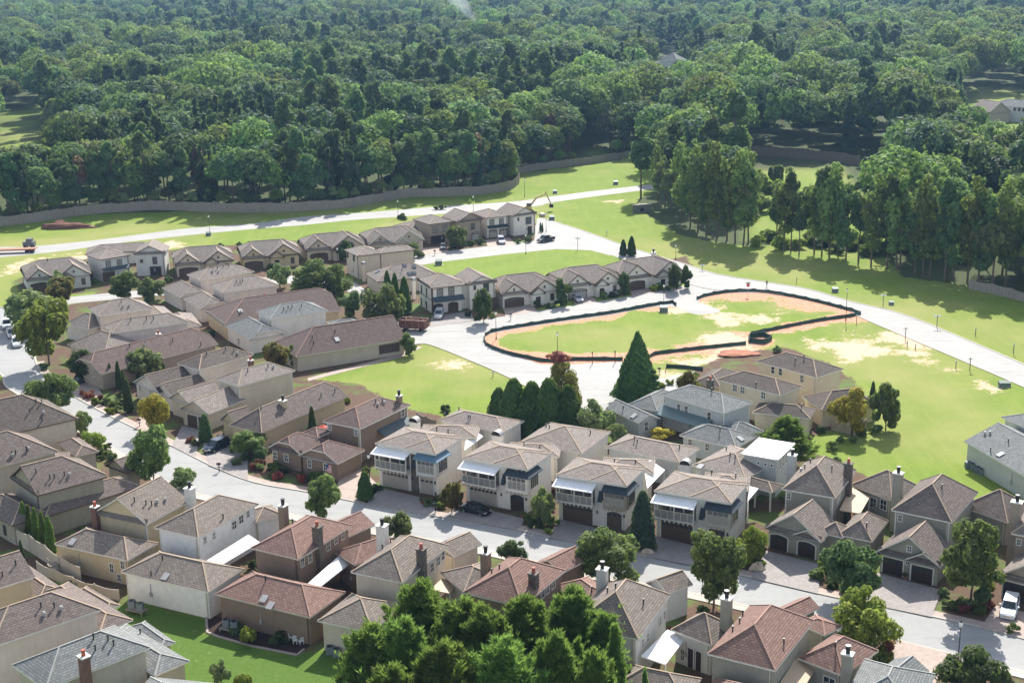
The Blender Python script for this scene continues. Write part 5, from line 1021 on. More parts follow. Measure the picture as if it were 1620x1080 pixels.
for h_ in HS:
    for B in h_.blks: c_=[B.L(x,y,0)+h_.o for x,y in((-.5,-1.2),(B.W+.5,-1.2),(B.W+.5,B.D+.3),(-.5,B.D+.3))]; foot.append(np.array([(q.x,q.y) for q in c_]))
roads_=[np.array([(q.co.x,q.co.y) for q in o.data.vertices]) for o in COL.objects if o.type=='MESH' and o.name.split('.')[0] in('driveway','main_street','side_street','lane')]
kk=np.vstack([k1,k2]); n_sh=0; tries=0
LB={'shrub':'mid-green garden shrub in a house bed','shrubd':'dark green clipped shrub in a house bed','shruby':'yellow-green garden shrub in a house bed','shrubr':'crimson-leaved garden shrub in a house bed','shrubs':'pale silvery garden shrub in a house bed'}
GB={'shrub':'mid-green garden shrubs','shrubd':'dark garden shrubs','shruby':'yellow-green garden shrubs','shrubr':'crimson garden shrubs','shrubs':'silvery garden shrubs'}
while n_sh<170 and tries<6000:
    tries+=1; px_,py_=random.uniform(10,1610),random.uniform(430,1070); X,Y=P(px_,py_); ax=np.array([X]); ay=np.array([Y])
    if not any(inpoly(ax,ay,m_)[0] for m_ in mulch) or inpoly(ax,ay,lawnlow)[0]: continue
    if any(inpoly(ax,ay,f_)[0] for f_ in foot) or any(inpoly(ax,ay,f_)[0] for f_ in roads_): continue
    dk=np.min(np.hypot(kk[:,0]-X,kk[:,1]-Y))
    if dk<2.4 or (dk>14 and random.random()<.6): continue
    k=random.choice(['shrub','shrubd','shrub','shruby','shrubs','shrubd','shrubr']); s=random.uniform(.6,1.2); put('garden_shrub',k,px_,py_,1.2*s,.95*s,LB[k],'shrub',GB[k],n_sh%3); n_sh+=1
# ------------------------------------------------------------------ foreground pines (needle tufts)
def tufts(name,P_,size,mat,seed,k=6):
    r=np.random.default_rng(seed); N=len(P_); V=[];
    ax=sph(r,N)*.55+np.array([0,0,1.]); ax/=np.linalg.norm(ax,axis=1)[:,None]
    for i in range(k):
        d=ax+sph(r,N)*.55; d/=np.linalg.norm(d,axis=1)[:,None]; s=np.cross(d,sph(r,N)); s/=np.linalg.norm(s,axis=1)[:,None]+1e-9; L_=size*(.9+.8*r.random((N,1))); w_=size*.10
        V.append(np.stack([P_-s*w_,P_+d*L_*.6-s*w_*.9,P_+d*L_,P_+d*L_*.55+s*w_*.9],1))
    c=np.stack(V,1).reshape(-1,3); n=len(c)//4; me=bpy.data.meshes.new(name)
    me.vertices.add(4*n); me.vertices.foreach_set('co',c.ravel().astype(np.float32)); me.loops.add(4*n); me.loops.foreach_set('vertex_index',np.arange(4*n)); me.polygons.add(n); me.polygons.foreach_set('loop_start',np.arange(0,4*n,4)); me.polygons.foreach_set('loop_total',np.full(n,4)); me.materials.append(mat); me.update(calc_edges=True); return me
def pine_proto(seed,R_,H_,b_,sites,per,size,pw=.75):
    """upright needle tufts gathered into many small leaders over a tapering dome"""
    r=np.random.default_rng(seed); Q=[]; L=[]
    for i in range(sites):
        z=r.random()**.8; an=r.random()*6.283; e=(1-z)**pw; k=.6+.5*r.random(); c=np.array([math.cos(an)*R_*e*k,math.sin(an)*R_*e*k,b_+(H_-b_-1.2)*z]); out=np.array([math.cos(an),math.sin(an),0])
        ax=np.array([0,0,1.])+out*.55*e*r.random()+sph(r,1)[0]*.25; ax/=np.linalg.norm(ax); ln=(.9+2.4*r.random()**1.5)*size/.72; t_=r.random((per,1)); rad=(.75*(1-t_)**.8+.08)*size/.9*(.8+.5*r.random())
        Q.append(c+ax*t_*ln+sph(r,per)*rad*np.array([1,1,.55])); L.append((c,1.))
    Q.append(np.stack([r.normal(size=sites*8)*R_*.33,r.normal(size=sites*8)*R_*.33,b_+(H_-b_)*.75*r.random(sites*8)],1))
    Q=np.vstack(Q); return tufts('crown',Q,size,LM['pine'],seed,6), trunk_mesh('trunk',H_*.85,.22,L,bark,seed,1,20), Q[:,2].max()+size*.6, np.percentile(np.hypot(Q[:,0],Q[:,1]),97)
PP=[pine_proto(3,4.8,17,3,190,42,.72,.62),pine_proto(8,4.6,16,3,170,42,.72,.58),pine_proto(15,2.6,15,2,90,50,.5,.85)]
def put_pine(cx,top,Yw,wpx,label,k,h=None,name='pine_tree',grp='foreground pines'):
    # world column through the crown top at distance Yw
    d=ray(cx,top); t=Yw/d[1]; X=d[0]*t; z=H+d[2]*t; s=F/proj(X,Yw,z)[2]; cm,tm,H0,R0=PP[k]; e=empty(name,(X,Yw,0),random.uniform(0,6),label=label,cat='tree',group=grp)
    for nm,me in (('crown',cm),('trunk',tm)): o=bpy.data.objects.new(nm,me); COL.objects.link(o); o.parent=e; o.scale=(wpx/2/s/R0,)*2+(z/H0,)
for i,(cx,top,Yw,wpx,k,lb) in enumerate([(665,918,137,150,0,'tallest bushy pine of the foreground clump, left of its middle'),(588,985,130,130,1,'low outer pine at the left end of the foreground clump'),(735,945,133,140,1,'pine in the middle of the foreground clump'),(830,938,136,130,0,'pine right of the middle of the foreground clump'),(905,925,138,120,1,'pine below the red roof at the right of the foreground clump'),(958,968,134,90,2,'narrower pine at the right end of the foreground clump'),(700,1010,124,150,0,'nearest pine at the bottom edge, left part of the clump'),(800,1005,124,150,1,'nearest pine at the bottom edge, right part of the clump'),(880,1000,126,130,0,'pine at the bottom edge before the red roofed house'),(765,955,131,130,0,'pine filling the middle behind the nearest ones'),(640,975,129,120,1,'pine between the tallest and the low outer one'),(940,1025,125,90,1,'low pine before the two pointed evergreens'),(620,1050,122,130,1,'pine cut by the bottom edge at the left of the clump')]):
    put_pine(cx,top,Yw,wpx,lb,k)
for i,(x,tp,Yw,w_,lb) in enumerate([(914,1008,128,44,'left one of the two pointed evergreens before the brown hip roof'),(973,985,130,46,'right and taller of the two pointed evergreens before the brown hip roof'),(1021,1055,127,22,'small green treetop at the bottom edge under the white awning')]):
    put_pine(x,tp,Yw,w_,lb,2,name='pointed_evergreen',grp=None)
_b=P(1243,738); _t=None
cm,tm,H0,R0=PP[1]; e=empty('pine_tree',(*_b,0),1,label='bright green bushy pine behind the white-roofed house',cat='tree')
for nm,me in (('crown',cm),('trunk',tm)): o=bpy.data.objects.new(nm,me); COL.objects.link(o); o.parent=e; o.scale=(4.1/R0,4.1/R0,8.6/H0)
# crimson top of the lane-edge tree
P_,N_,L=lobes_crown(77,1.5,0,1.1,1600,9,'round'); me_=None
_e=[o for o in COL.objects if o.name.startswith('broad_tree') and 'crimson' in o.get('label','')][0]; _P=P_.copy(); _P[:,2]=P_[:,2]
_m=quads('crown_top',_P,N_,.2,LM['red'],5); _o=bpy.data.objects.new('crown_top',_m); COL.objects.link(_o); _o.parent=_e; _o.location=(-.9,0,11.8); _o.scale=(1.6,1.6,1.2); _e.rotation_euler=(0,0,0)
# bare tree
m=MB(); rr=random.Random(4)
def branch(p,d,L_,w_,dep):
    q=p+d*L_; m.bar(p,q,w_,sides=4,r2=w_*.6)
    if dep:
        for _ in range(3): nd=(d+Vector((rr.uniform(-.7,.7),rr.uniform(-.7,.7),rr.uniform(-.1,.5)))).normalized(); branch(p.lerp(q,rr.uniform(.55,1)),nd,L_*.72,w_*.55,dep-1)
branch(Vector((0,0,0)),Vector((0,0,1)),2.1,.16,4); e=empty('bare_tree',(*P(955,690),0),label='leafless grey tree standing against the pale road loop',cat='tree'); m.build('trunk',barkg,e)
# ------------------------------------------------------------------ forest
def fproto(seed,R_,H_,b_,n,leaf,mt,shape='dome',nl=34,tuft=False,tr=.32,mat=bark):
    P_,N_,L=lobes_crown(seed,R_,(H_+b_)/2,(H_-b_)/2,n,nl,shape,.42 if shape!='dome' else .36)
    cm=quads('crown',P_,N_,leaf,LM[mt],seed,1.1); tm=trunk_mesh('trunk',H_*.8,tr,L,mat,seed,1,5); return cm,tm,P_[:,2].max(),R_
FP=[fproto(101,7.6,22,6,3906,.62,'forest'),fproto(102,8.8,24,7,4557,.62,'forest',nl=40),fproto(103,6.6,21,5,3255,.62,'forestlt'),fproto(104,8.2,23,6,4123,.62,'forestdk',nl=40),fproto(105,7.4,20,5,3472,.62,'olive'),fproto(106,9.2,25,8,4557,.62,'forestlt',nl=40),
    fproto(107,3.6,24,7,2821,.52,'forestdk','tall',24),fproto(108,3.3,22,8,2604,.52,'forest','tall',22),fproto(109,4.,26,9,3038,.55,'forest','tall',26),fproto(110,3.4,25,4,2821,.52,'forestdk','cone',40),fproto(111,5.,20,4,2821,.52,'silver' ,nl=24),fproto(112,3.0,19,8,1627,.5,'dead','tall',16)]
FP+=[fproto(113,4.1,25,5,3400,.5,'grove','tall',34),fproto(114,4.4,26,5,3600,.5,'grovedk','tall',34)]
KN={12:('broadleaf_tree','x','g'),13:('broadleaf_tree','x','g'),0:('broadleaf_tree','rounded green broadleaf tree in the dense forest','rounded green forest trees'),1:('broadleaf_tree','wide green broadleaf tree with a many-lobed crown in the forest','wide green forest trees'),2:('broadleaf_tree','light green broadleaf tree in the forest','light green forest trees'),3:('broadleaf_tree','dark green broadleaf tree in the forest','dark forest trees'),4:('broadleaf_tree','olive-tinted broadleaf tree in the forest','olive forest trees'),5:('broadleaf_tree','big pale yellow-green crowned tree in the forest','pale forest trees'),6:('pine_tree','tall dark narrow tree with a bare lower trunk in the forest','tall dark narrow forest trees'),7:('pine_tree','tall green narrow tree with a bare lower trunk in the forest','tall green narrow forest trees'),8:('pine_tree','tallest narrow green tree in the forest','tallest narrow forest trees'),9:('pine_tree','dark spire-shaped conifer in the forest','spire-shaped forest conifers'),10:('broadleaf_tree','silvery green tree in the forest','silvery forest trees'),11:('dead_tree','brown dying pine between green trees at the forest edge','brown dying pines')}

def ftree(X,Y,k,s=1,sx=1,label=None,grp=None,name=None):
    cm,tm,H0,R0=FP[k]; nm,lb,gp=KN[k]; e=empty(name or nm,(X,Y,0),random.uniform(0,6.28),label=label or lb,cat='tree',group=grp if label else gp)
    for n_,me in (('crown',cm),('trunk',tm)): o=bpy.data.objects.new(n_,me); COL.objects.link(o); o.parent=e; o.scale=(s*sx,s*sx,s)
    return e
n_ind=0
VIS=[(0,192,56,226),(1536,148,1562,162),(1572,144,1625,186),(1046,82,1070,95),(1195,248,1305,262),(928,236,958,246)]
def blocks(X,Y,h,r):
    a=proj(X,Y,h); b=proj(X,Y,0); w_=r*F/b[2]
    for x0,y0,x1,y1 in VIS:
        if a[0]+w_>x0+2 and a[0]-w_<x1-2 and a[1]<y1-1 and b[1]>y0+1 and b[1]>=y1-4: return True
        if b[1]>y0 and b[1]<y1 and x0<b[0]<x1: return True
    return False
# front row along the long fence and the second fence
wl=cr(W(WALLF),4); wl2=cr(W(WALLF2),4)
def along(pl,off,step,kinds,jit=1.5,smin=.8,smax=1.05,x0=-1e9,x1=1e9):
    global n_ind
    q=offs(pl,off); d=np.r_[0,np.cumsum(np.hypot(*np.diff(q,axis=0).T))]; s=0
    while s<d[-1]:
        x=np.interp(s,d,q[:,0])+random.uniform(-jit,jit); y=np.interp(s,d,q[:,1])+random.uniform(-jit,jit); k=random.choice(kinds); sc_=random.uniform(smin,smax)
        pr=proj(x,y,0)
        if -60<pr[0]<1680 and not blocks(x,y,FP[k][2]*sc_,FP[k][3]*sc_): ftree(x,y,k,sc_); n_ind+=1; placed.append((x,y))
        s+=step*random.uniform(.7,1.3)
placed=[]
along(wl,2.5,5,[2,10,0],1,.28,.45); along(wl2,3,6,[2,10],1,.25,.4)
along(wl,4,5.5,[7,7,6,8,8,9,0,2,7],1.5,.75,1.0); along(wl,11,7.5,[7,6,8,3,0,1,2,11],2,.85,1.05); along(wl,19,9,[0,1,3,2,4,8],2.5,.9,1.1); along(wl,28,10,[0,1,3,2,5,4],3,.9,1.12)
along(wl2,5,6,[0,3,7,6,2,10],1.5,.6,.95); along(wl2,13,8,[0,1,3,6,4,11],2,.8,1.0); along(wl2,23,9,[0,1,2,4,3],2,.9,1.1)
# right hand grove
GR=[(1042,318,2,.8),(1052,328,10,1.0),(1062,338,10,.95),(1078,350,2,1.05),(1092,360,0,1.1),(1104,367,2,1.1),(1118,372,0,1.15),(1134,377,2,1.2),(1150,380,0,1.1),(1163,384,2,1.15),(1176,387,7,1.15),(1184,384,2,1.1),
 (1228,392,7,.95),(1240,396,7,1.0),(1251,397,8,.9),(1264,402,7,.85),(1288,401,2,1.0),(1300,404,8,1.0),(1312,408,7,1.1),(1325,402,2,1.05),(1338,411,0,.95),(1358,413,7,1.1),(1378,421,2,1.05),(1403,425,8,1.0),(1418,428,7,1.05),(1424,424,2,1.1),(1447,432,0,1.0),(1460,436,2,1.1),(1470,438,7,1.0),(1494,444,8,1.05),(1508,442,0,1.05),(1530,448,2,1.15),(1548,450,0,1.1),(1570,452,4,1.1),(1590,455,2,1.15),(1612,462,0,1.1),(1632,468,2,1.1),
 (1350,380,3,.95),(1400,392,0,1.),(1440,400,3,1.05),(1480,415,2,1.1),(1520,420,0,1.1),(1560,425,5,1.0),(1600,432,2,1.1),(1500,395,5,1.05),(1555,400,0,1.05),(1610,405,2,1.05),(1440,372,2,1.1),(1080,330,0,1.1),(1110,340,5,1.05),(1140,350,1,1.05),(1165,355,2,1.05),(1060,300,1,1.),(1100,310,0,1.),(1380,352,0,.9),(1600,370,1,1),(1640,380,2,1.)]
GLB={0:'rounded green tree in the grove at the right of the wide lawn',1:'wide-crowned tree in the grove at the right of the wide lawn',2:'light sunlit tree in the grove at the right of the wide lawn',3:'dark broad tree inside the grove at the right of the wide lawn',4:'olive tree in the grove at the right of the wide lawn',5:'pale yellow-green tree in the grove at the right of the wide lawn',7:'slender green tree in the grove at the right of the wide lawn',8:'tall slender tree in the grove at the right of the wide lawn',10:'silvery tree at the left end of the grove by the wide lawn'}
GLB[12]='tall light green tree in the grove at the right of the wide lawn'; GLB[13]='tall dark-based tree in the grove at the right of the wide lawn'
GR=[(x,y,{2:12,0:13,1:13,3:13,7:random.choice([7,12])}.get(k,k),s*(1 if j<35 else .88)) for j,(x,y,k,s) in enumerate(GR) if not (j>=35 and j%2)]
for x,y,k,s in GR: ftree(*P(x,y),k,s*.9,.86,GLB[k],'grove: '+GLB[k][:28].strip()); n_ind+=1; placed.append(P(x,y))
for i in range(26):
    x=1196+i*13+random.uniform(-5,5); y=388+(i*.9)+random.uniform(-14,4); k=random.choice(['shruby','shruby','shrub']); put('undergrowth_bush',k,x,y,random.uniform(2.2,4),random.uniform(2.2,3.6),'sunlit low bush under the trees of the grove by the wide lawn','bush','sunlit bushes under the grove',i%3)
for i in range(22):
    x=1195+i*6+random.uniform(-5,5); y=random.uniform(285,372); put('undergrowth_bush',random.choice(['shruby','shrub','shrubs']),x,y,random.uniform(3,6),random.uniform(3,4.6),'bright bush in the clearing behind the grove','bush','bright bushes in the clearing behind the grove',i%3)
# remaining forest: candidates by distance; nearest become things up to 300
cand=[]; Y=300.
hole=[np.array(forest)]; fx=np.array(forest)
clw=clear
def okpos(X,Y):
    if Y<650 and not inpoly(np.array([X]),np.array([Y]),fx)[0]: return False
    for c in clw:
        if inpoly(np.array([X]),np.array([Y]),c)[0]: return False
    return True
occ={}
def near(X,Y,r):
    g=(int(X//12),int(Y//12))
    for a in(-1,0,1):
        for b in(-1,0,1):
            for p in occ.get((g[0]+a,g[1]+b),()):
                if (p[0]-X)**2+(p[1]-Y)**2<r*r: return True
    return False
for p in placed: occ.setdefault((int(p[0]//12),int(p[1]//12)),[]).append(p)
while Y<3300:
    st=12 if Y<800 else (14 if Y<1400 else 18); half=Y*.385+40; X=-half
    while X<half:
        x=X+random.uniform(-.4,.4)*st; y=Y+random.uniform(-.4,.4)*st
        if okpos(x,y) and not near(x,y,6.5): cand.append((x,y)); occ.setdefault((int(x//12),int(y//12)),[]).append((x,y))
        X+=st
    Y+=st
pts=[];sc_=[];ki=[]
nf=vn
for x,y in cand:
    pr=proj(x,y,20)
    a=float(vn(np.array(x),np.array(y),45,77)); b=float(vn(np.array(x),np.array(y),110,55))
    if a>.62: k=random.choice([6,8,9,6,7,3])
    elif a<.3: k=random.choice([2,5,2,0,5])
    else: k=random.choice([0,1,3,0,1,4,3,10,2])
    s=random.uniform(.74,1.2)*(.9+.3*b)
    s*=1.08
    if y>1400: s*=1.1
    if blocks(x,y,FP[k][2]*s,FP[k][3]*s): continue
    if 1180<proj(x,y,0)[0]<1420 and 255<proj(x,y,0)[1]<385: 
        continue
    if n_ind<299 and -40<pr[0]<1660 and pr[1]<1080: ftree(x,y,k,s); n_ind+=1
    else: pts.append((x,y,0)); sc_.append(s); ki.append(k)
print('individual forest trees',n_ind,'instanced',len(pts))
# the rest of the woods: one object, crowns instanced from the same crowns the near trees wear
me=bpy.data.meshes.new('forest'); me.from_pydata(pts,[],[]); 
for nm,arr,ty in(('tree_scale',sc_,'FLOAT'),('turn',[random.uniform(0,6.28) for _ in pts],'FLOAT'),('sort',ki,'INT')):
    at=me.attributes.new(nm,ty,'POINT'); at.data.foreach_set('value',arr)
fo=bpy.data.objects.new('distant_forest',me); COL.objects.link(fo); tag(fo,'dense woods of mixed trees stretching to the top of the photo','forest',None,'stuff')
ng=bpy.data.node_groups.new('scatter','GeometryNodeTree'); ng.interface.new_socket('Geometry',in_out='INPUT',socket_type='NodeSocketGeometry'); ng.interface.new_socket('Geometry',in_out='OUTPUT',socket_type='NodeSocketGeometry')
N=ng.nodes; gi=N.new('NodeGroupInput'); gout=N.new('NodeGroupOutput'); jn=N.new('GeometryNodeJoinGeometry')
def na(nm,ty):
    n=N.new('GeometryNodeInputNamedAttribute'); n.data_type=ty; n.inputs['Name'].default_value=nm; return n.outputs[0]
first={}
for o in COL.objects:
    if o.type=='MESH' and o.name.split('.')[0]=='crown':
        for k in range(14):
            if o.data==FP[k][0] and k not in first: first[k]=o
for k in sorted(set(ki)):
    if k not in first: 
        first[k]=[c for c in ftree(-60-k*8,470,k,.9).children if c.data==FP[k][0]][0]
    oi=N.new('GeometryNodeObjectInfo'); oi.inputs['Object'].default_value=first[k]; oi.transform_space='ORIGINAL'; oi.inputs['As Instance'].default_value=True
    ip=N.new('GeometryNodeInstanceOnPoints'); cmp_=N.new('FunctionNodeCompare'); cmp_.data_type='INT'; cmp_.operation='EQUAL'; ng.links.new(na('sort','INT'),cmp_.inputs[2]); cmp_.inputs[3].default_value=k
    cx=N.new('ShaderNodeCombineXYZ'); ng.links.new(na('turn','FLOAT'),cx.inputs[2])
    ng.links.new(gi.outputs[0],ip.inputs['Points']); ng.links.new(cmp_.outputs[0],ip.inputs['Selection']); ng.links.new(oi.outputs['Geometry'],ip.inputs['Instance']); ng.links.new(cx.outputs[0],ip.inputs['Rotation']); ng.links.new(na('tree_scale','FLOAT'),ip.inputs['Scale']); ng.links.new(ip.outputs[0],jn.inputs[0])
ng.links.new(jn.outputs[0],gout.inputs[0]); md=fo.modifiers.new('scatter','NODES'); md.node_group=ng
# ------------------------------------------------------------------ air
def volume_mat(name,c,d,an=.3):
    m=bpy.data.materials.new(name); m.use_nodes=True; n=m.node_tree.nodes; n.remove(n['Principled BSDF']); v=n.new('ShaderNodeVolumePrincipled'); v.inputs['Color'].default_value=(*c,1); v.inputs['Density'].default_value=d; v.inputs['Anisotropy'].default_value=an; m.node_tree.links.new(v.outputs[0],n['Material Output'].inputs['Volume']); return m
HAZE=True
if HAZE:
    m=MB(); m.box(-4200,-60,-1.,4200,6500,90); tag(m.build('haze',volume_mat('haze_air',(.36,.62,1.),6e-05)),'thin blue air haze over the far woods','haze',None,'stuff')
# ------------------------------------------------------------------ vehicles
rubber=plain('rubber',(.02,.02,.02),.8); chrome=plain('chrome',(.5,.5,.5),.2,.5,.8); lampw=plain('headlight_glass',(.6,.6,.58),.15,.8); lampr=plain('tail_light_red',(.35,.02,.02),.3,.6); cglass=plain('car_glass',(.02,.028,.032),.05,.9)
def loft(st,mi=0,m=None):
    m=m or MB()
    for a,b in zip(st[:-1],st[1:]):
        n=len(a)
        for i in range(n): j=(i+1)%n; m.poly([a[i],a[j],b[j],b[i]],mi=mi)
    m.poly(st[0][::-1],mi=mi); m.poly(st[-1],mi=mi); return m
def car(name,kind,rear,front,col,label,cat='car',metal=.2,rough=.25,group=None):
    a=Vector((*P(*rear),0)); b=Vector((*P(*front),0)); an=math.atan2(b.y-a.y,b.x-a.x); c=(a+b)/2
    r=empty(name,c,an,label=label,cat=cat,group=group); pm=plain('paint_'+'_'.join('%02d'%int(x*99) for x in col),col,rough,.5,metal,.04)
    Ln,Wd,zb,zh,zr,g0,g1={'sedan':(4.85,1.84,.95,.98,1.45,-1.75,1.25),'suv':(4.95,1.95,1.12,1.12,1.82,-2.35,1.2),'pickup':(5.7,1.98,1.15,1.15,1.9,-.75,1.55),'hatch':(4.4,1.8,.98,.98,1.5,-2.0,1.2)}[kind]
    h=Ln/2; w_=Wd/2
    def sec(x,zt,ww,z0=.32): return [(x,-ww*.93,z0),(x,-ww,z0+.18),(x,-ww,zt-.22),(x,-ww*.88,zt),(x,ww*.88,zt),(x,ww,zt-.22),(x,ww,z0+.18),(x,ww*.93,z0)]
    st=[sec(-h,zb-.12,w_*.86,.42),sec(-h+.18,zb,w_*.97),sec(-h*.5,zb,w_),sec(0,zh,w_),sec(h*.45,zh,w_),sec(h*.62,zh-.03,w_*.99),sec(h-.25,zh-.2,w_*.94),sec(h,zh-.35,w_*.8,.42)]
    loft(st).build('body',pm,r)
    # cabin
    def cs(x,z,ww): return [(x,-ww,z),(x,ww,z)]
    x0,x1=g0,g1; sl0=.15 if kind in('suv','pickup') else .65; sl1=.75
    base=[(x0,-w_*.9,zb-.05),(x1,-w_*.9,zb-.05),(x1,w_*.9,zb-.05),(x0,w_*.9,zb-.05)]; top=[(x0+sl0,-w_*.74,zr),(x1-sl1,-w_*.74,zr),(x1-sl1,w_*.74,zr),(x0+sl0,w_*.74,zr)]
    m=MB()
    for i in range(4): j=(i+1)%4; m.poly([base[i],base[j],top[j],top[i]])
    o=m.build('cabin_glass',cglass,r); m=MB(); 
    m.box(x0+sl0-.06,-w_*.77,zr-.03,x1-sl1+.08,w_*.77,zr+.05)
    for i in range(4): m.bar(Vector(base[i]),Vector(top[i]),.1)
    mid=(x0+x1)/2-.1
    for s in(-1,1): m.bar(Vector((mid,s*w_*.9,zb)),Vector((mid,s*w_*.75,zr)),.09)
    m.build('roof',pm,r)
    if kind=='pickup':
        m=MB(); m.box(-h+.15,-w_*.82,zb-.01,g0-.1,w_*.82,zb+.012); m.build('bed',rubber,r)
        m=MB(); 
        for s in(-1,1): m.box(-h+.05,s*w_*.98-.05,zb-.1,g0-.02,s*w_*.98+.05,zb+.12)
        m.build('bed_side',pm,r)
    for x in(-h*.6,h*.62):
        for s in(-1,1):
            m=MB(); m.bar(Vector((x,s*(w_-.2),.34)),Vector((x,s*(w_+.02),.34)),.68,sides=14); o=m.build('wheel',rubber,r); m=MB(); m.bar(Vector((x,s*(w_),.34)),Vector((x,s*(w_+.04),.34)),.4,sides=10); m.build('rim',chrome,o)
    for s in(-1,1):
        m=MB(); m.box(h-.22,s*w_*.66-.2,zh-.42,h-.03,s*w_*.66+.2,zh-.27); m.build('headlight',lampw,r); m=MB(); m.box(-h-.01,s*w_*.72-.14,zb-.36,-h+.12,s*w_*.72+.14,zb-.14); m.build('tail_light',lampr,r)
        m=MB(); m.box(x1-.7,s*(w_+.1)-.1,zb,x1-.55,s*(w_+.1)+.1,zb+.18); m.build('mirror',pm,r)
    m=MB(); m.box(h-.06,-w_*.42,.52,h+.03,w_*.42,zh-.36); m.build('grille',chrome if kind in('suv','pickup') else rubber,r)
    m=MB(); m.box(h-.1,-w_*.8,.34,h+.06,w_*.8,.5); m.build('bumper',pm if kind!='pickup' else chrome,r)
    return r
car('parked_suv','suv',(1603,948),(1590,990),(.72,.73,.74),'white off-road car parked nose out on the driveway at the right edge')
car('parked_sedan','sedan',(728,805),(776,817),(.018,.018,.022),'black sedan parked across the driveway of the second villa')
car('parked_suv','suv',(354,706),(331,716),(.02,.03,.05),'dark blue car parked on the driveway before the long grey-roofed house')
car('parked_sedan','sedan',(146,600),(112,611),(.05,.055,.065),'dark grey sedan by the red flower bed of the street bend')
car('pickup_truck','pickup',(14,508),(10,526),(.62,.63,.64),'white pickup farthest up the street at the left edge','pickup')
car('pickup_truck','pickup',(17,522),(22,542),(.55,.5,.48),'light pickup with a load in its bed between two white vehicles','pickup')
car('parked_suv','suv',(24,537),(30,556),(.68,.69,.70),'white off-road car nearest the camera in the line at the left edge')
car('parked_sedan','sedan',(58,551),(72,562),(.02,.02,.022),'black car in the shade under the largest round street tree')
car('parked_suv','hatch',(908,470),(921,482),(.45,.43,.47),'silver lavender car parked before the white gabled house row')
car('pickup_truck','pickup',(879,379),(848,385),(.03,.028,.035),'dark pickup parked on the lane before the white end townhouse','pickup')
car('parked_suv','suv',(790,380),(796,389),(.40,.40,.44),'silver car before the white end townhouse of the far row')
car('parked_sedan','sedan',(702,388),(701,399),(.10,.10,.11),'dark car with bright windscreen before the tan two-storey house')
car('parked_suv','suv',(697,496),(692,508),(.5,.5,.5),'car peeking out of the open garage of the white timber-banded house')
# ------------------------------------------------------------------ street furniture
globe=plain('lamp_globe',(.75,.74,.70),.3,.5)
def lamp(px,h,label,head=False):
    if head: x,y=P(px[0],px[1],h)
    else: x,y=P(*px)
    r=empty('street_lamp',(x,y,0),label=label,cat='street lamp',group=None); m=MB(); m.bar(Vector((0,0,0)),Vector((0,0,.7)),.3,sides=8,r2=.18); m.bar(Vector((0,0,.7)),Vector((0,0,h-.5)),.13,sides=8,r2=.1); m.build('pole',M['black'],r)
    m=MB(); m.bar(Vector((0,0,h-.5)),Vector((0,0,h-.15)),.26,sides=10,r2=.5); m.bar(Vector((0,0,h-.15)),Vector((0,0,h+.12)),.5,sides=10,r2=.3); m.build('globe',globe,r); m=MB(); m.bar(Vector((0,0,h+.12)),Vector((0,0,h+.36)),.34,sides=8,r2=.05); m.build('cap',M['black'],r)
for px,h,lb,hd in [((1520.5,985),5,'white-globed street lamp at the kerb beside the big round bush',True),((1351,989),4.2,'black street lamp before the car driveway',False),((583,720),5,'street lamp between the brown house and the first villa',True),
  ((882,568),5.4,'street lamp standing just behind the lower silt fence of the green',False),((1050,484),5,'street lamp beside the upper end of the silt fence',False),((1069,411),4,'street lamp behind the end of the white gabled row',False),((785,537),6,'tall street lamp at the left bend of the fenced green',False),((1338,507),7,'street lamp at the pointed right end of the silt fence',False),
  ((832,402),5.5,'street lamp on the oval lawn before the far row',False),((864,367),5.5,'street lamp at the turn of the lane by the excavator',False),((830,312),6,'street lamp beyond the upper road near the fence corner',False),((630,345),5.5,'street lamp on the upper road verge above the sixth far townhouse',False),((749,340),6,'street lamp on the upper road above the two-storey pair',False),((332,370),5.5,'street lamp on the upper road verge above the third far townhouse',False),((276,440),6,'street lamp between the second and third far townhouses',False),((535,425),5.5,'street lamp behind the large centre tree',False)]: lamp(px,h,lb,hd)
def mailbox(px,label):
    r=empty('mailbox',(*P(*px),0),label=label,cat='mailbox'); m=MB(); m.box(-.06,-.06,0,.06,.06,1.25); m.box(-.35,-.05,.75,.3,.05,.85); m.build('post',M['black'],r); m=MB(); m.box(-.35,-.14,1.2,.3,.14,1.45); m.bar(Vector((-.35,0,1.43)),Vector((.3,0,1.43)),.27,sides=8); m.build('box',M['black'],r)
for px,lb in [((221,675),'mailbox at the kerb below the golden tree'),((175,714),'mailbox on the near kerb beside the yellow shrub'),((347,746),'mailbox on the kerb below the dark blue car'),((689,811),'mailbox between the first two villas'),((854,835),'mailbox between the second and third villas'),((808,506),'double mailbox before the left white gabled house'),((1043,593),'lone mailbox by the conical tree'),((688,404),'mailbox before the tan two-storey house of the far row'),((1462,905),'mailbox-like post at the garage pier of the square-doored house')][:8]: mailbox(px,lb)
gbox=plain('transformer_green',(.10,.14,.12),.6)
def ubox(px,label,s=1.):
    r=empty('utility_box',(*P(*px),0),label=label,cat='utility box'); m=MB(); m.box(-.75*s,-.5*s,0,.75*s,.5*s,.1); m.build('plinth',R_con,r); m=MB(); m.box(-.6*s,-.4*s,.1,.6*s,.4*s,.75*s); a=[(-.6*s,-.4*s,.75*s),(.6*s,-.4*s,.75*s),(.6*s,.4*s,1.*s),(-.6*s,.4*s,1.*s)]; m.poly(a); m.poly([a[0],a[3],(-.6*s,.4*s,.75*s)]); m.poly([a[1],(.6*s,.4*s,.75*s),a[2]]); m.poly([a[2],(.6*s,.4*s,.75*s),(-.6*s,.4*s,.75*s),a[3]]); m.build('cabinet',gbox,r)
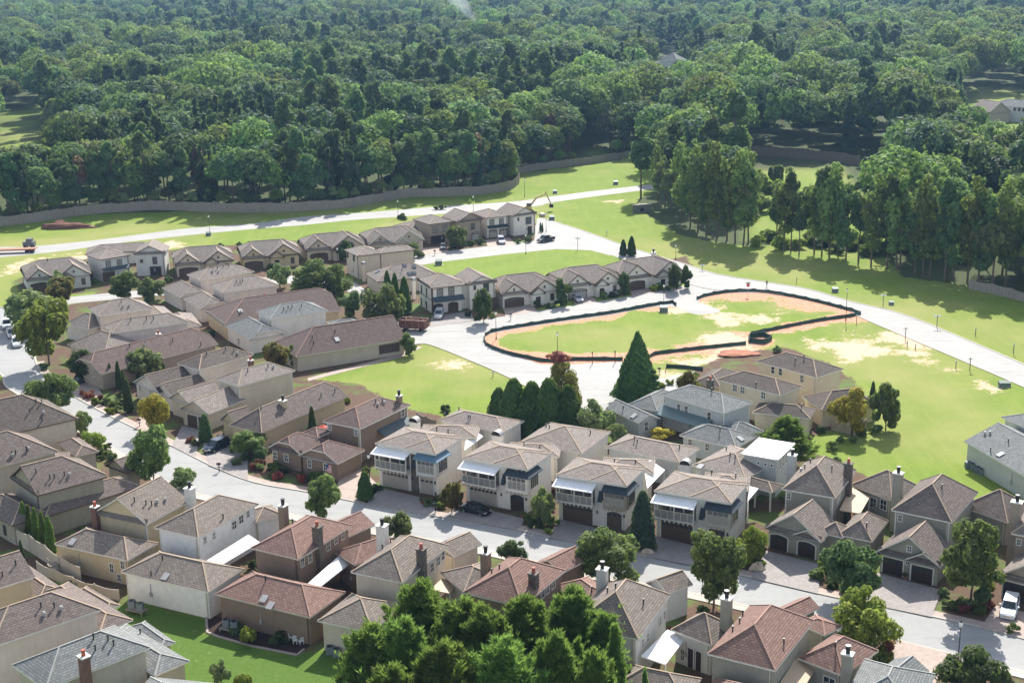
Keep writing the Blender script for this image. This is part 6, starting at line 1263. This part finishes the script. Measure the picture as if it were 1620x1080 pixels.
for px,lb,s in [((1321,462),'utility box on the wide lawn beyond the silt fence point',1.2),((1410,482),'small utility box beside a white lot sign',.9),((1586,612),'larger of the utility boxes at the right verge',1.2),((1593,611),'white-lidded utility box beside the larger one',1.),((974,292),'utility box beyond the upper road near the grove',1.4),((878,306),'utility box beyond the upper road near the excavator',1.2),((873,348),'utility box right of the excavator',1.4),((694,419),'utility box at the left tip of the oval lawn',1.5),((1050,493),'utility box inside the fenced green near its lamp',1.5),((330,373),'utility box by the upper road lamp',1.2)]: ubox(px,lb,s)
sw=plain('sign_white',(.72,.72,.70),.5)
def lotsign(px,label,h=2.,w_=1.3):
    r=empty('lot_sign',(*P(*px),0),label=label,cat='sign'); m=MB(); m.box(-.06,-.06,0,.06,.06,h); m.build('post',M['brown_trim'],r); m=MB(); m.box(-w_/2,-.03,h-.35,w_/2,.03,h); m.build('board',sw,r)
for px,lb,h,w_ in [((1397,483),'white lot sign on the wide lawn, upper one',2.6,1.4),((1482,518),'white lot sign on the wide lawn, lower one',2.8,1.6),((1432,537),'thin cross-shaped post at the kerb beside the bare sand',2.6,.9),((1534,586),'cross-shaped post on the lower strip of sand',2.6,.8),((1355,511),'short white marker at the silt fence point',1.8,.4),((1512,583),'small white marker on the sand strip',1.6,.35),((1543,531),'white marker on the wide lawn near the kerb',1.8,.4),((1603,560),'paired white marker at the right edge of the lawn',2.2,.4),((1260,448),'faint white marker on the wide lawn above the wedge',1.4,.3),((914,396),'cross-shaped street name post at the lane',3.6,1.6),((780,596),'white hydrant-like marker on the empty lawn',1.1,.5),((1435,548),'small dark stake sign on the sand',1.2,.25),((1448,553),'second small dark stake sign on the sand',1.2,.25),((960,372),'low white marker on the lawn above the lane',1.3,.5),((1111,428),'white survey marker at the lane corner',1.5,1.2)]: lotsign(px,lb,h,w_)
for px,lb in [((937,576),'left of two dark gate posts at the lower silt fence'),((973,574),'right of two dark gate posts at the lower silt fence')]:
    r=empty('gate_post',(*P(*px),0),label=lb,cat='post'); m=MB(); m.bar(Vector((0,0,0)),Vector((0,0,2.3)),.16,sides=8); m.build('post',M['black'],r); m=MB(); m.bar(Vector((0,0,2.3)),Vector((0,0,2.65)),.34,sides=8,r2=.1); m.build('finial',M['black'],r)
# stop sign
def textobj(s,size,mat,parent,loc,rot):
    c=bpy.data.curves.new('lettering','FONT'); c.body=s; c.size=size; c.align_x='CENTER'; c.align_y='CENTER'; c.extrude=.005; c.materials.append(mat); o=bpy.data.objects.new('lettering',c); COL.objects.link(o); bpy.context.view_layer.update(); me=bpy.data.meshes.new_from_object(o.evaluated_get(bpy.context.evaluated_depsgraph_get())); me.name='lettering'; bpy.data.objects.remove(o); o=bpy.data.objects.new('lettering',me); COL.objects.link(o); o.parent=parent; o.location=loc; o.rotation_euler=rot; return o
r=empty('stop_sign',(*P(1183,468),0),label='red stop sign at the upper edge of the fenced wedge',cat='sign'); m=MB(); m.bar(Vector((0,0,0)),Vector((0,0,3.1)),.08,sides=6); m.build('post',M['pipe_w'],r); m=MB(); m.bar(Vector((0,-.09,2.7)),Vector((0,-.05,2.7)),.95,sides=8); b_=m.build('panel',plain('sign_red',(.45,.02,.02),.4),r); textobj('STOP',.32,sw,b_,(0,-.1,2.7),(math.pi/2,0,0))
m=MB(); m.box(-.6,-.02,3.15,.6,.02,3.35); m.build('name_plate',plain('sign_green',(.03,.16,.07),.4),r)
# ------------------------------------------------------------------ yard things
acm=NT('condenser'); _o=acm.coord(); _w=acm.add('TexWave'); _w.inputs['Scale'].default_value=6; acm.l(_o,_w.inputs['Vector']); acm_=acm.done(acm.ramp(_w.outputs['Fac'],[(.3,(.10,.12,.13)),(.7,(.24,.27,.28))]),.6,.3)
def ac(px,label,grp=None,z=0,c='grey'):
    r=empty('air_conditioner',(*P(*px,z),z),label=label,cat='air conditioner',group=grp); m=MB(); m.box(-.42,-.42,0,.42,.42,.95); m.build('casing',acm_,r); m=MB(); m.bar(Vector((0,0,.95)),Vector((0,0,1.02)),.7,sides=12); m.build('fan_grille',M['black'],r)
for px,lb,z in [((209,960),'left air conditioner against the white house wall',.6),((222,964),'right air conditioner against the white house wall',.6),((358,990),'left air conditioner against the red-roofed house wall',.5),((371,993),'right air conditioner against the red-roofed house wall',.5),((1531,739),'first air conditioner along the long grey house wall',0),((1538,742),'second air conditioner along the long grey house wall',0),((1546,747),'third air conditioner along the long grey house wall',0),((1552,750),'fourth air conditioner along the long grey house wall',0),((114,928),'left dark unit in the nook under the tan house',0),((124,930),'right dark unit in the nook under the tan house',0),((522,1033),'left bin-like unit by the tan hip wing near the pines',0),((533,1037),'right bin-like unit by the tan hip wing near the pines',0)]: ac(px,lb,None,z)
for px,lb in [((216,970),'wooden stand carrying the units of the white house'),((364,999),'wooden stand carrying the units of the red-roofed house')]:
    a=Vector((*P(*px),0)); r=empty('equipment_stand',a,-.45,label=lb,cat='stand'); z=.6 if px[0]<300 else .5; m=MB(); m.box(-1.3,-.55,z-.12,1.3,.75,z-.005); m.build('platform',M['fence'],r)
    for x in(-1.2,1.2):
        for y in(-.45,.65): m=MB(); m.box(x-.06,y-.06,0,x+.06,y+.06,z-.12); m.build('leg',M['fence'],r)
# garden seats
def chair(px,an,label,grp):
    r=empty('garden_chair',(*P(*px),0),an,label=label,cat='chair',group=grp); m=MB(); m.box(-.25,-.25,.42,.25,.25,.47); m.build('seat',sw,r); m=MB()
    for i in range(4): m.box(-.24+i*.14,.22,.47,-.18+i*.14,.26,.95)
    m.box(-.25,.21,.9,.25,.27,.98); m.build('backrest',sw,r)
    for x in(-.22,.22):
        for y in(-.22,.22): m=MB(); m.box(x-.03,y-.03,0,x+.03,y+.03,.42); m.build('leg',sw,r)
for i,(px,an) in enumerate([((461,1012),1.5),((468,1017),2.9),((477,1018),3.6),((474,1008),4.6)]): chair(px,an,['leftmost','front left','front right','rear'][i]+' white garden chair on the mulch behind the red-roofed house','white garden chairs')
r=empty('garden_table',(*P(469,1012),0),label='small white round table among the white garden chairs',cat='table'); m=MB(); m.bar(Vector((0,0,.68)),Vector((0,0,.73)),.9,sides=14); m.build('tabletop',sw,r); m=MB(); m.bar(Vector((0,0,0)),Vector((0,0,.68)),.1,sides=8); m.build('leg',sw,r)
r=empty('barrel_smoker',(*P(470,1004),0),label='pale rounded cooker behind the white garden chairs',cat='grill'); m=MB(); m.bar(Vector((0,0,.3)),Vector((0,0,1.1)),.8,sides=12,r2=.75); m.build('body',plain('pale_ceramic',(.42,.38,.3),.5),r); m=MB(); m.bar(Vector((0,0,1.1)),Vector((0,0,1.45)),.76,sides=12,r2=.3); m.build('lid',plain('pale_ceramic',(.42,.38,.3)),r)
m=MB()
e_=W([(326,972),(328,1000),(345,1007),(400,1022),(470,1036),(481,1027)])
r=empty('bed_edging',(e_[0][0],e_[0][1],0),label='brick edging around the mulch bed on the lower lawn',cat='edging')
for i in range(len(e_)-1): m.bar(Vector((*(e_[i]-e_[0]),.06)),Vector((*(e_[i+1]-e_[0]),.06)),.3,.16)
m.build('brick_course',plain('edging_brick',(.33,.27,.24),.9),r)
sheet('mulch_bed',W([(326,968),(345,975),(500,1015),(481,1027),(470,1035),(400,1021),(345,1006),(328,999)]),.02,plain('dark_mulch',(.045,.028,.025),.95,.1,0,.3,5))
# wooden steps by the tan house
r=empty('wooden_steps',(*P(88,908),0),.6,label='small wooden porch steps at the corner of the tan house',cat='steps')
for i in range(5): m=MB(); m.box(-.6,-1.6+i*.3,.2+i*.22,.6,-1.3+i*.3,.26+i*.22); m.build('tread',M['fence'],r)
m=MB(); m.box(-.7,-.1,1.2,.7,1.2,1.3); m.build('landing',M['fence'],r)
for x in(-.65,.65): m=MB(); m.box(x-.04,-.1,0,x+.04,0,2.2); m.box(x-.03,-.1,2.1,x+.03,1.2,2.2); m.build('handrail',M['fence'],r)
# red parasol
r=empty('parasol',(*P(512,690),0),label='small red parasol on the terrace of the brown hip-roofed house',cat='parasol'); m=MB(); m.bar(Vector((0,0,0)),Vector((0,0,1.8)),.06,sides=6); m.build('pole',M['pipe_w'],r); m=MB(); m.bar(Vector((0,0,1.7)),Vector((0,0,2.1)),1.7,sides=8,r2=.1); m.build('canopy',plain('parasol_red',(.5,.05,.03),.7),r)
# flags
fr=plain('flag_red',(.42,.05,.06),.7); fw_=plain('flag_white',(.62,.6,.58),.7); fb_=plain('flag_blue',(.05,.06,.22),.7)
def flag(px,z,label):
    r=empty('flag',(*P(*px,z),z),-.5,label=label,cat='flag',group=None); m=MB(); m.bar(Vector((0,.6,-.3)),Vector((0,-.7,1.1)),.05,sides=6); m.build('pole',sw,r); m=MB(); n=10
    top=Vector((0,-.65,1.05))
    for i in range(11):
        for j in range(6):
            x0=-.02+ j*.14; w0=math.sin(j*1.4)*.06; w1=math.sin((j+1)*1.4)*.06; z0=-i*.13; z1=-(i+1)*.13
            mi=2 if (i<5 and j<3) else (i%2); m.poly([top+Vector((x0,w0+i*.01,z0)),top+Vector((x0+.14,w1+i*.01,z0)),top+Vector((x0+.14,w1+.01+i*.01,z1)),top+Vector((x0,w0+.01+i*.01,z1))],mi=mi)
    m.build('cloth',[fr,fw_,fb_],r)
for px,z,lb in [((614,732),3.6,'striped flag hung from the terrace of the first villa'),((752,757),3.6,'striped flag hung from the terrace of the second villa'),((896,789),3.6,'striped flag hung from the terrace of the third villa'),((521,742),2.2,'striped flag beside the front wall of the brown gabled house')]: flag(px,z,lb)
# pots
def pot(px,label,c=(.30,.12,.07)):
    r=empty('flower_pot',(*P(*px),0),label=label,cat='flower pot'); m=MB(); m.bar(Vector((0,0,0)),Vector((0,0,.55)),.4,sides=10,r2=.6); m.build('pot',plain('terracotta_%d'%int(c[0]*99),c,.8),r)
    cm,tm,H0,R0=proto('shrub',1); o=bpy.data.objects.new('foliage',cm); COL.objects.link(o); o.parent=r; o.location=(0,0,.5); o.scale=(.4/R0,.4/R0,.6/H0)
for px,lb in [((1432,917),'potted plant between the two square garage doors'),((668,797),'terracotta planter at the driveway edge of the first villa'),((827,818),'dark pot beside the arched garage of the second villa'),((1133,905),'pot at the foot of the fourth villa corner')]: pot(px,lb)
# boulders / piers beside driveways
rock=plain('sandstone',(.46,.38,.29),.9,.1,0,.2,3)
def boulder(px,s,label,mat=rock,name='boulder',cat='rock',zs=.7):
    import bmesh
    bm=bmesh.new(); bmesh.ops.create_icosphere(bm,subdivisions=3,radius=1); q=random.Random(int(px[0]))
    ph=[q.uniform(0,6) for _ in range(6)]
    for v in bm.verts: k=1+.12*math.sin(v.co.x*17+v.co.y*13)*math.sin(v.co.z*15)+.18*math.sin(v.co.x*3+ph[0])+.15*math.sin(v.co.y*4+ph[1])+.12*math.sin(v.co.z*5+ph[2])+.06*math.sin(v.co.x*11+v.co.y*9+ph[3]); v.co*=k; v.co.x*=s[0]; v.co.y*=s[1]; v.co.z=max(v.co.z*s[2],-.2)
    me=bpy.data.meshes.new(name); bm.to_mesh(me); bm.free(); me.materials.append(mat); o=bpy.data.objects.new(name,me); COL.objects.link(o); o.location=(*P(*px),s[2]*.3); tag(o,label,cat); return o
boulder((1197,902),(.8,.5,.9),'sandstone boulder at the left edge of the arched garage driveway'); boulder((1168,890),(.8,.5,.8),'sandstone boulder at the right edge of the fourth villa driveway'); boulder((1024,875),(.7,.5,.6),'sandstone boulder at the foot of the blue-green conifer'); boulder((1350,925),(1.4,.5,.5),'long pale rock in the bed of the dark dense tree')
redd=plain('red_earth',(.33,.15,.10),.95,.05,0,.25,2); brs=plain('brush_debris',(.17,.085,.065),.95,.05,0,.4,3)
boulder((1172,560),(4.2,2.2,.4),'mound of red earth beside the silt fence ring',redd,'earth_mound','mound'); boulder((112,360),(9,2.6,1.1),'long heap of red-brown brush before the forest fence',brs,'brush_pile','debris pile'); boulder((96,360),(3,2,1.5),'higher left hump of the brush heap before the forest fence',brs,'brush_pile','debris pile')
# headwall
r=empty('drain_headwall',(*P(1015,336),0),.3,label='small dark concrete headwall at the edge of the grove',cat='headwall'); m=MB(); m.box(-3,-.3,0,3,.3,2.4); m.build('wall',plain('dark_concrete',(.14,.14,.13),.9),r); m=MB(); m.box(-3.3,-.5,2.4,3.3,.5,2.65); m.build('coping',R_con,r); m=MB(); m.bar(Vector((0,-.34,.9)),Vector((0,-.3,.9)),1.3,sides=14); m.build('pipe_opening',M['black'],r)
# dumpster with debris
a=Vector((*P(655,522),0)); r=empty('debris_container',a,-.25,label='rusty brown open container heaped with debris on the driveway of the timber-banded house',cat='container'); cm_=plain('rusty_steel',(.16,.075,.06),.8,.2,0,.3,2)
for (x0,y0,x1,y1) in ((-3,-1.2,3,-1.1),(-3,1.1,3,1.2),(-3,-1.1,-2.9,1.1),(2.9,-1.1,3,1.1)): m=MB(); m.box(x0,y0,.7,x1,y1,2.5); m.build('side_wall',cm_,r)
m=MB(); m.box(-3,-1.2,.6,3,1.2,.72); m.build('floor_plate',cm_,r)
m=MB()
for x in(-3.05,-1.5,0,1.5,3.0):
    for y in(-1.26,1.26): m.box(x-.06,y-.06,.7,x+.06,y+.06,2.5)
for y in(-1.25,1.25): m.box(-3.1,y-.09,2.42,3.1,y+.09,2.56)
m.build('rib',plain('rust_light',(.30,.17,.14),.8),r)
m=MB(); q=random.Random(3)
for i in range(60): c=Vector((q.uniform(-2.6,2.6),q.uniform(-.9,.9),q.uniform(1.6,2.5))); d=Vector((q.uniform(-1,1),q.uniform(-1,1),q.uniform(-.4,.5))).normalized()*q.uniform(.3,.9); m.bar(c-d,c+d,q.uniform(.05,.25),q.uniform(.03,.2))
m.build('debris',plain('mixed_debris',(.26,.17,.12),.9,.1,0,.5,4),r)
for x in(-1.8,1.8):
    for s in(-1,1): m=MB(); m.bar(Vector((x,s*1.0,.35)),Vector((x,s*1.25,.35)),.7,sides=12); m.build('wheel',rubber,r)
# flatbed
a=Vector((*P(18,400),0)); r=empty('flatbed_truck',a,.1,label='low flatbed truck with red frame parked on the upper road at the left edge',cat='truck'); m=MB(); m.box(-7,-1.2,1.0,7,1.2,1.2); m.build('deck',plain('deck_brown',(.30,.16,.10),.8),r); m=MB(); m.box(-7,-1.25,.85,7,-1.05,1.02); m.box(-7,1.05,.85,7,1.25,1.02); m.build('frame',plain('frame_red',(.3,.05,.04),.5),r)
m=MB(); m.box(-9.2,-1.15,.6,-7.3,1.15,2.7); m.build('cab',plain('cab_dark',(.05,.05,.05),.4),r)
for x in(-8.2,-6.,4.5,5.8):
    for s in(-1,1): m=MB(); m.bar(Vector((x,s*.9,.5)),Vector((x,s*1.2,.5)),1.0,sides=12); m.build('wheel',rubber,r)
r=empty('portable_loader',(*P(47,391),0),label='small dark machine standing behind the flatbed truck',cat='machine'); m=MB(); m.box(-1.6,-1,.5,1.6,1,1.7); m.box(-.6,-.9,1.7,1.,.9,2.6); m.build('body',plain('machine_grey',(.13,.13,.13),.5),r)
for x in(-1,1):
    for s in(-1,1): m=MB(); m.bar(Vector((x,s*.9,.4)),Vector((x,s*1.2,.4)),.8,sides=10); m.build('wheel',rubber,r)
# excavator
ex=plain('machine_yellow',(.42,.30,.13),.5,.3,0,.15); r=empty('excavator',(*P(832,336),0),.15,label='tan yellow excavator working behind the white end townhouse',cat='excavator')
for s in(-1,1): m=MB(); m.box(-2,s*1.2-.3,0,2,s*1.2+.3,.85); m.bar(Vector((-2,s*1.2-.3,.43)),Vector((-2,s*1.2+.3,.43)),.86,sides=10); m.bar(Vector((2,s*1.2-.3,.43)),Vector((2,s*1.2+.3,.43)),.86,sides=10); m.build('track',rubber,r)
m=MB(); m.box(-2.3,-1.35,1.,1.6,1.35,2.1); m.build('upper_body',ex,r); m=MB(); m.box(.1,-1.3,2.1,1.6,-.2,3.1); m.build('cab',cglass,r); m=MB(); m.box(0,-1.35,3.1,1.7,-.15,3.2); m.build('cab_roof',ex,r)
m=MB(); m.bar(Vector((1.3,.4,1.8)),Vector((3.6,.4,4.6)),.55,.45); m.bar(Vector((3.6,.4,4.6)),Vector((6.6,.4,5.6)),.5,.4); m.build('boom',ex,r); m=MB(); m.bar(Vector((6.4,.4,6.4)),Vector((8.2,.4,2.3)),.4,.35); m.build('stick',ex,r); m=MB(); m.box(7.7,-.2,1.2,8.9,1.,2.3); m.build('bucket',M['black'],r)
m=MB(); m.box(-.6,-1.3,0,.6,1.3,.9); e=empty('concrete_block',(*P(858,342),0),.2,label='pale concrete block under the excavator bucket',cat='concrete block'); m.build('block',R_con,e)
# ------------------------------------------------------------------ person
def person(px,face,label):
    import bmesh
    J=dict(pelvis=((0,0,.93),.13),chest=((0,.02,1.3),.155),neck=((0,.03,1.49),.06),head=((0,.05,1.64),.1),top=((0,.05,1.73),.085),
      lsh=((.19,.02,1.42),.062),lel=((.25,.1,1.15),.045),lwr=((.24,.27,.97),.033),lha=((.24,.33,.93),.035),rsh=((-.19,.02,1.42),.062),rel=((-.25,-.1,1.16),.045),rwr=((-.25,-.12,.92),.033),rha=((-.25,-.1,.85),.035),
      lhip=((.09,0,.88),.095),lkn=((.1,-.08,.5),.065),lan=((.1,-.32,.13),.045),lto=((.1,-.2,.04),.04),rhip=((-.09,0,.88),.095),rkn=((-.1,.2,.5),.065),ran=((-.1,.2,.09),.045),rto=((-.1,.38,.04),.04))
    E=[('pelvis','chest'),('chest','neck'),('neck','head'),('head','top'),('chest','lsh'),('lsh','lel'),('lel','lwr'),('lwr','lha'),('chest','rsh'),('rsh','rel'),('rel','rwr'),('rwr','rha'),('pelvis','lhip'),('lhip','lkn'),('lkn','lan'),('lan','lto'),('pelvis','rhip'),('rhip','rkn'),('rkn','ran'),('ran','rto')]
    k=list(J); me=bpy.data.meshes.new('person'); me.from_pydata([J[a][0] for a in k],[(k.index(a),k.index(b)) for a,b in E],[]); o=bpy.data.objects.new('person',me); COL.objects.link(o); md=o.modifiers.new('skin','SKIN'); 
    if not me.skin_vertices: 
        bpy.context.view_layer.objects.active=o
    for i,a in enumerate(k): me.skin_vertices[0].data[i].radius=(J[a][1],J[a][1])
    me.skin_vertices[0].data[0].use_root=True; s=o.modifiers.new('sub','SUBSURF'); s.levels=1; s.render_levels=1
    t=NT('person_clothes'); z=t.add('SeparateXYZ'); t.l(t.coord(),z.inputs[0]); f=t.ramp(t.math('MULTIPLY',z.outputs[2],1/1.8),[(0,(.02,.02,.022)),(.05,(.3,.18,.13)),(.26,(.3,.18,.13)),(.29,(.03,.03,.05)),(.52,(.05,.03,.035)),(.82,(.05,.03,.035)),(.85,(.33,.2,.15))]); t.n[f.node.name].color_ramp.interpolation='CONSTANT'; me.materials.append(t.done(f,.8,.2))
    o.location=(*P(*px),0); o.rotation_euler=(0,0,face); tag(o,label,'person'); m=MB(); m.bar(Vector((0,.03,1.62)),Vector((0,.02,1.77)),.21,sides=10,r2=.12); m.build('hair',plain('dark_hair',(.03,.02,.015),.7),o)
person((1213,454),2.6,'person in dark top and shorts walking along the lane past the end house')
# ------------------------------------------------------------------ smoke
m=MB(); a=Vector((-75,1650,60)); 
pts_=[]
d0=ray(752,34); d1=ray(715,-14); q0=Vector((0,0,H))+Vector(d0)*(850/d0[1]); q1=Vector((0,0,H))+Vector(d1)*(830/d1[1])
m.bar(q0,q1,2.5,sides=12,r2=13); _sm=tag(m.build('smoke_plume',volume_mat('thin_smoke',(.85,.93,1.),.02,.2)),'thin bluish smoke wisp drifting over the far treetops','smoke',None,'stuff')
import bmesh
_bm=bmesh.new(); _bm.from_mesh(_sm.data); bmesh.ops.remove_doubles(_bm,verts=_bm.verts,dist=.01); bmesh.ops.recalc_face_normals(_bm,faces=_bm.faces); _bm.to_mesh(_sm.data); _bm.free()
